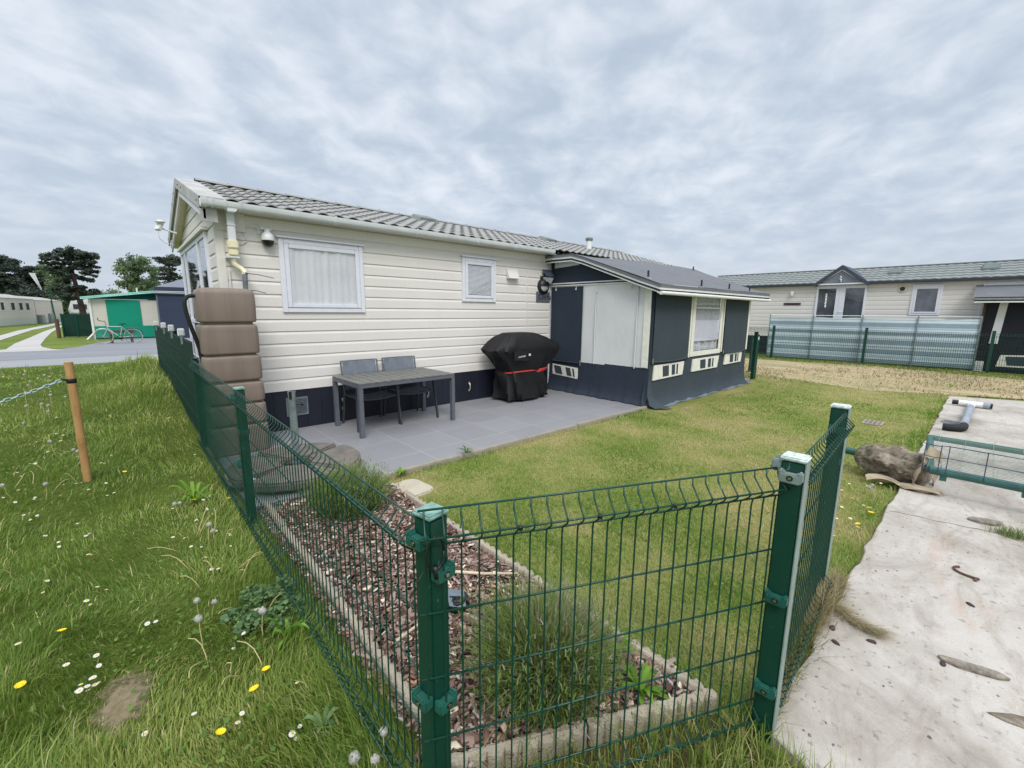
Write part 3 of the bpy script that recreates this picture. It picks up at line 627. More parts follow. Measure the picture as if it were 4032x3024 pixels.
def wall_items():
    # dome camera under its bracket
    t = thing('security_camera', 'white dome camera with dark lens fixed beside the large window', 'camera', hf(1.44, .016, 2.50))
    q = MB(); q.bx(1.345, 1.475, .016, .026, 2.545, 2.63, hf); q.bx(1.37, 1.50, .026, .085, 2.60, 2.622, hf); b = q.build('bracket', 'white', t, bevel=.004)
    q = MB(); c = hf(1.445, .075, 0); q.lathe((c.x, c.y, 2.475), [(.072, 0), (.074, .02), (.07, .05), (.058, .075), (.04, .095), (.03, .13)], 20); q.build('housing', 'white', t, smooth=50)
    q = MB(); q.lathe((c.x, c.y, 2.395), [(.005, 0), (.035, .008), (.058, .03), (.068, .06), (.07, .08)], 20); q.build('dome_lens', 'lens', t, smooth=60)
    q = MB(); q.tube([hf(1.39, .02, 2.63), hf(1.36, .025, 2.66), hf(1.28, .024, 2.645), hf(1.19, .024, 2.57), hf(1.2, .022, 2.52), hf(1.235, .024, 2.455), hf(1.18, .024, 2.41), hf(1.10, .024, 2.385)], .005, 6)
    q.tube([hf(1.215, .026, 2.445), hf(1.165, .026, 2.405)], .011, 6); q.build('cable', 'white', t, smooth=60)
    # aerial on the far side of the gable
    t = thing('roof_aerial', 'small grey aerial on an arm beyond the gable end', 'aerial', (.70, 8.75, 2.86))
    q = MB(); q.tube([(.79, 8.72, 2.80), (.66, 8.72, 2.84), (.60, 8.74, 2.86)], .012, 8); q.build('arm', 'white', t)
    q = MB(); q.bar((.62, 8.74, 2.97), (.56, 8.70, 2.82), .09, .05); q.lathe((.60, 8.70, 2.94), [(.02, -.02), (.07, 0), (.07, .012), (.03, .03)], 12); q.build('head', 'white', t, bevel=.01)
    q = MB(); q.tube([(.56, 8.70, 2.82), (.57, 8.70, 2.70), (.63, 8.72, 2.64), (.74, 8.76, 2.63)], .006, 5); q.build('cable', 'white', t)
    # solar flood light, bulkhead lamp, name plate
    t = thing('solar_wall_light', 'white wall light with tilted solar panel above the round lamp', 'wall light', hf(6.45, .016, 2.36))
    q = MB(); q.add([hf(6.33, .05, 2.47), hf(6.56, .05, 2.47), hf(6.56, .17, 2.34), hf(6.33, .17, 2.34), hf(6.33, .035, 2.455), hf(6.56, .035, 2.455), hf(6.56, .155, 2.325), hf(6.33, .155, 2.325)], [(0, 1, 2, 3), (4, 7, 6, 5), (0, 3, 7, 4), (1, 5, 6, 2), (2, 6, 7, 3), (0, 4, 5, 1)]); q.build('solar_panel', 'solar', t)
    q = MB(); q.add([hf(6.33, .02, 2.33), hf(6.56, .02, 2.33), hf(6.56, .15, 2.31), hf(6.33, .15, 2.31), hf(6.37, .02, 2.20), hf(6.54, .02, 2.20), hf(6.54, .10, 2.20), hf(6.37, .10, 2.20)], [(0, 1, 2, 3), (4, 7, 6, 5), (0, 4, 5, 1), (1, 5, 6, 2), (2, 6, 7, 3), (3, 7, 4, 0)]); q.build('lamp_head', 'light', t, bevel=.006)
    q = MB(); q.bx(6.30, 6.37, .016, .06, 2.27, 2.34, hf); q.bx(6.40, 6.50, .016, .05, 2.30, 2.44, hf); q.build('bracket', 'black', t)
    t = thing('bulkhead_lamp', 'round black bulkhead lamp with half hooded frosted glass', 'wall lamp', hf(6.37, .016, 2.17))
    def disc(r0, r1, o0, o1, u=6.37, z=2.145, a0=0, a1=2*math.pi, n=32):
        return [[hf(u+r*math.cos(a0+(a1-a0)*k/n), o, z+r*math.sin(a0+(a1-a0)*k/n)) for k in range(n)] for r, o in ((r0, o0), (r0, o1), (r1, o1+.012))]
    q = MB(); q.loft(disc(.15, .13, .016, .06)); q.build('housing', 'black', t, smooth=40)
    q = MB(); q.loft([[hf(6.37+r*math.cos(a), o, 2.145+r*math.sin(a)) for a in [math.pi*1.0+math.pi*k/20 for k in range(21)]] for r, o in ((.105, .073), (.09, .095), (.0, .10))], caps=False, closed=False); q.build('lens', 'light', t, smooth=60)
    q = MB(); q.loft([[hf(6.37+r*math.cos(a), o, 2.145+r*math.sin(a)+.004) for a in [math.pi*k/20 for k in range(21)]] for r, o in ((.13, .07), (.105, .115), (.0, .12))], caps=False, closed=False); q.build('hood', 'black', t, smooth=60)
    t = thing('name_plate', 'dark slate name plate with the lettering Corfu below the round lamp', 'sign', hf(6.38, .016, 1.93))
    q = MB(); q.bx(6.185, 6.585, .016, .03, 1.83, 2.035, hf); pl = q.build('plate', 'plate', t, bevel=.006)
    txt(t, 'lettering', 'Corfu', .155, hf(6.235, .0325, 1.885), (rad(90), 0, 0), 'letter', .001)
    for u, z in ((6.2, 1.845), (6.57, 1.845), (6.2, 2.02), (6.57, 2.02)):
        q = MB(); q.loft([[hf(u+.006*math.cos(a), o, z+.006*math.sin(a)) for a in [k*math.pi/4 for k in range(8)]] for o in (.03, .034)]); q.build('screw', 'steel', t)
def txt(parent, name, body, size, loc, rot, mat, ext=.001, sx=1.0):
    c = bpy.data.curves.new('text', 'FONT'); c.body = body; c.size = size; c.extrude = ext; c.resolution_u = 3
    o = bpy.data.objects.new('text', c); COL.objects.link(o); bpy.context.view_layer.update()
    me = bpy.data.meshes.new_from_object(o.evaluated_get(bpy.context.evaluated_depsgraph_get())); bpy.data.objects.remove(o)
    me.name = name; me.materials.clear(); me.materials.append(MAT[mat]); q = bpy.data.objects.new(name, me); COL.objects.link(q)
    q.parent = parent; org = ORG[parent.name]; q.location = Vector(loc)-org; q.rotation_euler = rot; q.scale = (sx, 1, 1); ORG[q.name] = org
    return q
wall_items()

# ================================================================== AWNING TENT
def vent_panel(fm, quad, slots, parent, name='vent_panel', o=.012):
    """ivory panel with dark slanted openings; quad = 4 corners (u,z): tl,tr,br,bl"""
    def pt(s, t):
        (a, b), (c, d), (e, f), (g, h) = quad
        u = (a*(1-s)+c*s)*(1-t)+(g*(1-s)+e*s)*t; z = (b*(1-s)+d*s)*(1-t)+(h*(1-s)+f*s)*t; return u, z
    m = MB(); m.prism([pt(0, 0), pt(1, 0), pt(1, 1), pt(0, 1)], .003, o, fm); p = m.build(name, 'ivory', parent, bevel=.003)
    for s0, s1, sk in slots:
        m = MB(); m.prism([pt(s0-sk, .12), pt(s1-sk, .12), pt(s1, .86), pt(s0, .86)], o+.001, o+.004, fm); m.build('opening', 'awn2', p)
    return p
AX, AY = 6.62, 3.85
def awning(name, label, loc_org):
    T = thing('awning_tent', label, 'awning', loc_org)
    ef = FM((AX, 6.15), (0, -1), (-1, 0))          # end wall: u runs from the home towards the camera
    ff = FM((AX, AY), (1, 0), (0, -1))             # front wall
    LW, LF = 6.15-AY, 4.36
    def cloth(fm, u0, u1, z0, z1, nm, mat, o=.0, amp=.006, nu=24, nv=16, th=.0):
        m = MB(); m.grid(lambda u, v: fm(u0+u*(u1-u0), o+amp*math.sin(u*5.1+v*2.3+u0*3)*math.sin(v*4.2+u*1.7)*(u*(1-u)*4)**.4, z0+v*(z1-z0)), nu, nv); return m.build(nm, mat, T, smooth=True)
    # end wall
    cloth(ef, 0, LW-.0, .67, 2.16, 'end_wall', 'awnw', 0, .012)
    def band(fm, L, nm, mat, ztop):
        m = MB()
        prof = [(.0, ztop), (.004, .5), (.01, .3), (.03, .16), (.075, .085), (.13, .06)] if fm is ef else [(.0, ztop), (.003, .5), (.010, .28), (.026, .15), (.055, .07), (.09, .035), (.13, .018)]
        n = 60
        m.loft([[fm(L*k/n, o*(1+.12*math.sin(k*.9)+.1*math.sin(k*.37)), z+(.006*math.sin(k*1.3) if i > 1 else 0)) for i, (o, z) in enumerate(prof)] for k in range(n+1)], caps=False, closed=False)
        return m.build(nm, mat, T, smooth=True)
    band(ef, LW+.02, 'dark_band', 'awn', .69); band(ff, LF, 'front_band', 'awn2', .78)
    m = MB()                                        # folded cloth at the outer corner of the hem
    c0 = Vector((AX, AY, 0))
    m.loft([[c0+Vector((-.0-.02*s, .03, .45)), c0+Vector((-.10*s, .03, .15)), c0+Vector((-.16*s, .0, .05))] for s in (0, 1)], caps=False, closed=False)
    m.loft([[c0+Vector((0, 0, .5)), c0+Vector((-.02, -.03, .2)), c0+Vector((-.05, -.10, .06)), c0+Vector((-.03, -.2, .02))], [c0+Vector((.05, -.01, .5)), c0+Vector((.03, -.05, .22)), c0+Vector((.03, -.14, .11)), c0+Vector((.06, -.27, .035))], [c0+Vector((.10, -.005, .5)), c0+Vector((.12, -.04, .2)), c0+Vector((.16, -.16, .09)), c0+Vector((.2, -.40, .015))]], caps=False, closed=False)
    m.build('hem_fold', 'awn2', T, smooth=True)
    m = MB(); m.grid(lambda u, v: ff(-.02+u*(LF+.06), .105+.08*v+.018*math.sin(u*19), .022-.012*v+.006*math.sin(u*43+v*5)), 60, 3); m.build('ground_sheet', 'tarp', T, smooth=True)
    b1 = MB(); b1.grid(lambda u, v: ef(.05+u*.79, .02+.01*math.sin(v*3+u*4)*u*(1-u)*4, .645+v*1.48), 12, 10); bl = b1.build('roller_blind', 'awn', T, smooth=True)
    q = MB(); q.tube([ef(.04, .024, .645), ef(.85, .024, .645)], .014, 8); q.tube([ef(.845, .026, .64), ef(.845, .026, 2.12)], .008, 8); q.tube([ef(.045, .022, .64), ef(.045, .022, 2.12)], .007, 8); q.build('blind_rod', 'awn', bl)
    q = MB(); q.tube([ef(.842, .03, .60), ef(.842, .03, .70)], .013, 8); q.build('rod_end', 'steel', bl)
    for u in (1.16, 2.04):
        q = MB(); q.tube([ef(u, .02, .67), ef(u, .02, 2.14)], .010, 8); q.build('inner_pole', 'awnw', T, smooth=60)
    for u, L in ((1.18, .10), (1.90, .07), (.16, .05), (.68, .05), (2.13, .06)):
        q = MB(); q.bx(u-.006, u+.006, .02, .026, 2.13-L, 2.13, ef); q.bx(u-.013, u+.013, .02, .034, 2.11-L, 2.135-L, ef); q.build('strap', 'rail', T)
    q = MB(); q.bx(0, LW-.04, .004, .03, 2.145, 2.163, ef); q.bx(0, LW-.04, .002, .018, 2.163, 2.186, ef, 1); q.bx(0, LW-.04, .004, .034, 2.186, 2.206, ef); q.build('end_rail', ['rail', 'awn'], T)
    m = MB(); m.prism([(0, 2.206), (LW-.12, 2.20), (LW, 2.09), (.69, 2.69), (0, 2.69)], -.01, .006, ef); m.build('gable_panel', 'awn', T)
    m = MB(); m.prism([(.11, 2.665), (.735, 2.645), (.735, 2.53), (.11, 2.50)], .008, .02, ef); m.build('gable_vent', 'awnw', T)
    q = MB(); q.bx(-.035, .0, .0, .035, .045, 2.2, ef); q.build('wall_channel', 'gut', T, bevel=.004)
    # outer corner
    q = MB(); q.bx(LW-.13, LW-.004, .004, .02, .70, 2.12, ef); q.build('corner_strip', 'ivory', T, bevel=.004)
    q = MB(); q.bx(.012, .06, .004, .02, .78, 2.06, ff); q.bx(-.01, .011, -.02, .012, .71, 2.06, ff); q.build('corner_post', 'awn', T, bevel=.003)
    vent_panel(ef, [(.10, .575), (.775, .545), (.775, .325), (.10, .36)], [(.14, .42, .08), (.60, .78, .07), (.84, .90, .05)], T)
    # front wall
    m = MB(); m.bx(0, 1.50, -.03, 0, .76, 2.12, ff); m.bx(2.82, LF, -.03, 0, .76, 2.12, ff); m.bx(1.50, 2.82, -.03, 0, .76, .83, ff); m.bx(1.50, 2.82, -.03, 0, 2.03, 2.12, ff); m.build('front_wall', 'awn2', T)
    m = MB(); m.bx(1.45, 2.87, -.075, -.07, .77, 2.1, ff); m.build('window_backing', 'dark', T)
    def blind(u0, u1, zb):
        b = MB(); b.grid(lambda u, v: ff(u0+u*(u1-u0), .03+.018*math.sin(math.pi*u)*(1-v)+.006*math.sin(u*7+v*3), zb+v*(2.06-zb)+.02*math.sin(math.pi*u)*(v-1)), 20, 14); o = b.build('roller_blind', 'awn2', T, smooth=True)
        q = MB(); q.tube([ff(u0+(u1-u0)*k/8, .034+.018*math.sin(math.pi*k/8), zb-.02*math.sin(math.pi*k/8)) for k in range(9)], .017, 8); q.build('blind_rod', 'awn2', o, smooth=60)
        q = MB(); q.tube([ff(u0+.01, .04, zb-.03), ff(u0+.01, .04, zb+.06)], .012, 8); q.build('rod_end', 'steel', o)
    blind(.06, 1.35, .80); blind(2.95, 4.22, .80)
    q = MB(); q.bx(1.375, 1.43, .004, .03, .79, 2.09, ff); q.build('window_rail', 'ivory', T, bevel=.004)
    q = MB(); q.bx(2.87, 2.915, .004, .03, .82, 2.06, ff); q.build('window_rail', 'ivory', T, bevel=.004)
    q = MB(); q.bx(LF-.14, LF-.02, .004, .022, .80, 2.08, ff); q.build('end_strip', 'ivory', T, bevel=.004)
    u0, u1, z0, z1 = 1.475, 2.845, .80, 2.04; q = MB()
    for a, b, c, d in ((u0, u0+.115, z0, z1), (u1-.115, u1, z0, z1), (u0+.115, u1-.115, z0, z0+.10), (u0+.115, u1-.115, z1-.012, z1)): q.bx(a, b, .003, .02, c, d, ff)
    wi = q.build('window', 'ivory', T, bevel=.004)
    a0, a1, c0, c1 = u0+.115, u1-.115, z0+.10, z1-.012
    q = MB(); q.grid(lambda u, v: ff(a0+u*(a1-a0), -.038+.016*math.sin(u*44+3*math.sin(u*9))*(1.2-v*.4)+.008*math.sin(u*97+v), c0+v*(c1-c0)), 200, 4); q.build('curtain', 'greynet', wi, smooth=True)
    q = MB(); zt, zl = 1.50, 1.10
    q.grid(lambda u, v: ff(a0+.01+u*(a1-a0-.02), .004+.008*math.sin(u*82+.6*math.sin(u*21)), (zl-.015*abs(math.sin(u*38)))*(1-v)+v*zt), 240, 2); q.build('lace_valance', 'lace', wi, smooth=True)
    q = MB(); q.bx(a0, a1, .020, .030, 1.725, 1.75, ff); q.build('glazing_bar', 'rail', wi)
    q = MB(); q.bx(a0, a1, .0185, .0195, c0, c1, ff); q.build('pane', 'glass', wi)
    sl = [(.30, .50, .04), (.60, .71, .035), (.76, .81, .03)]
    vent_panel(ff, [(.16, .735), (1.24, .735), (1.20, .485), (.14, .47)], sl, T, o=.03)
    vent_panel(ff, [(1.60, .745), (2.80, .745), (2.74, .50), (1.58, .50)], sl, T, o=.03)
    vent_panel(ff, [(3.13, .76), (4.06, .76), (4.02, .53), (3.10, .525)], sl, T, o=.03)
    # roof cloth
    xs0, xs1 = AX-.20, AX+LF+.52; prof = [(6.22, 2.735), (5.95, 2.742), (5.48, 2.735), (5.2, 2.655), (4.6, 2.44), (4.0, 2.225), (3.62, 2.10)]
    m = MB(); n = 40; rings = []
    for k in range(n+1):
        t = k/n; sag = -.018*math.sin(t*math.pi*3)**2
        up = max(0, min(1, ((xs0+(xs1-xs0)*t)-6.9)/3.2)); up = up*up*(3-2*up)
        rings.append([(xs0+(xs1-xs0)*t, y+(.30*up if i == 0 else 0), z+(.235, .15, .035, 0, 0, 0, 0)[i]*up+(sag if 0 < i < 6 else 0)+.012*math.sin(t*9+y*2)*(1 if 1 < i < 6 else 0)) for i, (y, z) in enumerate(prof)])
    m.loft(rings, caps=False, closed=False); rf = m.build('roof', 'awnroof', T, smooth=30)
    for zo, mt, nm, w in ((-.032, 'awnroof', 'roof_hem', .05), (-.075, 'rail', 'edge_rail', .036), (-.11, 'awn', 'edge_seal', .03), (-.137, 'rail', 'lower_rail', .022)):
        m = MB()
        for x0 in (xs0+.002+abs(zo)*.2, xs1-.03-abs(zo)*.2):
            for (ya, za), (yb, zb) in zip(prof[:-1], prof[1:]): m.loft([[(x0, y, z+zo+w/2), (x0+.025, y, z+zo+w/2), (x0+.025, y, z+zo-w/2), (x0, y, z+zo-w/2)] for y, z in ((ya, za), (yb, zb))], caps=False)
        m.bx(xs0+.03, xs1-.03, 3.615-zo*.15, 3.65-zo*.15, 2.10+zo-w/2, 2.10+zo+w/2); m.build(nm, mt, T)
    m = MB(); m.tube([(xs0+.02, 3.60, 1.955), (xs1-.03, 3.60, 1.94)], .03, 10); m.build('awning_gutter', 'rail', T, smooth=50)
    for x, y, z in ((AX+.25, 4.1, 2.27), (AX+1.55, 3.75, 2.16), (AX+2.75, 3.72, 2.15), (AX+3.95, 3.75, 2.15), (AX+4.6, 5.4, 2.74)):
        q = MB(); q.bx(x-.02, x+.02, y-.01, y+.01, z-.02, z+.09); q.build('roof_peg', 'awn', T, bevel=.003)
    return T
awning('awning_tent', 'navy and white awning tent joined to the mobile home with low slate grey roof', (AX, AY, 0))

# ================================================================== GREEN MESH FENCES
def vwire_profile(s, b):      # (drop from the top, bulge)
    return [(0, 0), (.022*s, .002), (.05*s, b*.72), (.062*s, b), (.074*s, b*.8), (.098*s, .003), (.12*s, 0), (.89*s, 0), (.912*s, .003), (.936*s, b*.8), (.948*s, b), (.96*s, b*.72), (.988*s, .003), (1.0*s, 0), (1.03*s, 0)]
def mesh_panel(name, label, cat, a, b, ztop, bulge, s=1.0, step=.05, rv=.0027, rh=.0032, n=6, group=None, mat='green', amp=.042):
    a, b, bl = Vector((*a, 0)), Vector((*b, 0)), Vector((*bulge, 0)).normalized(); L = (b-a).length; d = (b-a)/L
    m = MB(); k = max(2, round(L/step)); pr = vwire_profile(s, amp)
    for i in range(k+1):
        p = a+d*(.012+(L-.024)*i/k); m.tube([p+bl*o+Vector((0, 0, ztop-z)) for z, o in pr], rv, n)
    nb = -1
    for z, o in [(0, -.005), (.062*s, amp-.005), (.10*s, -.005), (.30*s, -.005), (.50*s, -.005), (.70*s, -.005), (.90*s, -.005), (.948*s, amp-.005), (1.0*s, -.005)]:
        m.tube([a-d*.004+bl*o+Vector((0, 0, ztop-z)), b+d*.004+bl*o+Vector((0, 0, ztop-z))], rh, n)
    o = m.build(name, mat, None, (*((a+b)/2).xy, ztop-1.03*s), smooth=True, fix=False)
    return tag(o, label, cat, group)
def fence_post(label, x, y, ztop, rz=0, clips=(), group='green fence posts round the garden', strip=None, w=.062, capm='capg', bot=-.1):
    t = local('fence_post', label, 'fence post', (x, y, 0), rz, group); h = w/2
    m = MB(); m.bx(-h, h, -h, h, bot, ztop-.012); m.build('shaft', 'green', t, bevel=.006)
    m = MB(); m.bx(-h-.004, h+.004, -h-.004, h+.004, ztop-.012, ztop+.003); m.build('cap', capm, t, bevel=.005)
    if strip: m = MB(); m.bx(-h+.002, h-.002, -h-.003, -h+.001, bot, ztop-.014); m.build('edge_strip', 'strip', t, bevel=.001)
    for side, z, mt in clips:
        c = MB(); A = {'L': (-1, 0), 'F': (0, -1), 'B': (0, 1), 'R': (1, 0)}[side]; f = FM((A[0]*h, A[1]*h), (-A[1], A[0]), A)
        c.prism([(-.036, z-.010), (-.030, z-.022), (.030, z-.022), (.036, z-.010), (.036, z+.022), (.022, z+.022), (.022, z+.012), (-.022, z+.012), (-.022, z+.022), (-.036, z+.022)], .0, .030, f)
        cl = c.build('clip', mt, t, bevel=.004)
        c = MB(); c.loft([[f(.010*math.cos(k*math.pi/6), o, z-.002+.010*math.sin(k*math.pi/6)) for k in range(12)] for o in (.029, .0315)]); c.build('bolt_recess', 'black', cl)
        c = MB(); c.loft([[f(.006*math.cos(k*math.pi/6), o, z-.002+.006*math.sin(k*math.pi/6)) for k in range(12)] for o in (.031, .0335)]); c.build('bolt', 'steel', cl)
    return t
H0 = 1.64
def fences():
    cp = fence_post('green corner post nearest the camera joining two mesh panels', .60, 1.007, H0-.562, rad(9), [('L', H0-.635, 'clipg'), ('F', H0-.735, 'clipg'), ('L', H0-1.15, 'clipg'), ('F', H0-1.165, 'clipg')], w=.07)
    fence_post('green post beside the stacked taupe tank with a scuffed face', .592, 3.66, H0-.570, 0, [('L', H0-.64, 'clipg'), ('L', H0-1.15, 'clipg'), ('F', H0-.9, 'clipg')])
    fence_post('green post at the house corner behind the taupe tank', .592, 6.2, H0-.572, 0, [('L', H0-.66, 'clipg')], capm='green')
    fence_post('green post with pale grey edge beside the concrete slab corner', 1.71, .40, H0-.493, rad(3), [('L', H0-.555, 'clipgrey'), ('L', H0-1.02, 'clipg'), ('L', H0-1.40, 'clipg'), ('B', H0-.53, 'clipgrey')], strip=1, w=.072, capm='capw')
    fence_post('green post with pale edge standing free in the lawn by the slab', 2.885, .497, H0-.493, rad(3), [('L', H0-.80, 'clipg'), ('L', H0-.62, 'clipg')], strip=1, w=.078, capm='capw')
    mesh_panel('mesh_fence', 'long green mesh panel along the flower bed, nearest the camera on the left', 'fence panel', (.56, 1.03), (.56, 3.64), H0-.585, (-1, 0), 1.0, .0515, group='green mesh fence panels round the garden')
    mesh_panel('mesh_fence', 'green mesh panel in front of the taupe water tank', 'fence panel', (.56, 3.69), (.56, 6.18), H0-.585, (-1, 0), 1.0, .05, group='green mesh fence panels round the garden')
    mesh_panel('mesh_fence', 'short green mesh panel in front of the lavender and bark bed', 'fence panel', (.545, .975), (1.682, .436), H0-.538, (-.43, -.9), 1.06, .0525, .0029, .0035, 8, group='green mesh fence panels round the garden')
    mesh_panel('mesh_fence', 'green mesh panel seen end on beside the concrete slab', 'fence panel', (1.745, .395), (2.85, .462), H0-.522, (.05, -1), 1.04, .05, group='green mesh fence panels round the garden')
    q = MB(); q.tube([(.575+.028*math.cos(a), .945, H0-.66+.05*math.sin(a)) for a in [k*math.pi/8 for k in range(17)]], .0035, 6)
    q.tube([(.545, .945, H0-.69), (.53, .93, H0-.685), (.50, .915, H0-.70)], .002, 5)
    q.tube([(.575, .95, H0-.70), (.578, .945, H0-.735)], .008, 6); tag(q.build('cable_tie', 'black', None, (.575, .945, H0-.72), smooth=True), 'black cable tie looped round the front panel at the corner post', 'cable tie')
    for i, (t, nm) in enumerate(((.22, 'nearest the corner post'), (.42, 'in the middle of the panel'), (.63, 'nearer the slab'))):
        p = Vector((.545, .975, 0)).lerp(Vector((1.682, .436, 0)), t)+Vector((-.43, -.9, 0))*.04+Vector((0, 0, H0-.538-.066))
        q = MB(); q.lathe(p-Vector((0, 0, .008)), [(.003, 0), (.008, .003), (.008, .012), (.003, .016)], 8); q.tube([p, p+Vector((-.004, -.012, -.012))], .002, 5); tag(q.build('wire_knot', 'black', None, p), 'black wire knot on the front panel fold, '+nm, 'wire tie')
    # solid screen along the house gable
    t = thing('privacy_fence', 'dark green solid privacy fence along the meadow past the gable', 'fence', (.59, 10, 0))
    for y0 in np.arange(6.28, 13.7, 1.26):
        m = MB(); y1 = min(13.8, y0+1.245); k = 24
        for j in range(k):
            a = y0+(y1-y0)*j/k; m.bx(.588+.004*(j % 2), .594+.004*(j % 2), a+.001, y0+(y1-y0)*(j+1)/k-.001, .06, 1.255)
        for z in (.1, .3, .55, .8, 1.05, 1.24): m.bx(.580, .587, y0, y1, z-.004, z+.004)
        m.build('screen_panel', 'dkgreen', t)
    for y in (8.78, 11.3, 13.82): m = MB(); m.bx(.60, .65, y-.025, y+.025, -.1, 1.30); m.build('post', 'dkgreen', t, bevel=.005)
    p0 = None
    for y, z, nm in ((7.23, 1.332, 'nearest the house corner'), (8.72, 1.337, 'second from the house corner'), (10.34, 1.334, 'third from the house corner'), (12.7, 1.31, 'farthest from the house corner')):
        if p0 is None:
            p0 = local('solar_fence_light', '', 'solar light', (.575, y, z), 0, 'solar lights along the privacy fence')
            m = MB(); m.bx(-.038, .038, -.012, .012, -.052, .052); m.build('housing', 'white', p0, bevel=.008)
            m = MB(); m.bx(-.028, .028, -.017, -.0125, -.04, .03); m.build('lens', 'light', p0, bevel=.004)
            m = MB(); m.bx(-.012, .012, .0, .016, -.16, -.053); m.build('stem', 'clipgrey', p0)
            o = p0
        else: o = dup(p0, (.575, y, z))
        o['label'] = 'small white solar light on the dark green fence, '+nm
fences()

# ================================================================== EDGING, BED, PAVER
def edging():
    def stone(L):
        m = MB(); n = max(2, round(L/.062)); r = random.Random(int(L*1000)); d = L/n; prof = []; back = []
        for k in range(n):
            for q in range(6):
                a = math.pi*q/6; prof.append((k*d+d*.5-d*.5*math.cos(a), -.010-.017*math.sin(a)))
        prof.append((L, -.010)); back = [(x, -y) for x, y in reversed(prof)]
        P = prof+back; nn = len(P); zt = [.0]*nn
        rings = [[Vector((x, y, z+(0 if j < 2 else .007*math.sin(x*101+y*40)))) for x, y in ((x*1.0, y*sc) for x, y in P)] for j, (z, sc) in enumerate(((-.07, 1), (.05, 1), (.066, .93), (.074, .70)))]
        m.loft(rings); return m
    runs = [('left border of the bark bed', (.72, 1.14), (.735, 3.86)), ('lawn side border of the bark bed', (1.665, .56), (1.70, 3.30)), ('front border of the bark bed behind the short panel', (.70, 1.085), (1.64, .60))]
    for nm, a, b in runs:
        a, b = Vector((*a, 0)), Vector((*b, 0)); L = (b-a).length; n = max(1, round(L/.5)); d = L/n; an = math.atan2((b-a).y, (b-a).x)
        src = None
        for i in range(n):
            p = a+(b-a)*(i/n)+Vector((0, 0, .0+rng.uniform(-.006, .006)))
            if src is None: src = stone(d-.008).build('edging_stone', 'conc', None, (0, 0, 0)); o = src
            else: o = src.copy(); COL.objects.link(o)
            o.location = p; o.rotation_euler = (rng.uniform(-.03, .03), rng.uniform(-.012, .012), an+rng.uniform(-.012, .012))
            tag(o, 'scalloped concrete edging stone in the '+nm, 'edging stone', 'edging stones: '+nm)
    m = MB(); r = random.Random(4); P = [(1.79+.23*math.cos(a)*(1+.10*math.cos(4*a+2.8)), 3.42+.215*math.sin(a)*(1+.1*math.cos(4*a+2.8))) for a in [k*2*math.pi/28 for k in range(28)]]
    m.plate(P, -.03, .022); tag(m.build('stepping_stone', 'paver', None, (1.79, 3.42, 0), bevel=.012), 'pale pebble faced stepping stone at the patio end of the bark bed', 'stepping stone')
    # bark chips
    n = 15000; x, y = rng.uniform(.66, 1.70, n), rng.uniform(.5, 3.86, n); ok = (y > 1.06-.49*(x-.7)) & ~((x < 1.16) & (y > 3.78)); x, y = x[ok], y[ok]; n = len(x)
    dd = np.hypot(x, y); L = np.exp(rng.normal(math.log(.034), .40, n)); W = L*rng.uniform(.32, .75, n); T = rng.uniform(.003, .008, n)
    B = np.array([[-1, -.6, -1], [1, -.4, -1], [.7, .8, -1], [-.8, .5, -1], [-.8, -.5, 1], [.9, -.35, 1], [.6, .65, 1], [-.9, .4, 1]])*.5
    V = B[None]*np.stack([L, W, T], 1)[:, None]*(1+rng.uniform(-.3, .3, (n, 8, 1)))
    def rotm(ax, a):
        c, s = np.cos(a), np.sin(a); R = np.zeros((n, 3, 3)); i, j = [(1, 2), (2, 0), (0, 1)][ax]; R[:, ax, ax] = 1; R[:, i, i] = c; R[:, j, j] = c; R[:, i, j] = -s; R[:, j, i] = s; return R
    R = rotm(2, rng.uniform(0, 6.28, n)) @ rotm(0, rng.normal(0, .35, n)) @ rotm(1, rng.normal(0, .3, n))
    V = np.einsum('nij,nkj->nki', R, V)+np.stack([x, y, .03+.022*rng.random(n)+.012*np.sin(x*9+y*7)], 1)[:, None]
    F = np.array([[0, 3, 2, 1], [4, 5, 6, 7], [0, 1, 5, 4], [1, 2, 6, 5], [2, 3, 7, 6], [3, 0, 4, 7]])
    t = np.clip(rng.beta(2.0, 2.15, n), 0, .999); t[rng.random(n) < .05] = 1
    o = npmesh('bark_mulch', V.reshape(-1, 3), (np.arange(n)[:, None, None]*8+F).reshape(-1, 4), None, np.repeat(t, 8), 'chips'); tag(o, 'brown bark chips covering the narrow flower bed', 'bark mulch', None, 'stuff')
    # sticks and the small spot lamp in the bed
    m = MB(); m.tube([(1.20, 2.08, .075), (1.34, 1.98, .085), (1.46, 1.86, .08), (1.60, 1.70, .10)], [.008, .010, .009, .005], 6); m.tube([(1.30, 2.0, .08), (1.36, 2.08, .085), (1.40, 2.14, .08)], .005, 5); tag(m.build('dry_root', 'wood', None, (1.3, 2, .07), smooth=True), 'pale knotty dry root lying on the bark behind the lavender', 'root')
    m = MB(); m.tube([(.80, 1.72, .07), (.95, 1.74, .08), (1.06, 1.70, .08)], [.008, .008, .006], 6); tag(m.build('pale_stick', 'wood', None, (.9, 1.7, .07), smooth=True), 'pale short stick lying on the bark near the left border', 'stick')
    t = thing('garden_spotlight', 'small black solar spotlight lying in the bark behind the corner post', 'garden light', (1.20, 1.75, .04)); c = Vector((1.20, 1.75, .04))
    m = MB(); m.loft([[c+Vector((r*math.cos(a)*1.1, r*math.sin(a), z)) for a in [k*2*math.pi/7+.3 for k in range(7)]] for r, z in ((.05, 0), (.062, .03), (.055, .07), (.035, .085))]); m.build('body', 'black', t, bevel=.006)
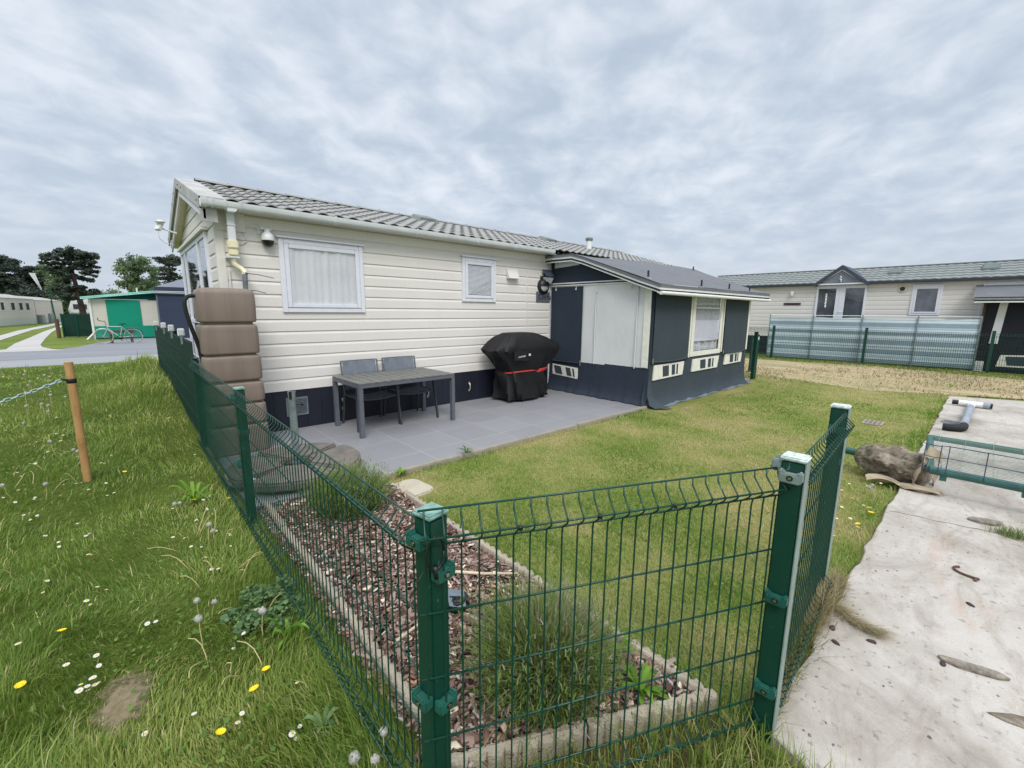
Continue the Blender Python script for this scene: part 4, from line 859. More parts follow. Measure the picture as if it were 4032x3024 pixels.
    m = MB(); m.add([c+Vector(v) for v in ((-.07, -.02, .06), (.0, -.075, .045), (.03, -.01, .10), (-.045, .05, .115))], [(0, 1, 2, 3)]); m.bar(c+Vector((-.02, -.015, .075)), c+Vector((-.01, -.005, .083)), .07, .07); m.build('solar_panel', simple('spot_cell', (96, 110, 120), .12), t)
edging()

# ================================================================== PATIO OBJECTS
def rrect(cx, cy, hx, hy, r, z, n=6):
    P = []
    for sx, sy, a0 in ((1, 1, 0), (-1, 1, 90), (-1, -1, 180), (1, -1, 270)):
        for k in range(n+1):
            a = rad(a0+90*k/n); P.append(Vector((cx+sx*(hx-r)+r*math.cos(a), cy+sy*(hy-r)+r*math.sin(a), z)))
    return P
PZ = .045
def tank():
    t = thing('water_tank', 'tall taupe stacked rainwater tank standing at the house corner', 'water tank', (.86, 5.66, PZ))
    cx, cy, hx, hy = .862, 5.66, .262, .215
    tiers = [(1.86, 1.502), (1.474, 1.16), (1.138, .868), (.843, .622), (.600, .385), (.362, PZ)]
    m = MB(); rings = []
    for i, (zt, zb) in enumerate(tiers):
        e = .004*i
        pr = [(zt, .07 if i == 0 else .020), (zt-.008, .035 if i == 0 else .007), (zt-.024, .010 if i == 0 else .001), (zt-.06, .0), ((zt+zb)/2, -.004), (zb+.02, 0), (zb+.006, .003), (zb, .012)]
        if i == 0: rings.append(rrect(cx, cy, hx-.12, hy-.12, .03, zt+.004))
        for z, ins in pr: rings.append(rrect(cx, cy, hx+e-ins, hy+e-ins, max(.02, .066-ins*.6), z))
        if i < len(tiers)-1:
            zn = tiers[i+1][0]; rings.append(rrect(cx, cy, hx+e-.032, hy+e-.032, .06, zb-.001)); rings.append(rrect(cx, cy, hx+e-.032, hy+e-.032, .06, zn+.001))
    m.loft(rings); m.build('tank_body', 'tank', t, smooth=55)
    m = MB(); q = [(.612, 5.62, 1.775), (.575, 5.62, 1.776), (.535, 5.61, 1.765), (.508, 5.60, 1.73), (.503, 5.60, 1.68), (.51, 5.60, 1.60), (.53, 5.60, 1.48), (.56, 5.62, 1.36), (.592, 5.64, 1.22), (.61, 5.66, 1.05), (.60, 5.66, .8)]
    m.tube(q, .020, 12); m.build('overflow_hose', 'blackrub', t, smooth=60)
tank()
def furniture():
    t = local('garden_table', 'graphite garden table with grey slatted top against the siding', 'table', (2.80, 5.565, PZ), rad(1.2))
    hl, hw, h = .725, .43, .70; m = MB(); n = 12; s = 2*hl/n
    for k in range(n): m.bx(-hl+k*s+.005, -hl+(k+1)*s-.005, -hw, hw, h-.016, h)
    m.build('tabletop', 'tabletop', t, bevel=.002)
    m = MB(); m.bx(-hl+.004, hl-.004, -hw+.003, -hw+.03, h-.065, h-.018); m.bx(-hl+.004, hl-.004, hw-.03, hw-.003, h-.065, h-.018); m.bx(-hl+.004, -hl+.03, -hw+.03, hw-.03, h-.065, h-.018); m.bx(hl-.03, hl-.004, -hw+.03, hw-.03, h-.065, h-.018); m.build('apron', 'tabframe', t, bevel=.003)
    for sx in (-1, 1):
        for sy in (-1, 1):
            m = MB(); x, y = sx*(hl-.03), sy*(hw-.03); m.bx(x-.028, x+.028, y-.028, y-.003, 0, h-.066); m.bx(x-.028, x+.028, y+.003, y+.028, 0, h-.066); m.bx(x-.022, x+.022, y-.003, y+.003, 0, h-.067); m.build('leg', 'tabframe', t, bevel=.003)
    c = local('garden_chair', 'graphite stacking armchair pushed under the left part of the table', 'chair', (2.49, 5.73, PZ), 0, 'chairs at the garden table')
    # front (towards the table) is -Y
    w = .265
    m = MB(); m.grid(lambda u, v: Vector((-w+.02+u*(2*w-.04), -.24+v*.47, .425-.03*math.sin(math.pi*u)*(.6+.4*math.sin(math.pi*v))+.008*math.sin(math.pi*v))), 12, 10); st = m.build('seat', 'sling', c, smooth=True)
    m = MB(); m.tube([(-w, -.245, .43), (-w*.5, -.25, .412), (0, -.252, .405), (w*.5, -.25, .412), (w, -.245, .43)], .016, 8); m.tube([(-w, -.245, .43), (-w, .23, .425)], .014, 8); m.tube([(w, -.245, .43), (w, .23, .425)], .014, 8); m.tube([(-w, .2, .42), (w, .2, .42)], .012, 8); m.build('seat_frame', 'chairframe', c, smooth=60)
    bk = lambda u, z: Vector((-w+u*2*w, .235+(z-.43)*.20+.02*math.sin(math.pi*u), z))
    m = MB(); m.grid(lambda u, v: bk(.04+u*.92, .49+v*.385), 12, 8); b = m.build('backrest', 'sling', c, smooth=True)
    m = MB(); m.tube([bk(0, .43), bk(0, .60), bk(0, .885)], .012, 8); m.tube([bk(1, .43), bk(1, .60), bk(1, .885)], .012, 8); m.tube([bk(u/8, .885) for u in range(9)], .008, 8); m.tube([bk(u/8, .49) for u in range(9)], .008, 8); m.build('back_frame', 'tabframe', c, smooth=60)
    for sx in (-1, 1):
        m = MB(); m.bar((sx*(w+.015), -.22, .66), (sx*(w+.045), -.30, 0), .022, .042, (0, 1, 0)); m.build('leg', 'chairframe', c, bevel=.003)
        m = MB(); m.bar((sx*(w+.005), .235, .43), (sx*(w+.02), .30, 0), .02, .034, (0, 1, 0)); m.build('leg', 'chairframe', c, bevel=.003)
        m = MB(); m.tube([(sx*(w+.012), .27, .655), (sx*(w+.016), 0, .665), (sx*(w+.016), -.235, .655)], .017, 8); m.build('armrest', 'chairframe', c, smooth=60)
    dup(c, (3.115, 5.76, PZ), rad(-2), 'graphite stacking armchair pushed under the right part of the table')
furniture()
def parasol_base():
    t = thing('parasol_stand', 'galvanised parasol tube with rusty rim standing among the concrete weights', 'parasol stand', (1.15, 4.45, PZ)); x, y = 1.15, 4.45
    m = MB(); m.loft([[Vector((x+r*math.cos(a), y+r*math.sin(a), z)) for a in [k*math.pi/10 for k in range(20)]] for r, z in ((.034, .06), (.034, .845), (.036, .846), (.036, .862), (.029, .862), (.029, .5))], caps=False); m.build('tube', 'galv', t, smooth=50)
    m = MB(); m.tube([(x+.034, y-.01, .735), (x+.075, y-.02, .735)], .008, 8); m.tube([(x+.075, y-.02, .735), (x+.09, y-.023, .735)], .022, 10); m.build('clamp_knob', 'black', t)
    m = MB(); m.bx(x-.034, x-.010, y-.037, y-.031, .79, .864); m.build('slot', 'black', t)
    m = MB(); 
    for a in (rad(28), rad(118)): m.bar((x-.52*math.cos(a), y-.52*math.sin(a), .062), (x+.52*math.cos(a), y+.52*math.sin(a), .062), .045, .03)
    m.lathe((x, y, .078), [(.08, 0), (.08, .01), (.05, .012), (.045, .08)], 16); m.build('cross_foot', 'galv', t, smooth=40)
    nm = ['nearest the bark bed', 'farthest from the fence', 'nearest the house wall', 'nearest the mesh fence']
    for k, a0 in enumerate((208, 298, 28, 118)):
        m = MB(); P = []; R = .60; a0r = rad(a0+4); a1 = rad(a0+86); am = rad(a0+45); ctr = Vector((x+.055*math.cos(am), y+.055*math.sin(am), 0))
        for j in range(11): a = a0r+(a1-a0r)*j/10; P.append((x+R*math.cos(a)*(1-.0*j), y+R*math.sin(a)))
        for j in range(6): a = a1+(a0r-a1)*j/5; P.append((x+.13*math.cos(a), y+.13*math.sin(a)))
        ph = .085+.0*k; m.plate(P, .080, .080+ph)
        o = m.build('parasol_weight', 'base', None, (x+.3*math.cos(am), y+.3*math.sin(am), .08), bevel=.018)
        tag(o, 'grey quarter round concrete weight on the parasol foot, '+nm[k], 'parasol weight', 'concrete parasol weights')
    m = MB(); m.lathe((.72, 4.28, .05), [(.045, 0), (.05, .05), (.03, .09), (.008, .10)], 12); tag(m.build('plastic_plug', 'white', None, (.72, 4.28, .05), smooth=True), 'white rounded plastic plug on the patio just behind the fence', 'plug')
parasol_base()
def barbecue():
    t = thing('covered_barbecue', 'gas barbecue under a black cover with red strap by the awning', 'barbecue', (5.42, 5.74, PZ)); cx, cy = 5.42, 5.74
    # (z, half length left, half length right, half depth front, back, corner radius)
    S = [(1.268, .33, .10, .10, .10, .06), (1.262, .42, .20, .15, .15, .08), (1.24, .47, .28, .19, .18, .09), (1.18, .55, .42, .25, .22, .10), (1.10, .65, .60, .30, .26, .08), (1.04, .73, .77, .325, .28, .06), (.975, .80, .815, .33, .28, .05), (.92, .76, .79, .315, .27, .06), (.84, .66, .70, .30, .26, .08), (.72, .56, .55, .29, .25, .1), (.615, .50, .42, .275, .24, .11), (.585, .49, .41, .27, .24, .11), (.55, .50, .42, .275, .24, .11), (.40, .49, .42, .29, .25, .1), (.22, .51, .43, .30, .25, .1), (.10, .52, .44, .30, .25, .1), (.085, .48, .41, .27, .22, .1)]
    rings = []; n = 18
    for zi, (z, l, r_, f, b, rr) in enumerate(S):
        ring = []
        for k in range(72):
            a = 2*math.pi*k/72; c, s = math.cos(a), math.sin(a); hx = r_ if c > 0 else l; hy = b if s > 0 else f
            e = .42+.1*(z > 1.2); px = math.copysign(abs(c)**e, c)*hx; py = math.copysign(abs(s)**e, s)*hy
            w = (.030*math.sin(a*7+z*9)+.030*(abs(math.sin(a*6.5-z*7))**.6-.7)+.016*(abs(math.sin(a*14+z*12))**.5-.7)+.007*math.sin(a*29+z*23))*(1 if z < 1.2 else .3)*(.4 if .56 < z < .62 else 1)*(1.5 if z < .5 else 1)
            d = math.hypot(px, py) or 1; px += px/d*w; py += py/d*w; ring.append(Vector((cx+px, cy+py, z+.012*math.sin(a*6+z*5)*(1 if .1 < z < 1.2 else 0))))
        rings.append(ring)
    m = MB(); m.loft(rings); cv = m.build('cover', 'cover', t, smooth=50)
    m = MB(); pr = []
    for k in range(72):
        a = 2*math.pi*k/72; c, s = math.cos(a), math.sin(a); hx = .422 if c > 0 else .502; hy = .252 if s > 0 else .285
        pr.append((cx+math.copysign(abs(c)**.45, c)*hx, cy+math.copysign(abs(s)**.45, s)*hy, .578-.018*math.sin(a*1.5-2.2)+.03*max(0, c)))
    m.loft([[Vector((x, y, z-.011)) for x, y, z in pr], [Vector((x, y, z+.011)) for x, y, z in pr]], caps=False); m.tube([(cx+.10, cy-.30, .565), (cx+.22, cy-.31, .60), (cx+.36, cy-.30, .625), (cx+.40, cy-.28, .61), (cx+.25, cy-.31, .575), (cx+.12, cy-.302, .555)], .007, 6); m.build('strap', 'red', t, smooth=60)
    m = MB(); m.grid(lambda u, v: Vector((cx-.50+u*.32, cy-.345-.012*math.sin(math.pi*u)-.02*(1-v), .80+v*.17+.01*math.sin(u*6))), 8, 6); fp = m.build('flap', 'cover', t, smooth=True)
    txt(t, 'print', 'campingaz', .043, (cx-.43, cy-.378, .853), (rad(90), rad(-6), 0), 'bright', .0005)
    m = MB(); m.bx(cx-.175, cx-.125, cy-.372, cy-.366, .872, .915); em = m.build('emblem', 'bright', t, bevel=.006); txt(em, 'print', 's', .045, (cx-.162, cy-.373, .882), (rad(90), 0, 0), 'black', .0005)
    for dx, dy in ((-.22, -.24), (.36, -.2), (-.36, .18), (.36, .18)):
        m = MB(); m.tube([(cx+dx-.018, cy+dy, PZ+.035), (cx+dx+.018, cy+dy, PZ+.035)], .035, 14); m.bx(cx+dx-.012, cx+dx+.012, cy+dy-.012, cy+dy+.012, PZ+.06, .16); m.build('castor', 'black', t, smooth=40)
    m = MB(); m.tube([(cx-.70, cy-.05, .93), (cx-.705, cy-.06, .70)], .008, 6); m.build('gas_hose', 'blackrub', t)
barbecue()

# ================================================================== MEADOW SIDE
def bamboo_posts():
    def post(lbl, x, y):
        t = local('bamboo_post', lbl, 'post', (x, y, 0), 0, 'bamboo posts carrying the chain'); m = MB(); prof = [(.033, -.2)]
        for zn in (.12, .41, .72, 1.0): prof += [(.031, zn-.03), (.034, zn-.006), (.0325, zn), (.034, zn+.006), (.031, zn+.03)]
        prof += [(.0305, 1.15)]; m.lathe((0, 0, 0), prof, 20); m.build('cane', 'bamboo', t, smooth=40)
        m = MB(); m.lathe((0, 0, .955), [(.0325, 0), (.0355, .004), (.0355, .04), (.0325, .044)], 16); m.tube([(-.034, -.01, .985), (-.066, -.018, .992), (-.058, -.03, 1.0), (-.034, -.02, .992)], .005, 6); m.build('hook_band', 'black', t, smooth=40); return t
    a, b = Vector((-.40, 5.63, 0)), Vector((-2.6, 4.55, 0)); post('honey coloured bamboo post standing in the daisy meadow with a chain', *a.xy); post('honey coloured bamboo post at the far end of the chain', *b.xy)
    m = MB(); p0, p1 = a+Vector((-.062, -.02, .99)), b+Vector((.05, .02, .99)); n = 56
    pt = lambda t: p0.lerp(p1, t)+Vector((0, 0, -.62*4*t*(1-t)*.36))
    for k in range(n):
        q0, q1 = pt(k/n), pt((k+1)/n); d = (q1-q0); L = d.length; d.normalize(); s = d.cross(Vector((0, 0, 1))).normalized(); u = s.cross(d)
        ax = s if k % 2 else u; c = (q0+q1)/2; R = [c+d*(L*.62*math.cos(a2))+ax*(.0125*math.sin(a2)) for a2 in [j*math.pi/5 for j in range(11)]]; m.tube(R, .0042, 5)
    tag(m.build('barrier_chain', 'rope', None, p0, smooth=True), 'pale galvanised link chain hanging from the bamboo post', 'chain')
bamboo_posts()

# ================================================================== THINGS ON THE SLAB
def slab_items():
    SZ = .045
    # dug up post with its concrete lump
    t = thing('uprooted_post', 'dug up green post stub set in an earthy concrete lump on the slab edge', 'post footing', (5.45, .5, SZ)); A, B = Vector((5.62, .78, .17)), Vector((5.42, .22, .19)); d = (B-A).normalized(); s = d.cross(Vector((0, 0, 1))).normalized(); u = s.cross(d)
    from mathutils import noise as mno
    m = MB(); rings = []
    for i in range(49):
        f = i/48; R = .05+.125*min(1, (f/.30))**.7 if f < .93 else .175-(f-.93)*1.2; ring = []
        for k in range(64):
            a = 2*math.pi*k/64; pt = Vector((math.cos(a)*1.2, math.sin(a)*1.2, f*3.4)); rr = R*(1+.34*mno.fractal(pt*1.1, 1, 2, 4)+.10*mno.fractal(pt*5, .8, 2, 4)); ring.append(A+d*(f*(B-A).length)+s*(rr*.95*math.cos(a))+u*(rr*.92*math.sin(a)))
        rings.append(ring)
    m.loft(rings); m.build('concrete_lump', 'foot', t, smooth=45)
    m = MB(); m.tube([A-d*.10+u*.03, A+d*.06+u*.03], .038, 14); m.build('post_stub', 'gatec', t, smooth=50)
    def ribbon(pts, w, n=40, twist=0):
        m = MB(); P = [Vector(p) for p in pts]; R = []
        for k in range(n+1):
            f = k/n*(len(P)-1); i = min(int(f), len(P)-2); q = P[i].lerp(P[i+1], f-i); R.append([q+Vector((.016*math.sin(k*.8), 0, -w/2+.01*math.sin(k*1.7))), q+Vector((.02*math.cos(k*.9), .012*math.sin(k), w/2+.012*math.sin(k*2.3)))])
        m.loft(R, caps=False, closed=False); return m
    c = B+d*.0
    ribbon([c+s*(.20*math.cos(a))+u*(.195*math.sin(a))+d*(.02*math.sin(3*a)) for a in [k*math.pi/10-.4 for k in range(21)]], .10).build('torn_sack', 'sack', t, smooth=True)
    m = MB(); m.grid(lambda x, y: Vector((5.22+.10*x+.03*math.sin(y*7), .62-.52*y+.02*math.sin(x*9), SZ+.008+.04*abs(math.sin(x*5+y*6))*(1-y*.3)+.018*math.sin(x*11))), 12, 24); m.build('sack_flap', 'sack', t, smooth=True)
    # gate lying flat
    g = thing('garden_gate', 'sea green mesh gate lying flat across the concrete slab', 'gate', (5.95, -.7, .25)); x0, x1, y0, y1, z = 5.25, 6.68, -2.0, .205, .27
    m = MB(); m.tube([(x0, y1, z), (x0, y0, z)], .036, 14); m.tube([(x1, y1+.1, z), (x1, y0, z)], .03, 12); m.tube([(x0, y1, z), (x1, y1+.1, z)], .03, 12); m.tube([(x0, y0, z), (x1, y0, z)], .03, 12)
    for y in (y1-.09, -.36, -1.2): m.bx(x0-.02, x0+.03, y-.022, y+.022, z-.075, z-.02)
    m.build('frame', 'gatec', g, smooth=50)
    m = MB(); n = 28
    for k in range(1, n): x = x0+(x1-x0)*k/n; m.tube([(x, y1+.06, z+.022), (x, y0, z+.022)], .0024, 5)
    for k in range(11): y = y1+.02-k*.2; m.tube([(x0, y, z+.027), (x1, y, z+.027)], .0024, 5)
    m.build('mesh_infill', simple('faded_green_wire', (120, 140, 130), .5), g, fix=False)
    w = tag(thing('wire_fencing', 'bent dark blue wire fencing standing on the fallen gate', 'wire fencing', (5.3, -.8, .3)), None); m = MB()
    for zz, o in ((.50, .03), (.40, .0), (.295, -.02)): m.tube([(x0-.05+o, y1+.07, zz+.01), (x0-.05+o, y1-.02, zz), (x0-.05+o, y1-.10, zz+.012), (x0-.045+o, y0, zz-.01)], .0034, 6)
    for k, y in enumerate((y1+.05, y1-.05, y1-.10, -.12, -.34, -.56, -.78, -1.0, -1.3, -1.6)): m.tube([(x0-.012, y, .515), (x0-.045, y, .40), (x0-.065, y, .27)], .0034, 6)
    for zz in (.36, .45): m.tube([(x0-.04, y1+.10, zz), (x0+.10, y1+.08, zz+.006)], .0034, 6)
    m.build('wires', 'wire', w, fix=False)
    # pipe
    t = thing('waste_pipe', 'grey waste pipe with white tee and black elbow lying on the slab', 'pipe', (9.6, .1, SZ)); zp = SZ+.05
    m = MB(); m.tube([(8.62, .085, zp), (10.75, .06, zp)], .045, 18); m.build('pipe_length', 'pipe', t, smooth=50)
    m = MB(); m.tube([(8.72, .083, zp), (8.56, .087, zp), (8.47, .11, zp), (8.42, .19, zp), (8.41, .28, zp)], [.050, .052, .052, .050, .050], 18); m.lathe((0, 0, -50), [(.001, 0), (.001, .001)], 3) if False else None; m.build('elbow', 'blackrub', t, smooth=50)
    m = MB(); m.tube([(10.6, .062, zp), (10.9, .058, zp)], .050, 16); m.tube([(10.93, .22, zp+.01), (10.93, -.09, zp+.005)], .049, 16); te = m.build('tee', 'white', t, smooth=50)
    m = MB(); m.tube([(10.93, .30, zp+.01), (10.93, .215, zp+.01)], .042, 16); m.build('pipe_end', 'black', te, smooth=50)
    m = MB(); m.tube([(10.93, -.08, zp+.005), (10.93, -.16, zp+.005)], .058, 16); m.build('pipe_end', 'pipe', te, smooth=50)
    m = MB(); m.tube([(10.93, -.15, zp+.005), (10.93, -.19, zp+.005)], .046, 16); m.build('pipe_end', 'black', te, smooth=50)
    m = MB(); m.bx(9.0, 9.03, .12, .32, SZ+.001, SZ+.02); m.bx(9.15, 9.18, .12, .32, SZ+.001, SZ+.02); m.bx(9.03, 9.15, .30, .32, SZ+.001, SZ+.02); m.bx(9.03, 9.15, .12, .14, SZ+.001, SZ+.02); tag(m.build('metal_loop', 'galv', None, (9.1, .22, SZ), bevel=.004), 'small flat metal loop lying beside the waste pipe', 'metal loop')
    m = MB(); S = []
    for k in range(22): f = k/21; S.append((3.78-.10*f+.035*math.cos(f*7.5)*(1-f), -.06-.07*f+.045*math.sin(f*7.5)*(1-f*.6)-.02*f, SZ+.008))
    m.tube(S, .007, 6); tag(m.build('iron_hook', 'rust', None, (3.72, -.09, SZ), smooth=True), 'rusty curled iron hook lying on the concrete slab', 'hook')
    def lump(name, label, cat, c, a, b, h, rz, seed, mat='stone', group=None):
        r = random.Random(seed); m = MB(); P = []; n = 9
        for k in range(n): an = 2*math.pi*k/n; q = r.uniform(.72, 1.12); P.append((a*q*math.cos(an), b*q*math.sin(an)))
        co, si = math.cos(rz), math.sin(rz); R = lambda x, y, z: Vector((c[0]+x*co-y*si, c[1]+x*si+y*co, z))
        m.loft([[R(x, y, SZ-.002) for x, y in P], [R(x*1.03, y*1.03, SZ+h*.5+r.uniform(0, h*.2)) for x, y in P], [R(x*.8, y*.75, SZ+h*r.uniform(.8, 1.05)) for x, y in P]]); tag(m.build(name, mat, None, (*c, SZ), bevel=.003, seg=1), label, cat, group)
    lump('concrete_fragment', 'long wedge of grey mortar lying beyond the crack', 'rubble', (4.84, -.17), .12, .05, .03, rad(-70), 1)
    lump('concrete_fragment', 'dark wedge of old mortar at the right edge of the slab nearest us', 'rubble', (2.72, -.14), .11, .035, .02, rad(-75), 2)
    lump('concrete_fragment', 'broad brown earthy crust of mortar nearest the bottom right corner', 'rubble', (2.52, -.36), .20, .045, .012, rad(-62), 3, 'foot')
    for i, (x, y, nm) in enumerate(((2.549, .348, 'nearest the dry grass clump'), (2.442, .314, 'closest to the fence post'), (2.584, .194, 'below the tip of the dry clump'), (2.66, -.05, 'beside the dark mortar wedge'), (3.35, -.12, 'below the iron hook'))): lump('bark_piece', 'dark bark piece on the slab, '+nm, 'bark piece', (x, y), .022, .012, .01, i, 20+i, simple('dark_bark', (66, 50, 52), .8) if i == 0 else bpy.data.materials['dark_bark'], 'bark pieces strewn on the slab')
    r = random.Random(77)
    v = []
    m = MB()
    for k in range(190):
        x = 1.75+r.random()**1.3*7; y = r.uniform(-1.0, .36) if k % 3 else .36-abs(r.gauss(0, .12)); s_ = r.uniform(.0025, .007)
        P = [Vector((x+s_*r.uniform(.6, 1.3)*math.cos(a)*1.4, y+s_*math.sin(a), 0)) for a in [q*2*math.pi/6+r.random() for q in range(6)]]
        m.loft([[p+Vector((0, 0, SZ)) for p in P], [p*.0+Vector((x, y, 0)).lerp(p, .6)+Vector((0, 0, SZ+s_*.6)) for p in P]], mi=0)
    tag(m.build('slab_grit', 'stone'), 'fine dark crumbs and grit scattered over the slab', 'grit', None, 'stuff')
    m = MB(); m.bx(8.18, 8.50, .90, 1.14, .0, .022)
    dc = thing('drain_cover', 'flat grey drain cover sunk in the lawn beyond the free post', 'drain cover', (8.33, 1.02, 0)); m.build('frame', 'kerb', dc, bevel=.004)
    m = MB()
    for k in range(4): m.bx(8.22, 8.46, .925+k*.052, .955+k*.052, .023, .026)
    m.build('slots', 'base', dc)
    # crack in the slab
    m = MB(); pts = []; r = random.Random(3)
    for k in range(60): y = .37-k*.05; pts.append((4.54+.22*(.37-y)*.9+r.uniform(-.012, .012), y))
    m.loft([[Vector((x-.0035*r.uniform(.3, 1.5), y, SZ+.0012)), Vector((x+.0035*r.uniform(.3, 1.5), y, SZ+.0012))] for x, y in pts], caps=False, closed=False); struct(m.build('slab_crack', 'soil'))
slab_items()

# ================================================================== BACKGROUND RIGHT
def trailer_right():
    t = thing('mobile_home', 'cream mobile home with white double glass door under a small gable, beyond the windbreak', 'mobile home', (19.4, 0, 0)); f = FM((19.4, 9.0), (0, -1), (-1, 0)); Y = lambda y: 9.0-y
    L = 17.5; m = MB(); siding(m, f, 0, Y(4.53), .74, 13, .152, None, 2.70); siding(m, f, Y(3.06), L, .74, 13, .152, None, 2.70); siding(m, f, Y(4.53), Y(3.06), .74, 1, .152)
    m.bx(0, L, -3.6, -.001, .74, 2.70, f); w = m.build('wall', simple_siding2, t)
    m = MB(); m.bx(0, L, -.05, .01, 0, .738, f); m.build('skirting', 'skirt', t)
    m = MB(); u = 0; xs = [k*.05 for k in range(int(L/.05)+1)]; nr = 6; za, zb = 2.74, 3.33
    pf = lambda x: .022*max(0, math.sin(math.pi*((x/.22) % 1)))
    for r in range(nr):
        rows = []
        for q, (fr, up) in enumerate(((0, .006), (-.008, .026), (.5, .014), (1, .003))):
            tt = (r+fr)/nr; rows.append([f(x, .16-2.0*tt, za+(zb-za)*tt+up+pf(x)*(.4 if q == 0 else 1)) for x in xs])
        m.loft(rows, caps=False, closed=False)
    m.loft([[f(0, -1.84, 3.33), f(L, -1.84, 3.33)], [f(0, -3.8, 2.74), f(L, -3.8, 2.74)]], caps=False, closed=False)
    rf = m.build('roof', 'roof2', t, smooth=35)
    m = MB(); m.bx(0, L, -1.90, -1.78, 3.335, 3.385, f); m.build('ridge_cap', 'roof2', rf, bevel=.02)
    m = MB(); m.bx(0, L, .10, .19, 2.67, 2.745, f); m.build('gutter', simple('dark_gutter', (50, 56, 70), .5), t, bevel=.01)
    for y in (2.5, .25):
        m = MB(); c = f(Y(y), -.95, 0); m.add([f(Y(y)-.2, -.7, 3.03), f(Y(y)+.2, -.7, 3.03), f(Y(y)+.2, -1.15, 3.2), f(Y(y)-.2, -1.15, 3.2), f(Y(y)-.17, -.72, 3.09), f(Y(y)+.17, -.72, 3.09), f(Y(y)+.14, -1.1, 3.26), f(Y(y)-.14, -1.1, 3.26)], [(0, 1, 5, 4), (1, 2, 6, 5), (2, 3, 7, 6), (3, 0, 4, 7), (4, 5, 6, 7)]); m.build('roof_vent', simple('vent_green_grey', (92, 104, 104), .6), rf)
    # dormer and doors
    a, b, c, zt = Y(4.62), Y(3.0), Y(3.81), 3.36
    m = MB(); m.prism([(a+.07, 2.70), (b-.07, 2.70), (c, 3.22)], -1.5, .17, f); d = m.build('dormer', simple('dormer_panel', (112, 120, 132), .5), t)
    m = MB()
    for p, q in (((a-.05, 2.68), (c, zt)), ((b+.05, 2.68), (c, zt))):
        for o0, o1, dz in ((.02, .24, .0),): m.add([f(p[0], o1, p[1]), f(q[0], o1, q[1]), f(q[0], o1, q[1]-.14), f(p[0]+(.12 if p[0] < c else -.12), o1, p[1]-.04), f(p[0], -1.4, p[1]), f(q[0], -1.4, q[1]), f(q[0], -1.4, q[1]-.14), f(p[0]+(.12 if p[0] < c else -.12), -1.4, p[1]-.04)], [(0, 1, 2, 3), (4, 7, 6, 5), (0, 4, 5, 1), (2, 6, 7, 3), (0, 3, 7, 4)])
    m.build('dormer_roof', simple('dormer_slate', (58, 66, 82), .6), d)
    m = MB(); m.add([f(a+.10, .175, 2.70), f(b-.10, .175, 2.70), f(c, .175, 3.15)], [(0, 1, 2)]) if False else None
    for p, q in (((a+.12, 2.71), (c, 3.19)), ((b-.12, 2.71), (c, 3.19))): m.bar(f(p[0], .185, p[1]), f(q[0], .185, q[1]), .03, .03)
    m.bx(a+.1, b-.1, .17, .20, 2.68, 2.73, f); m.build('dormer_trim', 'upvc', d)
    m = MB(); m.tube([f(c, .20, 2.78), f(c+.02, .205, 2.84), f(c-.03, .205, 2.88), f(c+.01, .205, 2.93), f(c-.02, .2, 2.97)], .02, 6); m.build('ornament', 'white', d)
    a, b = Y(4.53), Y(3.06); m = MB(); fw = .09
    for p, q in ((a, a+.06), (a+.70, a+.78), (b-.06, b)): m.bx(p, q, .0, .06, .75, 2.68, f)
    for p, q in ((a+.06, a+.70), (a+.78, b-.06)): m.bx(p, q, .0, .06, 2.55, 2.68, f); m.bx(p, q, 0, .06, .75, .95, f)
    m.bx(a+.70-.1, a+.70, 0, .055, .95, 2.55, f); m.bx(a+.78, a+.87, 0, .055, .95, 2.55, f); dr = m.build('double_door', 'upvc', t, bevel=.006)
    for p, q in ((a+.06, a+.60), (a+.87, b-.06)): m = MB(); m.bx(p, q, .02, .025, .95, 2.55, f); m.build('pane', 'glass', dr); m = MB(); m.bx(p, q, .0, .006, .95, 2.55, f); m.build('backing', 'doorgrey', dr)
    m = MB(); m.tube([f(a+.74, .06, 1.72), f(a+.74, .10, 1.72), f(a+.88, .10, 1.72)], .012, 6); m.build('handle', 'steel', dr)
    m = MB(); m.tube([f(a+.32, .014, 1.86+k*.04+0) if k % 2 else f(a+.30, .014, 1.86+k*.04) for k in range(14)], [.015+.02*abs(math.sin(k*1.1)) for k in range(14)], 6); m.build('door_ornament', 'white', dr)
    window(f, Y(1.89), Y(1.17), 1.62, 2.58, t, kind='dark'); window(f, Y(.32), Y(-.5), 1.62, 2.58, t, kind='dark')
    m = MB(); m.bx(Y(5.58), Y(5.0), .016, .03, 1.96, 2.06, f); pq = m.build('name_plaque', 'brown', t, bevel=.012); m = MB(); m.bx(Y(5.5), Y(5.08), .0305, .032, 1.985, 2.035, f); m.build('plaque_inlay', simple('plaque_dark', (64, 52, 50), .6), pq)
    m = MB(); c = f(Y(2.14), .02, 2.48); m.loft([[c+Vector((-o, r*math.cos(k*math.pi/8), r*math.sin(k*math.pi/8))) for k in range(16)] for r, o in ((.12, 0), (.12, .02), (.09, .03))]); vt = m.build('round_vent', simple('vent_cream', (206, 196, 176), .5), t); m = MB(); m.loft([[c+Vector((-o, r*math.cos(k*math.pi/8), r*math.sin(k*math.pi/8))) for k in range(16)] for r, o in ((.07, .031), (.06, .04))]); m.build('vent_grille', 'dark', vt)
    m = MB(); m.bx(Y(5.36), Y(5.24), .016, .14, 2.40, 2.48, f); m.bx(Y(5.34), Y(5.26), .05, .15, 2.32, 2.40, f); m.build('outside_lamp', 'white', t, bevel=.01)
simple_siding2 = siding_mat('cream_siding_right', (222, 217, 212))
trailer_right()
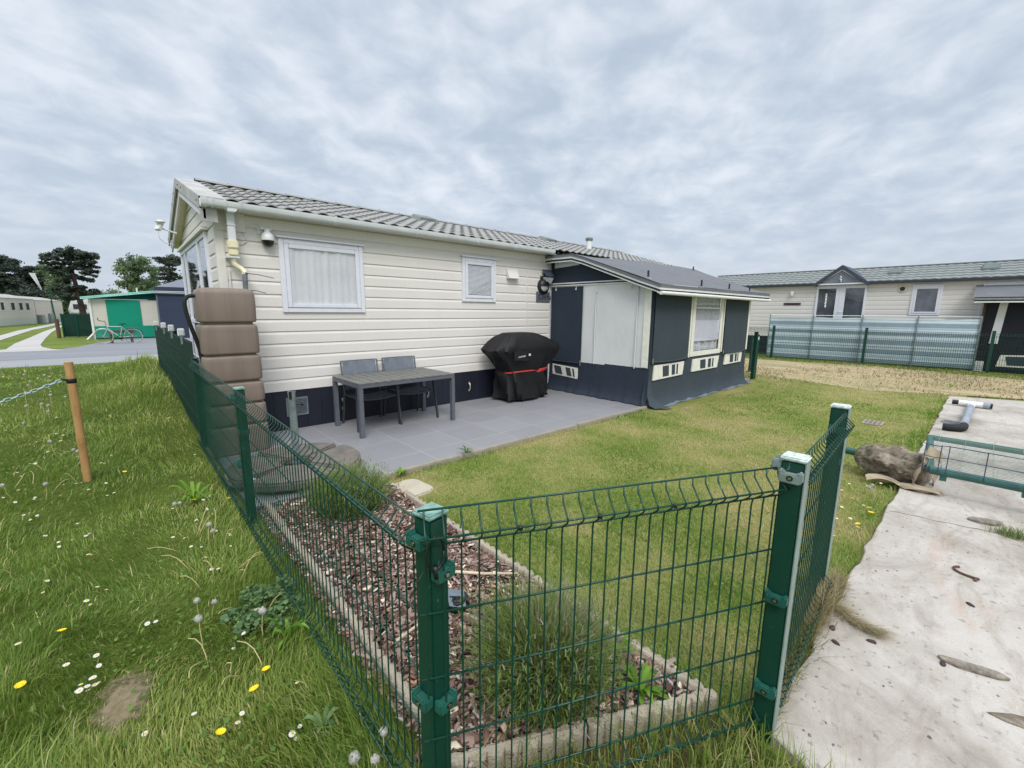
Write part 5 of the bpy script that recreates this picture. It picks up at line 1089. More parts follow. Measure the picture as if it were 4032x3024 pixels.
def right_back():
    g = 'green mesh fences on the far plot'
    bots = [(18.027, 5.414), (18.281, 2.75), (18.5, -.073)]
    lb = ['green fence post at the left end of the striped windbreak', 'green fence post before the middle of the striped windbreak', 'green fence post in front of the dark tent at the right edge']
    for (x, y), l in zip(bots, lb): fence_post(l, x, y, 1.2, 0, (), 'green fence posts on the far plot', capm='green', w=.075)
    nm = ['left half of the windbreak', 'right half of the windbreak', 'dark tent at the right edge']; ends = bots+[(18.6, -2.6)]
    for i in range(3): mesh_panel('mesh_fence', 'green mesh panel in front of the '+nm[i], 'fence panel', (ends[i][0], ends[i][1]-.05), (ends[i+1][0], ends[i+1][1]+.05), 1.12, (-1, 0), 1.05, .05, .004, .005, 4, g)
    mesh_panel('mesh_fence', 'green mesh panel before the cream home, left of the windbreak', 'fence panel', (17.9, 7.9), (18.02, 5.46), 1.12, (-1, 0), 1.05, .05, .004, .005, 4, g)
    # windbreak
    t = thing('windbreak', 'blue and white striped windbreak tied between poles behind the mesh fence', 'windbreak', (18.6, 3, 0)); P = [(18.35, 5.67), (18.42, 4.30), (18.5, 2.93), (18.6, 1.57), (18.78, .22)]
    m = MB(); rows = []; n = 96
    for j in range(13):
        v = j/12; row = []
        for k in range(n+1):
            s = k/n*4; i = min(3, int(s)); q = s-i; a, b = P[i], P[i+1]; sag = math.sin(math.pi*q)
            row.append((a[0]+(b[0]-a[0])*q+.05*sag*math.sin(v*3+i), a[1]+(b[1]-a[1])*q, .04+1.49*v-.035*sag*(v-.3)+.008*math.sin(s*9+v*4)))
        rows.append(row)
    m.loft(rows, caps=False, closed=False); m.build('cloth', 'stripes', t, smooth=True)
    for x, y in P: m = MB(); m.tube([(x-.03, y, -.1), (x-.03, y, 1.62)], .018, 8); m.build('pole', 'galv', t)
    m = MB(); m.tube([(x-.03, y, 1.585) for x, y in P], .012, 6); m.build('top_rail', 'rail', t)
    # dark tent at the right edge
    T = thing('awning_tent', 'dark awning tent with white stripe cut off by the right edge', 'awning', (18.9, -2, 0)); f = FM((18.95, .22), (0, -1), (-1, 0)); dk = fabric('charcoal_canvas', (42, 44, 50))
    m = MB(); m.bx(0, 5, -2.4, 0, 0, 2.3, f); w = m.build('wall', dk, T)
    m = MB(); pr = [(.35, 2.12), (-.6, 2.62), (-2.6, 2.75)]; m.loft([[f(u, o, z) for o, z in pr] for u in (-.25, 5.2)], caps=False, closed=False); m.loft([[f(u, o, z-.03) for o, z in pr] for u in (-.25, 5.2)], caps=False, closed=False); m.build('roof', 'awnroof', T)
    for z, mt in ((2.14, 'awn'), (2.10, 'rail'), (2.06, 'awn'), (2.02, 'rail')):
        m = MB(); m.bx(-.22, 5.1, .30, .335, z-.02, z+.018, f); m.build('edge_rail', mt, T)
    m = MB(); m.prism([(.30, 2.02), (.46, 2.02), (.40, .82), (.22, .82)], .004, .02, f); m.build('white_stripe', 'awnw', T)
    m = MB(); m.bx(-.02, .04, -.02, .02, 0, 2.05, f); m.build('corner_post', 'oldwood', T)
    vent_panel(f, [(.50, .50), (1.4, .54), (1.38, .17), (.44, .16)], [(.22, .78, .1)], T)
    m = MB(); m.bx(18.68, 18.80, .02, .20, 0, .30); tag(m.build('meter_box', 'white', None, (18.74, .1, 0), bevel=.01), 'white plastic box standing at the foot of the dark tent', 'box')
    # gate posts behind the awning
    fence_post('dark green gate post at the far end of the slate awning', 11.63, 3.865, 1.19, 0, (), 'dark green gate posts behind the awning', capm='green', w=.075)
    gg = thing('garden_gate', 'narrow dark green gate seen edge on behind the awning', 'gate', (12.2, 4.0, 0)); m = MB()
    m.tube([(11.80, 3.87, .0), (11.80, 3.87, .98)], .025, 8); m.tube([(13.0, 4.42, .0), (13.0, 4.42, 1.0)], .025, 8); m.build('frame', 'green', gg)
    m = MB(); m.bx(11.72, 11.80, 3.84, 3.88, .98, 1.12); m.build('latch', 'black', gg, bevel=.01); m = MB(); m.bx(11.715, 11.76, 3.835, 3.845, .99, 1.07); m.build('latch_plate', 'bright', gg)
    m = MB()
    for k in range(22): a = Vector((11.8, 3.87, 0)).lerp(Vector((13, 4.42, 0)), k/21); m.tube([a+Vector((0, 0, .06)), a+Vector((0, 0, .96))], .0035, 4)
    for z in (.1, .3, .5, .7, .9): m.tube([(11.8, 3.87, z), (13, 4.42, z)], .004, 4)
    m.build('mesh_infill', 'green', gg, fix=False)
right_back()

# ================================================================== BACKGROUND LEFT
def left_back():
    # teal and beige awning tent
    T = thing('awning_tent', 'teal and beige awning tent with pale edged flat roof across the road', 'awning', (0, 32, 0)); f = FM((-1.16, 32), (1, 0), (0, -1)); L = 4.6
    m = MB(); m.bx(0, L, -2.6, 0, .05, 2.14, f); m.build('wall', 'beige', T)
    m = MB(); m.bx(.64, 2.04, .004, .03, .70, 2.09, f); m.build('blind', 'teal', T)
    m = MB(); m.bx(0, L, .004, .035, .06, .69, f); m.build('lower_band', 'teal', T)
    m = MB(); m.bx(-.03, .06, -.02, .05, .0, 2.12, f); m.bar((-1.16, 31.95, .3), (-1.42, 31.6, .0), .06, .06); m.build('corner_pole', 'rail', T)
    m = MB(); m.prism([(0, 2.10), (L, 2.10), (L, 2.75), (2.4, 2.55), (0, 2.18)], .006, .02, f); m.build('gable_panel', 'tealdk', T)
    m = MB()
    for z, o in ((0, .30), (-.07, .28)): m.loft([[f(-.30, o, 2.17+z), f(2.5, o, 2.56+z), f(L, o, 2.80+z)], [f(-.30, o, 2.22+z), f(2.5, o, 2.61+z), f(L, o, 2.85+z)], [f(-.30, -2.8, 2.24+z), f(2.5, -2.8, 2.63+z), f(L, -2.8, 2.87+z)]], caps=False, closed=False)
    m.build('roof', 'tealedge', T); m = MB(); m.prism([(-.30, 2.10), (2.5, 2.48), (L, 2.73), (L, 2.79), (2.5, 2.55), (-.30, 2.16)], .06, .29, f); m.build('roof_edge', 'tealedge', T); m = MB(); m.bx(0, 2.4, .02, .04, 2.10, 2.13, f); m.build('end_rail', 'rail', T)
    # navy gazebo
    G = thing('gazebo', 'navy gazebo with grey roof and pale stripe between the teal tent and the home', 'gazebo', (3.3, 33, 0)); x0, x1, y0, y1 = 1.62, 5.2, 31.0, 34.4
    m = MB(); m.bx(x0, x1, y0, y1, .02, 2.55); m.build('side_wall', 'gaz', G); m = MB(); m.bx(x0-.02, x0-.004, y0, y1, .02, 2.55); m.build('grey_wall', 'gazl', G)  # second sheet of lighter grey cloth over the left wall
    m = MB(); c = ((x0+x1)/2, (y0+y1)/2, 3.55); q = [(x0-.08, y0-.08), (x1+.08, y0-.08), (x1+.08, y1+.08), (x0-.08, y1+.08)]
    m.add([(*p, 2.82) for p in q]+[c], [(0, 1, 4), (1, 2, 4), (2, 3, 4), (3, 0, 4)]); m.build('roof', 'gazl', G); m = MB(); m.loft([[Vector((*p, z)) for p in q] for z in (2.42, 2.83)], caps=False); va = m.build('valance', 'gaz', G)
    for z in (2.50, 2.57): m = MB(); m.loft([[Vector((p[0]*1.0+(-.006 if p[0] < 3 else .006), p[1]+(-.006 if p[1] < 32 else .006), zz)) for p in q] for zz in (z, z+.03)], caps=False); m.build('stripe', 'ivory', va)
    # dark green screen box, posts
    m = MB(); m.bx(-2.45, -1.32, 34.9, 35.0, .03, 1.30); s = thing('screen', 'dark green cloth screen left of the teal tent', 'screen', (-1.9, 35, 0)); m.build('cloth', 'dkgreen', s)
    for x in (-2.47, -1.9, -1.3): m = MB(); m.bx(x-.03, x+.03, 34.86, 34.92, 0, 1.33); m.build('post', 'tealdk', s)
    m = MB(); m.lathe((-2.63, 34.4, 0), [(.085, -.2), (.085, 1.0), (.08, 1.04)], 10); tag(m.build('wooden_post', 'oldwood', None, (-2.63, 34.4, 0), smooth=40), 'dark wooden post at the driveway corner beside the green screen', 'post')
    r = thing('bicycle_rail', 'low dark wooden rail behind the bicycle', 'rail', (.05, 28, 0)); m = MB(); m.bar((-.55, 28.05, .55), (.42, 27.9, .55), .10, .10); m.build('beam', 'oldwood', r, bevel=.01)
    for x, y in ((-.42, 28.03), (.30, 27.92)): m = MB(); m.bx(x-.05, x+.05, y-.05, y+.05, -.1, .5); m.build('post', 'oldwood', r)
    # bicycle facing left
    b = local('bicycle', 'pale silver bicycle leaning on the low wooden rail', 'bicycle', (-.17, 27.62, 0), rad(-8)); R = .335
    for x, n in ((-.52, 'front'), (.54, 'rear')):
        m = MB(); m.tube([(x+R*math.cos(a), 0, R+R*math.sin(a)) for a in [k*math.pi/16 for k in range(33)]], .022, 8); wh = m.build('wheel', 'tyre', b, smooth=60)
        m = MB()
        for k in range(14): a = k*math.pi/7; m.tube([(x, .0, R), (x+R*.95*math.cos(a), 0, R+R*.95*math.sin(a))], .003, 4)
        m.tube([(x, -.05, R), (x, .05, R)], .022, 8); m.build('spokes', 'steel', wh)
        m = MB(); m.tube([(x+(R+.035)*math.cos(a), 0, R+(R+.035)*math.sin(a)) for a in [math.pi*(.05+k*.9/14) if n == 'rear' else math.pi*(.12+k*.6/14) for k in range(15)]], .018, 6); m.build('mudguard', 'black' if n == 'rear' else 'bikef', b)
    m = MB(); hd, bb, st, ra, fa = (-.36, 0, .80), (.06, 0, .29), (.17, 0, .78), (.54, 0, R), (-.52, 0, R)
    for p, q, w in (((-.38, 0, .86), (-.33, 0, .70), .022), ((-.335, 0, .70), bb, .021), (hd, st, .018), (bb, st, .018)): m.tube([p, q], w, 8)
    for y in (-.05, .05): m.tube([(bb[0], y*.5, bb[2]), (ra[0], y, ra[2])], .011, 6); m.tube([(st[0], y*.4, .74), (ra[0], y, ra[2])], .010, 6); m.tube([(-.33, y*.6, .70), (fa[0], y, fa[2])], .013, 6)
    m.build('frame', 'bikef', b, smooth=60)
    m = MB(); m.tube([(-.38, 0, .86), (-.40, 0, 1.0), (-.44, 0, 1.03)], .013, 6); m.tube([(-.44, -.28, 1.05), (-.46, -.12, 1.03), (-.46, .12, 1.03), (-.44, .28, 1.05)], .012, 6); m.tube([(-.46, -.28, 1.05), (-.56, -.29, 1.08), (-.60, -.29, 1.16), (-.56, -.28, 1.20)], .017, 6); m.build('handlebar', 'black', b)
    m = MB(); m.tube([st, (.20, 0, .90)], .014, 6); m.bx(.08, .34, -.07, .07, .89, .93); m.build('saddle', 'black', b, bevel=.02)
    m = MB(); m.tube([(.22, -.06, .72), (.70, -.06, .73)], .01, 6); m.tube([(.22, .06, .72), (.70, .06, .73)], .01, 6); m.tube([(.66, .06, .72), ra], .008, 6); m.build('carrier', 'black', b)
    m = MB(); m.tube([(.06, -.06, .29), (.10, -.06, .14), (.16, -.10, .12)], .012, 6); m.lathe((0, 0, 0), [(.001, -9), (.001, -9.001)], 3) if False else None; m.tube([(.06+.09*math.cos(a), -.055, .29+.09*math.sin(a)) for a in [k*math.pi/8 for k in range(17)]], .012, 5); m.tube([(.06, -.055, .38), (.54, -.055, R+.04)], .006, 4); m.tube([(.06, -.055, .20), (.54, -.055, R-.04)], .006, 4); m.build('crankset', 'black', b)
    # long cream homes far left
    def home(name, lbl, A, B, z0, z1, wins, sk=.62, col='caravan_siding', depth=3.5):
        A, B = Vector((*A, 0)), Vector((*B, 0)); d = (B-A).normalized(); L = (B-A).length; n = Vector((d.y, -d.x, 0)); f = FM(A.xy, d.xy, n.xy); t = thing(name, lbl, 'mobile home', A); m = MB()
        k = int((z1-sk)/.17); siding(m, f, 0, L, sk, k, (z1-sk)/k); m.bx(0, L, -depth, -.001, sk, z1, f); m.bx(L, L+.02, -depth, 0, sk, z1, f); m.build('wall', cs, t); m = MB(); m.bx(.02, L-.02, -depth, .005, 0, sk-.002, f); m.build('skirting', 'caravan', t)
        m = MB(); m.loft([[f(u, .08, z1), f(u, -depth/2, z1+.42), f(u, -depth-.1, z1)] for u in (-.1, L+.15)], caps=False, closed=False); m.build('roof', 'trim', t)
        for u, w, h in wins: m = MB(); m.bx(u, u+w, .01, .045, 1.35, 1.35+h, f); wn = m.build('window', 'upvc', t, bevel=.01); m = MB(); m.bx(u+.07, u+w-.07, .046, .05, 1.42, 1.28+h, f); m.build('pane', 'dark', wn)
        return t, f
    cs = siding_mat('beige_siding', (222, 216, 209))
    home('mobile_home', 'long beige mobile home with four small windows at the far left', (-10.2, 46), (-6.45, 66), 0, 2.5, [(13.0, .7, .8), (15.0, .8, .8), (16.7, .8, .8), (18.2, .8, .8), (10.5, .7, .8)])
    t2, f2 = home('mobile_home', 'plain pale mobile home with a drainpipe behind the four window one', (-6.45, 66.3), (-5.1, 75.5), 0, 2.42, []); m = MB(); m.bx(5.2, 5.35, .02, .12, .3, 2.4, f2); m.build('drainpipe', 'galv', t2); m = MB(); m.bx(3.6, 4.9, .02, .2, .0, 1.0, f2); m.build('hatch', 'galv', t2); m = MB(); m.bx(.1, 1.0, .02, .4, .0, .9, f2); m.build('step_box', 'galv', t2)
    home('mobile_home', 'white mobile home half hidden by the pine trunk and the teal tent', (-4.2, 82), (1.6, 60), 0, 2.9, [(2, 1, .9), (5, .7, .9), (8, 1, .9), (12, .8, .9), (15, .8, .9)], .7)
    # parked caravan and a red roofed car far away
    c = thing('caravan', 'white touring caravan parked beyond the driveway by the trees', 'caravan', (-5.3, 76, 0)); m = MB(); P = [(-4.5, .45), (-1.9, .45), (-1.8, 1.5), (-2.2, 2.55), (-4.3, 2.6), (-4.7, 1.4)]
    m.prism([(x, z) for x, z in P], 76, 78.2, lambda u, o, z: Vector((u, o, z))); m.build('body', 'caravan', c, bevel=.08); m = MB(); m.bx(-4.2, -3.0, 75.97, 76.0, 1.5, 2.1); m.build('window', 'dark', c); m = MB(); m.bx(-4.5, -1.9, 75.96, 76, .95, 1.08); m.build('stripe', 'galv', c)
    for x in (-3.3,): m = MB(); m.tube([(x, 75.98, .33), (x, 76.2, .33)], .33, 16); m.build('wheel', 'blackrub', c)
    c = thing('parasol', 'red closed awning top showing over the white caravan', 'awning', (-3.2, 79, 0)); m = MB(); m.lathe((-3.2, 79.5, 2.75), [(.75, 0), (.6, .18), (.2, .3)], 14); m.build('canopy', 'redp', c); m = MB(); m.tube([(-3.2, 79.5, 0), (-3.2, 79.5, 2.8)], .04, 6); m.build('pole', 'galv', c)
    m = MB(); m.tube([(.98, 36, 0), (.93, 36, 2.9)], .05, 6); tag(m.build('pole', 'white', None, (.98, 36, 0)), 'thin white pole rising behind the teal tent roof', 'pole')
    m = MB(); m.tube([(-4.6, 60, 0), (-4.75, 60, 3.3)], .05, 6); tag(m.build('lamp_post', 'tealdk', None, (-4.6, 60, 0)), 'thin dark pole beside the plain pale mobile home', 'pole')
left_back()

# ================================================================== TREES
def leaf_cloud(C, n, size, flat=.0):
    """n leaf quads around ellipsoid clumps C = [(x,y,z,rx,ry,rz)]"""
    w = np.array([c[3]*c[4]*c[5] for c in C])**.7; idx = rng.choice(len(C), n, p=w/w.sum()); C = np.array(C)[idx]
    v = rng.normal(size=(n, 3)); v /= np.linalg.norm(v, axis=1)[:, None]; r = rng.random(n)**.45; P = C[:, :3]+v*r[:, None]*C[:, 3:6]*(1+.25*rng.normal(size=(n, 1)))
    return P, idx
def crown(name, mat, parent, C, n, size, tilt=1.0, elong=1.6):
    n, size = int(n*1.9), size*.62
    P, idx = leaf_cloud(C, n, size); a = rng.normal(size=(n, 3)); a[:, 2] *= tilt; a /= np.linalg.norm(a, axis=1)[:, None]
    b = np.cross(a, rng.normal(size=(n, 3))); b /= np.linalg.norm(b, axis=1)[:, None]; s = size*rng.uniform(.5, 1.4, n)[:, None]
    V = np.stack([P-a*s*elong*.5, P+b*s*.5, P+a*s*elong*.5, P-b*s*.5], 1).reshape(-1, 3)-np.array(ORG[parent.name])
    t = np.clip(rng.random(len(C))[idx]*.55+.45*rng.random(n), 0, 1); o = npmesh(name, V, np.arange(n*4).reshape(-1, 4), None, np.repeat(t, 4), mat); o.parent = parent; return o
def tree(name, label, base, trunk, C, n, size, mat, limbs=(), tilt=1.0, r0=.28, elong=1.6, group=None):
    t = thing(name, label, 'tree', base, 0, group); m = MB(); k = len(trunk); m.tube(trunk, [r0*(1-.72*i/(k-1)) for i in range(k)], 9)
    tr = m.build('trunk', 'bark', t, smooth=60)
    if limbs:
        m = MB()
        for p, q in limbs: p, q = Vector(p), Vector(q); mid = p.lerp(q, .5)+Vector((0, 0, -.15)); m.tube([p, mid, q], [.10, .06, .025], 6)
        m.build('limbs', 'bark', t, smooth=60)
    crown('crown', mat, t, C, n, size, tilt, elong); return t
def trees():
    r = random.Random(12); S = 62/45
    B = Vector((-2.02*S, 62, 0)); X = lambda x, z, y=62: Vector((x*S, y, 1.64+(z-1.64)*S))
    tr = [B, X(-2.03, 1.5), X(-2.12, 2.6), X(-2.2, 3.6), X(-2.27, 4.7), X(-2.2, 5.4)]; C = []; lim = []
    def pad(x, z, w, h, d=1.0):
        n = max(3, int(w*8))
        for k in range(n):
            u = (k+.5)/n-.5+r.uniform(-.07, .07); c = X(x+u*w, z+h*.5*math.cos(u*3.1)+r.uniform(-.11, .11), 62+r.uniform(-1.2, 1.2)*d); C.append((c.x, c.y, c.z, (.24*r.uniform(.5, 1.4)), .45, .14*r.uniform(.6, 1.6)))
    for x, z, w, h in ((-2.2, 5.62, 1.6, .25), (-1.25, 5.45, .8, .1), (-2.3, 5.35, 2.5, .2), (-1.3, 5.22, 1.1, .1), (-2.6, 5.02, 2.2, .15), (-1.5, 4.92, 1.2, .1), (-2.75, 4.72, 1.9, .1), (-1.55, 4.62, 1.2, .1), (-3.0, 4.42, 1.4, .1), (-1.5, 4.32, 1.1, .08), (-2.9, 4.1, 1.1, .1), (-1.4, 4.02, .8, .08), (-2.4, 3.9, 1.0, .08), (-1.6, 3.72, .8, .06), (-2.75, 3.55, .7, .08),
                       (-2.9, 2.95, 1.2, .1), (-2.2, 3.05, .9, .1), (-1.5, 2.85, 1.0, .08), (-3.0, 2.6, 1.0, .08), (-1.4, 2.55, .9, .06), (-2.6, 2.3, .9, .06)): pad(x, z, w, h)
    for z, x2, z2 in ((2.9, -3.2, 2.9), (2.7, -1.2, 2.8), (3.7, -3.2, 4.2), (3.9, -1.2, 4.2), (4.3, -3.4, 4.8), (4.5, -1.1, 5.1), (4.9, -3.2, 5.3), (5.1, -1.6, 5.5)): lim.append((X(-2.22, z), X(x2, z2)))
    tree('pine_tree', 'tall dark layered pine with bare leaning trunk left of the teal tent', B, tr, C, 13000, .20, 'pine', lim, .5, .30)
    def blobs(cx, cy, z0, z1, w, n, squash=1.0, rs=.9):
        out = []
        for k in range(n): f = r.random(); a = r.uniform(0, 6.28); q = r.random()**.5*math.sin(math.pi*(.12+.80*f))**.7*w; out.append((cx+q*math.cos(a), cy+q*.7*math.sin(a), z0+(z1-z0)*f, rs*r.uniform(.6, 1.3), rs*r.uniform(.7, 1.2), rs*squash*r.uniform(.5, 1.1))); 
        return out
    def simple_tree(name, lbl, x, y, z0, z1, w, nb, n, size, mat, rs, tr_r=.25, squash=.8, group=None, tilt=1.0):
        b = Vector((x, y, 0)); C = blobs(x, y, z0, z1, w, nb, squash, rs); T = [b, b+Vector((.1, 0, z0*.7)), b+Vector((-.1, 0, (z0+z1)/2)), b+Vector((.05, 0, z1*.93))]
        lim = [(b+Vector((0, 0, z0+.3*(z1-z0)*k/5)), Vector(C[k*2][:3])) for k in range(6)]; return tree(name, lbl, b, T, C, n, size, mat, lim, tilt, tr_r, 1.8, group)
    simple_tree('willow_tree', 'loose grey green leafy tree behind the teal tent roof', 1.75, 60, 1.6, 6.7, 2.05, 60, 9000, .20, 'tree', .55, .2, 1.0)
    simple_tree('pine_tree', 'dark pine beside the gable, right of the leafy tree', 4.9, 66, 3.2, 7.7, 2.0, 34, 6500, .22, 'pine', .75, .25, .42, None, .5)
    simple_tree('pine_tree', 'dark pine cut off by the left edge of the picture', -10.6, 82, 3.2, 7.7, 2.4, 44, 9000, .26, 'pine', .85, .3, .5, None, .5)
    simple_tree('pine_tree', 'dark pine second from the left edge behind the mobile home', -8.4, 84, 2.6, 7.0, 1.7, 34, 6000, .26, 'pine', .8, .3, .5, None, .5)
    simple_tree('pine_tree', 'broad dark pine outside the left edge behind the home', -13.2, 83, 3.0, 7.9, 2.2, 40, 6000, .28, 'pine', .85, .3, .5, None, .5)
    simple_tree('poplar_tree', 'slim pale green tree between the left pines and the tall pine', -6.9, 86, 1.0, 6.9, 1.0, 40, 5000, .24, 'tree', .55, .2, 1.3)
    simple_tree('leafy_tree', 'mid green bushy tree left of the tall pine', -5.35, 80, .4, 6.4, 1.25, 40, 6000, .24, 'tree', .7, .25, 1.0)
    simple_tree('leafy_tree', 'low dark bushy tree behind the plain pale mobile home', -4.3, 84, .2, 4.4, 1.2, 30, 4500, .24, 'pine', .7, .2, .9)
    simple_tree('leafy_tree', 'dark low bush behind the four window mobile home', -8.2, 80, .3, 3.9, 2.0, 40, 5000, .26, 'pine', .7, .2, .9)
    simple_tree('leafy_tree', 'soft green bush behind the white mobile home and pine trunk', -1.6, 90, .3, 4.0, 2.6, 30, 4000, .26, 'tree', .9, .2, .9)
    simple_tree('leafy_tree', 'low green tree hidden mostly behind the gazebo roof', 6.8, 64, 1.0, 5.2, 2.2, 30, 4000, .24, 'tree', .9, .2, .9)
    m = MB(); m.grid(lambda u, v: Vector((-7.9+1.0*v+.5*u*(1-v), 81+.1*math.sin(u*9), 5.9-2.6*v-.3*math.sin(u*3)*v)), 6, 12); tag(m.build('hanging_cloth', 'white', None, (-6.6, 81, 0), smooth=True), 'pale cloth banner hanging among the far left trees', 'banner')
trees()

# ================================================================== VEGETATION
def bare(x, y): return np.exp(-(((x+.16)/.10)**2+((y-2.25)/.17)**2))
def grass_meadow():
    x, y, r = polar(430000, .55, 19.5, 36, 165)
    fx = np.where(y < 13.8, .545, .9)
    front = .957-.475*(x-.585)          # line of the short front panel
    keep = ((x < fx) | ((x < .69) & (y < 3.7) & (y > 1.05) & (rng.random(len(x)) < .6))) & (y > -.6) & (y < 17.75) & (x > -8.5)
    keep &= ~((x > .40) & (y < front+.03) & (y > front-.02) & (rng.random(len(x)) < .5))
    keep &= rng.random(len(x)) > .90*np.minimum(1, 1.25*bare(x, y))
    keep &= (r > .75) & ~((x < -1.2*y-.5) & (rng.random(len(x)) < .5))
    x, y, r = x[keep], y[keep], r[keep]; n = len(x)
    edge = np.exp(-((x-.42)/.22)**2); pat = fbm(x, y, 1.1); bank = np.clip(mound(x, y)/.3, 0, 1)
    L = (.024+.052*pat+.05*np.clip(fbm(x, y, 4.2, 3)-.45, 0, 1)*4*rng.random(n)+.07*edge*rng.random(n)+.12*bank*rng.random(n))*np.exp(rng.normal(0, .3, n))
    path = np.exp(-((x+.02-.06*y)/.28)**2)*(y > .5); L *= 1-.5*path; L *= 1-.72*np.clip(bare(x, y)*1.5, 0, 1)
    W = np.maximum(.0032+.0022*rng.random(n), .0012*r)*np.where(rng.random(n) < .06, 1.8, 1)
    az = fbm(x, y, .9, 1)*13+rng.normal(0, .75, n); lean = np.clip(.60+.9*(fbm(x, y, 2.6, 2)-.5)+rng.normal(0, .17, n), .05, .96)
    t = np.clip(-.02+.62*fbm(x, y, .8, 3)+.30*(fbm(x, y, 3.1, 1)-.3)+.15*rng.normal(size=n)+.14*path+.12*bank, 0, .84); t[rng.random(n) < .035] = .97; t = np.where(rng.random(n) < .8*bare(x, y), .9+.1*rng.random(n), t)
    z = mound(x, y)+.02*(fbm(x, y, 1.3)-.5)-.006
    o = blades('meadow_grass', np.stack([x, y, z], 1), L, W, az, lean, t, 'rough'); tag(o, 'rough meadow grass left of the green fence', 'grass', None, 'stuff')
grass_meadow()
def bare_patch():
    m = MB(); z = lambda x, y: float(.02*(fbm(np.array([x]), np.array([y]), 1.3)[0]-.5)+.003)
    m.grid(lambda u, v: Vector((-.46+.6*u, 1.85+.8*v, z(-.46+.6*u, 1.85+.8*v))), 14, 16); o = struct(m.build('bare_soil', 'baresoil', None, (-.16, 2.25, 0), smooth=True))
    M = Mt('worn_earth', .95, .1); tc = M.n('ShaderNodeTexCoord'); sp = M.n('ShaderNodeVectorMath', operation='LENGTH'); mp = M.n('ShaderNodeMapping'); mp.inputs['Scale'].default_value = (9.5, 5.6, 0)
    M.L(tc.outputs['Object'], mp.inputs[0]); M.L(mp.outputs[0], sp.inputs[0]); nz = M.noise(14, 5, .65); ad = M.n('ShaderNodeMath', operation='MULTIPLY_ADD'); M.L(nz, ad.inputs[0]); ad.inputs[1].default_value = 2.2; M.L(sp.outputs['Value'], ad.inputs[2])
    mr = M.n('ShaderNodeMapRange', interpolation_type='SMOOTHSTEP'); M.L(ad.outputs[0], mr.inputs[0]); mr.inputs[1].default_value = 1.55; mr.inputs[2].default_value = 2.15; mr.inputs[3].default_value = 1; mr.inputs[4].default_value = 0
    M.L(mr.outputs[0], M.b.inputs['Alpha']); M.col(M.ramp(M.noise(40, 5, .7), [(.3, (104, 94, 70)), (.7, (138, 126, 104))])); M.bump(M.noise(60, 4, .6), .6, .01); o.data.materials[0] = M.m
bare_patch()
def herbs():
    n = 5500; x, y, r = polar(n, .9, 9, 62, 112); k = (x < .53) & (rng.random(n) < np.clip((fbm(x, y, 2.2, 1)-.40)*5, .03, 1)) & (rng.random(n) > bare(x, y)) & (y > .957-.475*(x-.585)-.35*(x > .3)); x, y, r = x[k], y[k], r[k]; n = len(x)
    az = rng.uniform(0, 6.28, n); d = np.stack([np.cos(az), np.sin(az), .15+.5*rng.random(n)], 1); sd = np.stack([-np.sin(az), np.cos(az), .3*rng.normal(size=n)], 1); L = (.009+.016*rng.random(n))[:, None]; W = L*(.28+.2*rng.random(n))[:, None]
    P = np.stack([x, y, mound(x, y)+.02*(fbm(x, y, 1.3)-.5)+.015+.035*rng.random(n)], 1)
    V = np.stack([P, P+d*L*.3+sd*W, P+d*L*.75+sd*W*.8, P+d*L*1.05, P+d*L*.75-sd*W*.8, P+d*L*.3-sd*W], 1).reshape(-1, 3); b = np.arange(n)[:, None]*6
    tag(npmesh('meadow_herbs', V, np.concatenate([b+np.array([[0, 1, 2, 5]]), b+np.array([[2, 3, 4, 5]])]), None, np.repeat(np.clip(rng.random(n)*.9, 0, 1), 6), 'herbgreen'), 'small clover and herb leaves mixed into the meadow grass', 'herbs', None, 'stuff')
    n = 16000; x, y, r = polar(n, 1.6, 7, 5, 66); k = (x > 1.72) & (y > .45) & (y < 3.74) & (rng.random(n) < np.clip((fbm(x, y, 1.6, 3)-.36)*4, .05, 1)); x, y, r = x[k], y[k], r[k]; n = len(x)
    az = rng.uniform(0, 6.28, n); d = np.stack([np.cos(az), np.sin(az), .1+.4*rng.random(n)], 1); sd = np.stack([-np.sin(az), np.cos(az), .3*rng.normal(size=n)], 1); L = (.007+.010*rng.random(n))[:, None]; W = L*(.35+.2*rng.random(n))[:, None]; P = np.stack([x, y, .006+.014*rng.random(n)], 1)
    V = np.stack([P, P+d*L*.3+sd*W, P+d*L*.75+sd*W*.8, P+d*L*1.05, P+d*L*.75-sd*W*.8, P+d*L*.3-sd*W], 1).reshape(-1, 3); b = np.arange(n)[:, None]*6
    tag(npmesh('lawn_clover', V, np.concatenate([b+np.array([[0, 1, 2, 5]]), b+np.array([[2, 3, 4, 5]])]), None, np.repeat(np.clip(rng.random(n), 0, 1), 6), 'herbgreen'), 'tiny clover leaves scattered through the mown lawn', 'clover', None, 'stuff')
herbs()
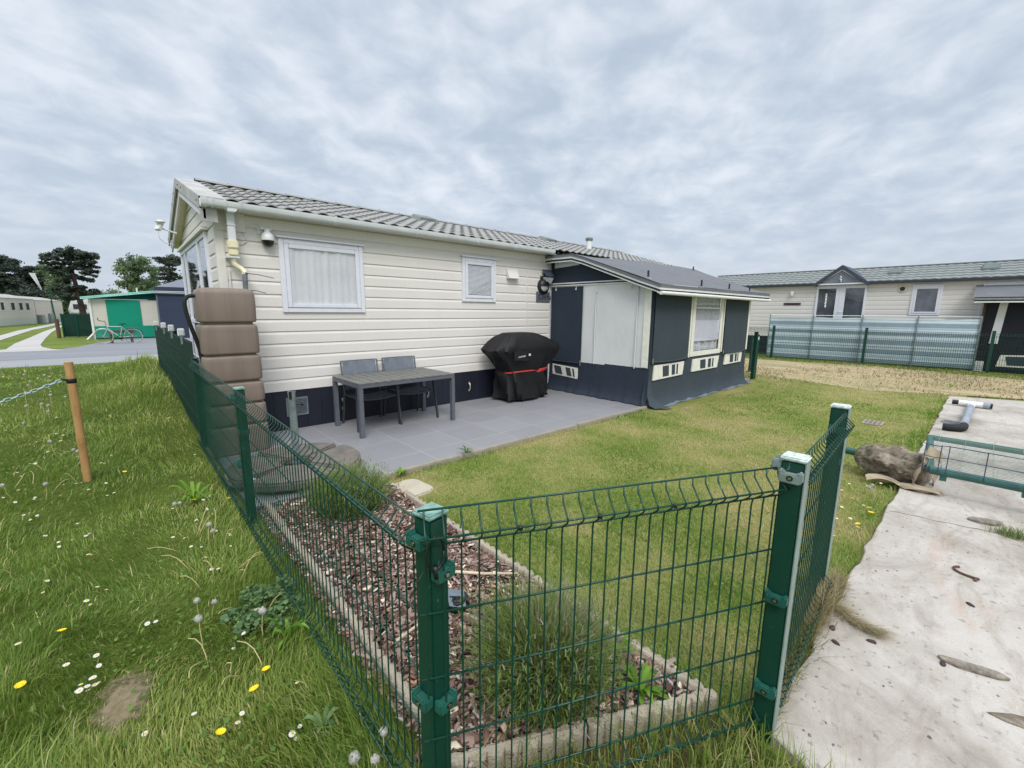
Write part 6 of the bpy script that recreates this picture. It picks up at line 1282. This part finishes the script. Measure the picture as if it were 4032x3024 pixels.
def grass_lawn():
    x, y, r = polar(420000, 1.25, 14.5, -2, 78)
    bed = (x < 1.71) & (y > 1.02-.49*(x-.7)) & (y < 3.9)
    keep = (x > 1.69) & (y > .40+.015*np.sin(x*9)) & (y < 3.78) & ~bed
    keep |= (x > 6.9) & (y >= 3.4) & (y < 3.62) & (x < 11.6)
    keep &= ~((x > 6.5) & (x < 11.2) & (y > 3.40)); keep |= (x >= 11.2) & (x < 13.3) & (y > .4) & (y < 4.6) & (rng.random(len(x)) < .8)
    keep &= ~((np.abs(x-8.34) < .17) & (np.abs(y-1.02) < .13)); keep &= ~(((x-1.79)/.24)**2+((y-3.42)/.22)**2 < 1)
    keep &= ~((x > 11.9-.4*rng.random(len(x))) & (rng.random(len(x)) < .5))
    x, y, r = x[keep], y[keep], r[keep]; n = len(x); out = np.exp(-((y-.40)/.16)**2)*(x > 1.7); kerb = np.exp(-((y-3.77)/.05)**2)+np.exp(-((x-1.72)/.04)**2)*(y < 3.4)
    pat = fbm(x, y, .75); fine = fbm(x, y, 4.5, 2)
    L = (.017+.017*fine+.05*out*rng.random(n)*(.4+pat)+.034*kerb*rng.random(n))*np.exp(rng.normal(0, .28, n))
    W = np.maximum(.0024+.0020*rng.random(n), .00105*r)
    az = rng.uniform(0, 6.28, n); lean = np.clip(.62+rng.normal(0, .22, n), .1, .95)
    dry = 1.0*(fbm(x, y, .9, 1)-.5)+.85*(fbm(x, y, 2.7, 3)-.5); t = np.clip(.47+dry*1.5+.17*rng.normal(size=n)-.30*out-.2*kerb, 0, 1); t[rng.random(n) < .05] = rng.random()*.2+.8
    o = blades('lawn_grass', np.stack([x, y, 0*x-.002], 1), L, W, az, lean, t, 'lawn'); tag(o, 'short mown lawn with dry yellow patches', 'grass', None, 'stuff')
grass_lawn()
def grass_track():
    n = 16000; x = rng.uniform(11.9, 18.3, n); y = rng.uniform(-1.5, 7.4, n); d = fbm(x, y, .5, 2); k = (rng.random(n) < np.clip((d-.38)*3.2, .04, 1)) & ~((y < .38) & (x < 12.7)); k |= (x > 17.3-.1*(y-2.5)**2*.3) & (rng.random(n) < .7); x, y = x[k], y[k]; n = len(x)
    far = (x > 17.2)*.5; t = np.clip(rng.beta(2.5, 1.8, n)-far-.35*(fbm(x, y, .7, 1)-.4), 0, 1)
    tag(blades('track_grass', np.stack([x, y, 0*x+.003], 1), .025+.06*rng.random(n), np.maximum(.012, 0*x)+.012*rng.random(n), rng.uniform(0, 6.28, n), np.clip(rng.normal(.72, .15, n), .1, .97), t, 'straw'), 'thin dry grass on the earth track before the windbreak', 'dry grass', None, 'stuff')
grass_track()
def grass_corner():
    # ragged grass between the front panel, the slab corner and the camera
    n = 14000; x, y = rng.uniform(.62, 2.05, n), rng.uniform(-.35, 1.05, n); front = .957-.475*(x-.585)
    lim = 1.03-.49*(x-.7); keep = (y < lim) & ((y < front-.03) | (rng.random(n) < .55)) & ~((x > 1.64) & (y < .37)) & (np.hypot(x, y) > .75) & (rng.random(n) > .35*((x-.6)**2 < .002)); x, y = x[keep], y[keep]; n = len(x)
    L = (.04+.10*rng.random(n))*np.exp(rng.normal(0, .3, n)); t = np.clip(.25+.4*fbm(x, y, 3)+.2*rng.normal(size=n), 0, .85); t[rng.random(n) < .12] = .95
    P = np.stack([x, y, 0*x], 1); lean = np.clip(rng.normal(.45, .22, n), .05, .9); A = rng.uniform(0, 6.28, n); W = .0032+.0025*rng.random(n)
    # tall stems against the slab
    k = 60; xx, yy = rng.uniform(1.45, 1.66, k), rng.uniform(-.1, .33, k)
    P = np.vstack([P, np.stack([xx, yy, 0*xx], 1)]); L = np.append(L, rng.uniform(.10, .24, k)); W = np.append(W, rng.uniform(.002, .0035, k)); A = np.append(A, rng.uniform(0, 6.28, k)); lean = np.append(lean, rng.uniform(.1, .4, k)); t = np.append(t, rng.uniform(.3, .95, k))
    tag(blades('corner_grass', P, L, W, A, lean, t, 'rough'), 'ragged grass below the short front panel by the slab corner', 'grass', None, 'stuff')
    # dry grass under the end-on panel
    n = 4200; x = 1.76+1.30*rng.random(n)**1.1; y = .425+.022*rng.normal(size=n); L = (.05+.15*np.exp(-((x-2.6)/.35)**2)*rng.random(n)+.09*rng.random(n)); t = np.clip(rng.beta(2.6, 2, n)-.55*np.exp(-((x-2.2)/.22)**2), 0, 1)
    tag(blades('dry_grass', np.stack([x, y, 0*x+.0], 1), L, .0024+.002*rng.random(n), rng.uniform(0, 6.28, n), np.clip(rng.normal(.42, .25, n), .03, .95), t, 'straw'), 'dry straw coloured grass along the foot of the end on panel', 'dry grass', None, 'stuff')
    # matted tail of dead grass on the slab
    n = 700; f = rng.random(n); cx = 2.74-.03*np.sin(f*3)-.07*f; cy = .40-.22*f; P = np.stack([cx+rng.normal(0, .020, n)*(1-.3*f), cy, .047+.014*rng.random(n)*(1-f)], 1)
    o = blades('dead_grass_tuft', P, rng.uniform(.04, .12, n), np.full(n, .0024), rng.normal(-1.6, .55, n), np.clip(rng.normal(.965, .02, n), .85, .99), np.clip(rng.beta(3, 2, n), 0, 1), 'straw'); tag(o, 'matted brown tail of dead grass spreading onto the slab', 'dead grass')
    n = 400; a = rng.random(n); P = np.stack([4.68+.035*rng.normal(size=n), -.31+.05*rng.normal(size=n), np.full(n, .045)], 1); tag(blades('slab_weed', P, rng.uniform(.03, .10, n), np.full(n, .003), rng.uniform(0, 6.28, n), rng.uniform(.2, .95, n), rng.uniform(.1, .9, n), 'lav'), 'small grey green weed growing from the slab crack', 'weed')
grass_corner()
def shrubs():
    def lavender(label, cx, cy, R, Hh, n, grey):
        t = thing('lavender_bush', label, 'lavender', (cx, cy, .03)); u = rng.random(n)**.5; a = rng.uniform(0, 6.28, n)
        base = np.stack([cx+u*R*.62*np.cos(a), cy+u*R*.62*np.sin(a), .03+Hh*.42*rng.random(n)*(1-.55*u)], 1); lean = np.clip(u*.72+rng.normal(0, .14, n), 0, .92)
        L = Hh*(.34+.42*rng.random(n)); g = np.exp(-((base[:, 0]-cx-R*.25)/(R*.4))**2-((base[:, 1]-cy)/(R*.5))**2)
        tint = np.clip(.12+.45*rng.random(n)+grey*.6*g*rng.random(n), 0, .9); tint[rng.random(n) < .10*grey+.03] = 1
        o = blades('foliage', base-np.array([cx, cy, .03]), L, .0042+.0030*rng.random(n), a+rng.normal(0, .5, n), lean, tint, 'lav'); o.parent = t
        # narrow leaves along the shoots
        k = n*2; i = rng.integers(0, n, k); f = rng.uniform(.25, 1, k); d = np.stack([np.cos(a[i]), np.sin(a[i]), 0*f], 1); pos = base[i]+np.array([0, 0, 1.])*(L[i]*f*np.sqrt(np.maximum(.1, 1-lean[i]**2)))[:, None]+d*(lean[i]*L[i]*f**1.5)[:, None]
        o = blades('leaves', pos-np.array([cx, cy, .03]), rng.uniform(.018, .042, k), rng.uniform(.004, .007, k), rng.uniform(0, 6.28, k), np.clip(rng.normal(.55, .2, k), .1, .95), np.clip(tint[i]+rng.normal(0, .12, k), 0, 1), 'lav'); o.parent = t
        m = MB(); r = random.Random(int(cx*100))
        for q in range(26): b = r.uniform(0, 6.28); p = Vector((cx+.03*math.cos(b), cy+.03*math.sin(b), .03)); e = Vector((cx+R*.7*r.random()*math.cos(b), cy+R*.7*r.random()*math.sin(b), .03+Hh*r.uniform(.3, .75))); m.tube([p, p.lerp(e, .5)+Vector((0, 0, .02)), e], [.006, .004, .002], 5)
        m.build('stems', simple('woody_stem', (98, 84, 74), .9) if 'woody_stem' not in bpy.data.materials else bpy.data.materials['woody_stem'], t)
    lavender('large feathery lavender behind the short front panel', 1.19, 1.10, .31, .48, 3300, 1.0)
    lavender('lavender growing between the parasol weights and the stepping stone', 1.22, 3.30, .36, .42, 2300, .4)
    def rosette(name, label, cat, cx, cy, z, R, n, mat, wid, lift, seed):
        r = random.Random(seed); m = MB()
        for k in range(n):
            a = 2*math.pi*k/n*1.618*2+r.uniform(-.2, .2); L = R*r.uniform(.55, 1.1); rows = []; w0 = wid*r.uniform(.8, 1.2); up = lift*r.uniform(.3, 1.1)
            for j in range(8):
                f = j/7; ww = w0*(math.sin(math.pi*min(1, f*.86+.08))**.8)*(1+.35*((j % 2)-.5)); x = L*f; zz = z+up*math.sin(f*2.2)*L; c, s = math.cos(a), math.sin(a)
                rows.append([Vector((cx+x*c-ww*s, cy+x*s+ww*c, zz+.25*ww)), Vector((cx+x*c, cy+x*s, zz)), Vector((cx+x*c+ww*s, cy+x*s-ww*c, zz+.25*ww))])
            m.loft(rows, caps=False, closed=False)
        o = m.build(name, mat, None, (cx, cy, z), smooth=True, fix=False); at = o.data.attributes.new('tint', 'FLOAT', 'POINT'); at.data.foreach_set('value', np.repeat(rng.random(n), 24)[:len(o.data.vertices)].astype(np.float32)); return tag(o, label, cat, None)
    rosette('dandelion_plant', 'bright green dandelion rosette in the front right corner of the bark bed', 'weed', 1.47, .80, .05, .12, 16, 'weedbright', .011, .8, 1)
    rosette('dandelion_plant', 'dandelion leaves against the scalloped border beside the lavender', 'weed', 1.58, .98, .06, .09, 11, 'weedbright', .010, .8, 2)
    rosette('weed_plant', 'pointed bright green weed outside the long panel', 'weed', .45, 2.13, .02, .11, 16, 'weedbright', .008, 1.2, 3)
    rosette('weed_plant', 'long leaved weed with arching leaves between two dandelion clocks', 'weed', .30, 4.35, .02, .22, 12, 'weedbright', .012, .9, 4)
    rosette('weed_plant', 'small dark weed outside the fence nearest the corner post', 'weed', .42, 1.55, .02, .07, 12, 'weed', .009, .8, 5)
    rosette('kerb_weed', 'small weed growing on the patio kerb above the lawn', 'weed', 2.75, 3.80, .05, .11, 12, 'weed', .008, .8, 6)
    rosette('kerb_weed', 'small leafy weed at the corner of the patio beside the stepping stone', 'weed', 1.90, 3.74, .03, .10, 11, 'weedbright', .012, .8, 7)
    # bluish mound of rounded leaves against the long panel
    n = 1150; cs = np.array([(.43, 2.45, .11, .13), (.34, 2.36, .08, .08), (.50, 2.34, .09, .10), (.40, 2.60, .08, .09), (.28, 2.50, .06, .05), (.52, 2.55, .08, .12), (.44, 2.25, .06, .06)]); ci = cs[rng.integers(0, 7, n)]
    a = rng.uniform(0, 6.28, n); u = rng.random(n)**.6; P = np.stack([ci[:, 0]+ci[:, 2]*u*np.cos(a), ci[:, 1]+ci[:, 2]*u*np.sin(a), ci[:, 3]*(1-.7*u**2)*(.35+.65*rng.random(n))+.02], 1); s = rng.uniform(.005, .014, n)
    nv = rng.normal(size=(n, 3))*.5+np.array([0, 0, 1]); nv /= np.linalg.norm(nv, axis=1)[:, None]; q = np.cross(nv, rng.normal(size=(n, 3))); q /= np.linalg.norm(q, axis=1)[:, None]; w_ = np.cross(nv, q)
    V = np.stack([P+s[:, None]*(q*math.cos(t)+w_*math.sin(t))*(1 if k % 2 else .78) for k, t in enumerate([j*math.pi/4 for j in range(8)])], 1).reshape(-1, 3)
    b = np.arange(n)[:, None]*8; Q = np.concatenate([b+np.array([[0, 1, 2, 7]]), b+np.array([[2, 3, 6, 7]]), b+np.array([[3, 4, 5, 6]])])
    tag(npmesh('leafy_weed', V-np.array([.43, 2.42, 0]), Q, None, np.repeat(np.clip(rng.random(n)*.8, 0, 1), 8), 'weed'), 'bluish green mound of small rounded leaves pushing through the long panel', 'weed').location = (.43, 2.42, 0)
shrubs()
def flowers():
    r = random.Random(21)
    gz = lambda x, y: float(mound(np.array([x]), np.array([y]))[0])
    def flower_mesh(name, petals, R, mp, mc, h, mstem='greenstalk', stem_r=.0012, cup=.15, wide=.42):
        m = MB()
        for k in range(petals):
            a = 2*math.pi*k/petals; c, s = math.cos(a), math.sin(a); w_ = R*wide*.5
            m.add([(R*.18*c-w_*.4*s, R*.18*s+w_*.4*c, h), (R*.7*c-w_*s, R*.7*s+w_*c, h+R*cup*.6), (R*c, R*s, h+R*cup), (R*.7*c+w_*s, R*.7*s-w_*c, h+R*cup*.6), (R*.18*c+w_*.4*s, R*.18*s-w_*.4*c, h)], [(0, 4, 3, 2, 1)], 0)
        m.lathe((0, 0, h), [(R*.30, -.001), (R*.30, .002), (R*.15, .0045)], 8, 1); m.tube([(0, 0, 0), (.004, .002, h*.5), (0, 0, h)], stem_r, 4, 2)
        o = m.build(name, [mp, mc, mstem], fix=False); return o
    d = flower_mesh('daisy', 12, .0115, 'petal', 'yolk', .055); d2 = flower_mesh('daisy', 11, .0105, 'petal', 'yolk', .035)
    pts = [(-.31, 2.4), (-.25, 2.43), (-.25, 2.38), (-.28, 2.35), (-.3, 2.44), (-.24, 2.5), (-.25, 2.58), (-.35, 2.58), (-.29, 3.12), (-.31, 3.08), (-.24, 3.22), (-.28, 3.24), (-.49, 3.43), (-.5, 3.51), (-.1, 1.97), (-.06, 2.67), (-.03, 2.68), (-.52, 2.86), (-.57, 4.3), (-.48, 4.14), (-.42, 4.08), (-.48, 4.04), (-.32, 3.77), (-.3, 3.7), (-.35, 4.13), (-.32, 4.11), (-.27, 2.37), (-.26, 2.40), (-.24, 2.41), (-.29, 2.37),
           (-.92, 5.46), (-.71, 5.28), (-.71, 5.24), (-.82, 5.19), (-.65, 4.83), (-.72, 4.82), (-.69, 4.74), (-.67, 4.7), (-.41, 4.46), (-.83, 5.52), (-.55, 5.18), (-.38, 5.21), (-.43, 5.41), (-.46, 5.31), (-.54, 5.46), (-.27, 5.21), (-.25, 4.9), (-.19, 4.9), (-.77, 5.42), (-.92, 6.13), (-.88, 6.11), (-.56, 6.02), (-.44, 6.04), (-.3, 5.97), (-.28, 6.01), (-.8, 6.38), (-.95, 6.4), (-.75, 6.79), (-.25, 6.33), (-.67, 7.59), (.45, 5.73), (.45, 5.25), (.33, 4.95), (.49, 6.89), (.37, 7.6)]
    pts += [(.42-abs(r.gauss(0, .18)), r.uniform(3.0, 4.3)) for _ in range(18)] + [(r.uniform(.0, .4), r.uniform(1.3, 2.6)) for _ in range(12)] + [(-.1*y-r.uniform(-.3, .7), y) for y in [r.uniform(7, 15) for _ in range(44)]]
    lab = 'small white daisy among the meadow grass left of the fence'; dn = []
    for i, (x, y) in enumerate(pts):
        src = d if i % 2 else d2; o = src if i < 2 else src.copy()
        if i >= 2: COL.objects.link(o)
        k = 1 if y < 5 else 1+.10*(y-5); o.location = (x, y, gz(x, y)+r.uniform(-.006, .02)); o.rotation_euler = (r.uniform(-.4, .15), r.uniform(-.35, .35), r.uniform(0, 6)); o.scale = (k*r.uniform(.85, 1.25),)*3; tag(o, lab, 'daisy', 'daisies in the meadow')
    for i, (x, y) in enumerate([(4.7, .72), (4.62, .60), (4.3, .66), (4.55, .62), (4.95, .70), (4.0, .62), (4.1, .56), (3.95, .50), (3.6, .58), (3.65, .55), (3.62, .60), (5.0, .60), (5.2, .52), (4.45, .52), (11.9, .45), (11.95, .40), (12.0, .5)]):
        o = d.copy(); COL.objects.link(o); o.location = (x, y, 0); o.scale = (1.15+.12*max(0, x-6),)*3; o.rotation_euler = (r.uniform(-.3, .3), r.uniform(-.4, .1), r.uniform(0, 6)); tag(o, 'small white daisy in the grass along the concrete slab', 'daisy', 'daisies along the slab')
    yl = flower_mesh('dandelion_flower', 16, .019, 'yolk', 'yolk', .06, wide=.5, cup=.35); first = True
    spots = [(-.39, 2.88, 'the open meadow, biggest one far left'), (-.48, 2.57, 'the meadow nearest the left edge'), (.1, 1.76, 'the meadow nearest the bottom'), (.28, 4.31, 'the meadow right of two white seed heads'), (.51, 4.13, 'the foot of the mesh fence'), (-.14, 5.5, 'the meadow beside the bamboo post'), (.32, 1.96, 'the grass above the lowest flower'), (.26, 1.87, 'the grass below another yellow flower'), (4.42, .47, 'the slab edge farthest from us'), (4.30, .45, 'the slab edge just nearer than its neighbour'), (4.02, .47, 'the slab edge nearest us')]
    for x, y, nm in spots:
        o = yl if first else yl.copy()
        if not first: COL.objects.link(o)
        first = False; o.location = (x, y, 0); o.rotation_euler = (r.uniform(-.35, .1), r.uniform(-.4, .2), r.uniform(0, 6)); o.scale = (r.uniform(.9, 1.2),)*3; tag(o, 'yellow dandelion flower in '+nm, 'dandelion', 'yellow dandelion flowers')
    # seed clocks: stem > fluffy head
    c = local('dandelion_clock', '', 'dandelion clock', (0, 0, 0), 0, 'dandelion seed heads'); m = MB(); m.tube([(0, 0, 0), (.008, .004, .07), (.004, .0, .145)], .0021, 5); m.lathe((.004, 0, .143), [(.002, 0), (.005, .004), (.002, .009)], 6); m.build('stalk', 'stalk', c)
    n = 230; v = rng.normal(size=(n, 3)); v /= np.linalg.norm(v, axis=1)[:, None]; ctr = np.array([.004, 0, .151]); e = ctr+v*rng.uniform(.012, .0185, n)[:, None]; q = np.cross(v, rng.normal(size=(n, 3))); q /= np.linalg.norm(q, axis=1)[:, None]; p2 = np.cross(v, q)
    V = np.stack([e+q*.0055, e+p2*.0012, e-q*.0055, e-p2*.0012, e+p2*.0055, e+q*.0012, e-p2*.0055, e-q*.0012, ctr+v*.003+q*.0003, ctr+v*.003-q*.0003, e-q*.0003, e+q*.0003], 1).reshape(-1, 3)
    hd = npmesh('seed_head', V, np.arange(n*12).reshape(-1, 4), None, None, 'clock'); hd.parent = c
    cl = [(.19, 4.1), (.21, 4.15), (.29, 3.51), (.32, 3.45), (-.7, 6.84), (-.51, 6.49), (-.49, 6.34), (-.65, 5.3), (-.87, 5.53), (-1.33, 13.3), (-1.24, 12.7), (-1.44, 12.2), (-1.29, 11.0), (-1.35, 10.9), (-1.01, 9.5), (-.96, 9.3), (-1.19, 9.5), (-1.39, 15.1), (-2.16, 15.2), (.15, 2.64), (.19, 2.59), (.36, 2.25), (.45, 1.25), (.54, 1.27), (.5, 1.19), (.13, 2.38), (-1.1, 8.3), (-.9, 8.9), (-1.5, 12.9), (-1.7, 14.1), (-1.0, 10.3), (-1.2, 11.7), (4.75, .56), (4.9, .50)]
    for i, (x, y) in enumerate(cl):
        o = c if i == 0 else copy_tree(c); k = 1 if y < 5 else 1+.06*(y-5); o.location = (x, y, gz(x, y)-.01); o.rotation_euler = (r.uniform(-.2, .2), r.uniform(-.25, .25), r.uniform(0, 6)); o.scale = (k*r.uniform(.8, 1.1),)*3
        o['label'] = 'white dandelion seed head beside the uprooted post on the slab' if x > 3 else ('white dandelion seed head in the meadow far behind the bamboo post' if y > 8 else ('white dandelion seed head in the meadow around the bamboo post' if y > 5 else ('white dandelion seed head close beside the corner post' if y < 1.5 else 'white dandelion seed head along the long mesh panel')))
        if x > 3: o['group'] = 'dandelion seed heads by the slab'
        elif y > 8: o['group'] = 'dandelion seed heads far in the meadow'
        elif y > 5: o['group'] = 'dandelion seed heads near the bamboo post'
        elif y < 1.5: o['group'] = 'dandelion seed heads by the corner post'
        else: o['group'] = 'dandelion seed heads along the panel'
    # bare pale stalks
    for i in range(30):
        if i < 20: x, y = r.uniform(.10, .42), r.uniform(1.9, 3.7)
        else: x, y = r.uniform(-.95, -.35), r.uniform(5.2, 6.9)
        a = r.uniform(0, 6.28); L = r.uniform(.12, .26); c_, s_ = math.cos(a), math.sin(a); h = r.uniform(.3, .95); m = MB()
        m.tube([(L*f*(1-h*.6)*c_+.02*math.sin(f*3)*s_, L*f*(1-h*.6)*s_, L*h*math.sin(f*1.7)) for f in (0, .25, .5, .75, 1)], [.0028, .0027, .0025, .0022, .002], 5); o = m.build('dandelion_stalk', 'stalk', fix=False, smooth=True); o.location = (x, y, .01)
        tag(o, 'bare pale dandelion stalk bending over the grass '+('beside the long mesh panel' if i < 20 else 'around the bamboo post'), 'stalk', 'bare dandelion stalks '+('by the panel' if i < 20 else 'by the bamboo post'))
flowers()
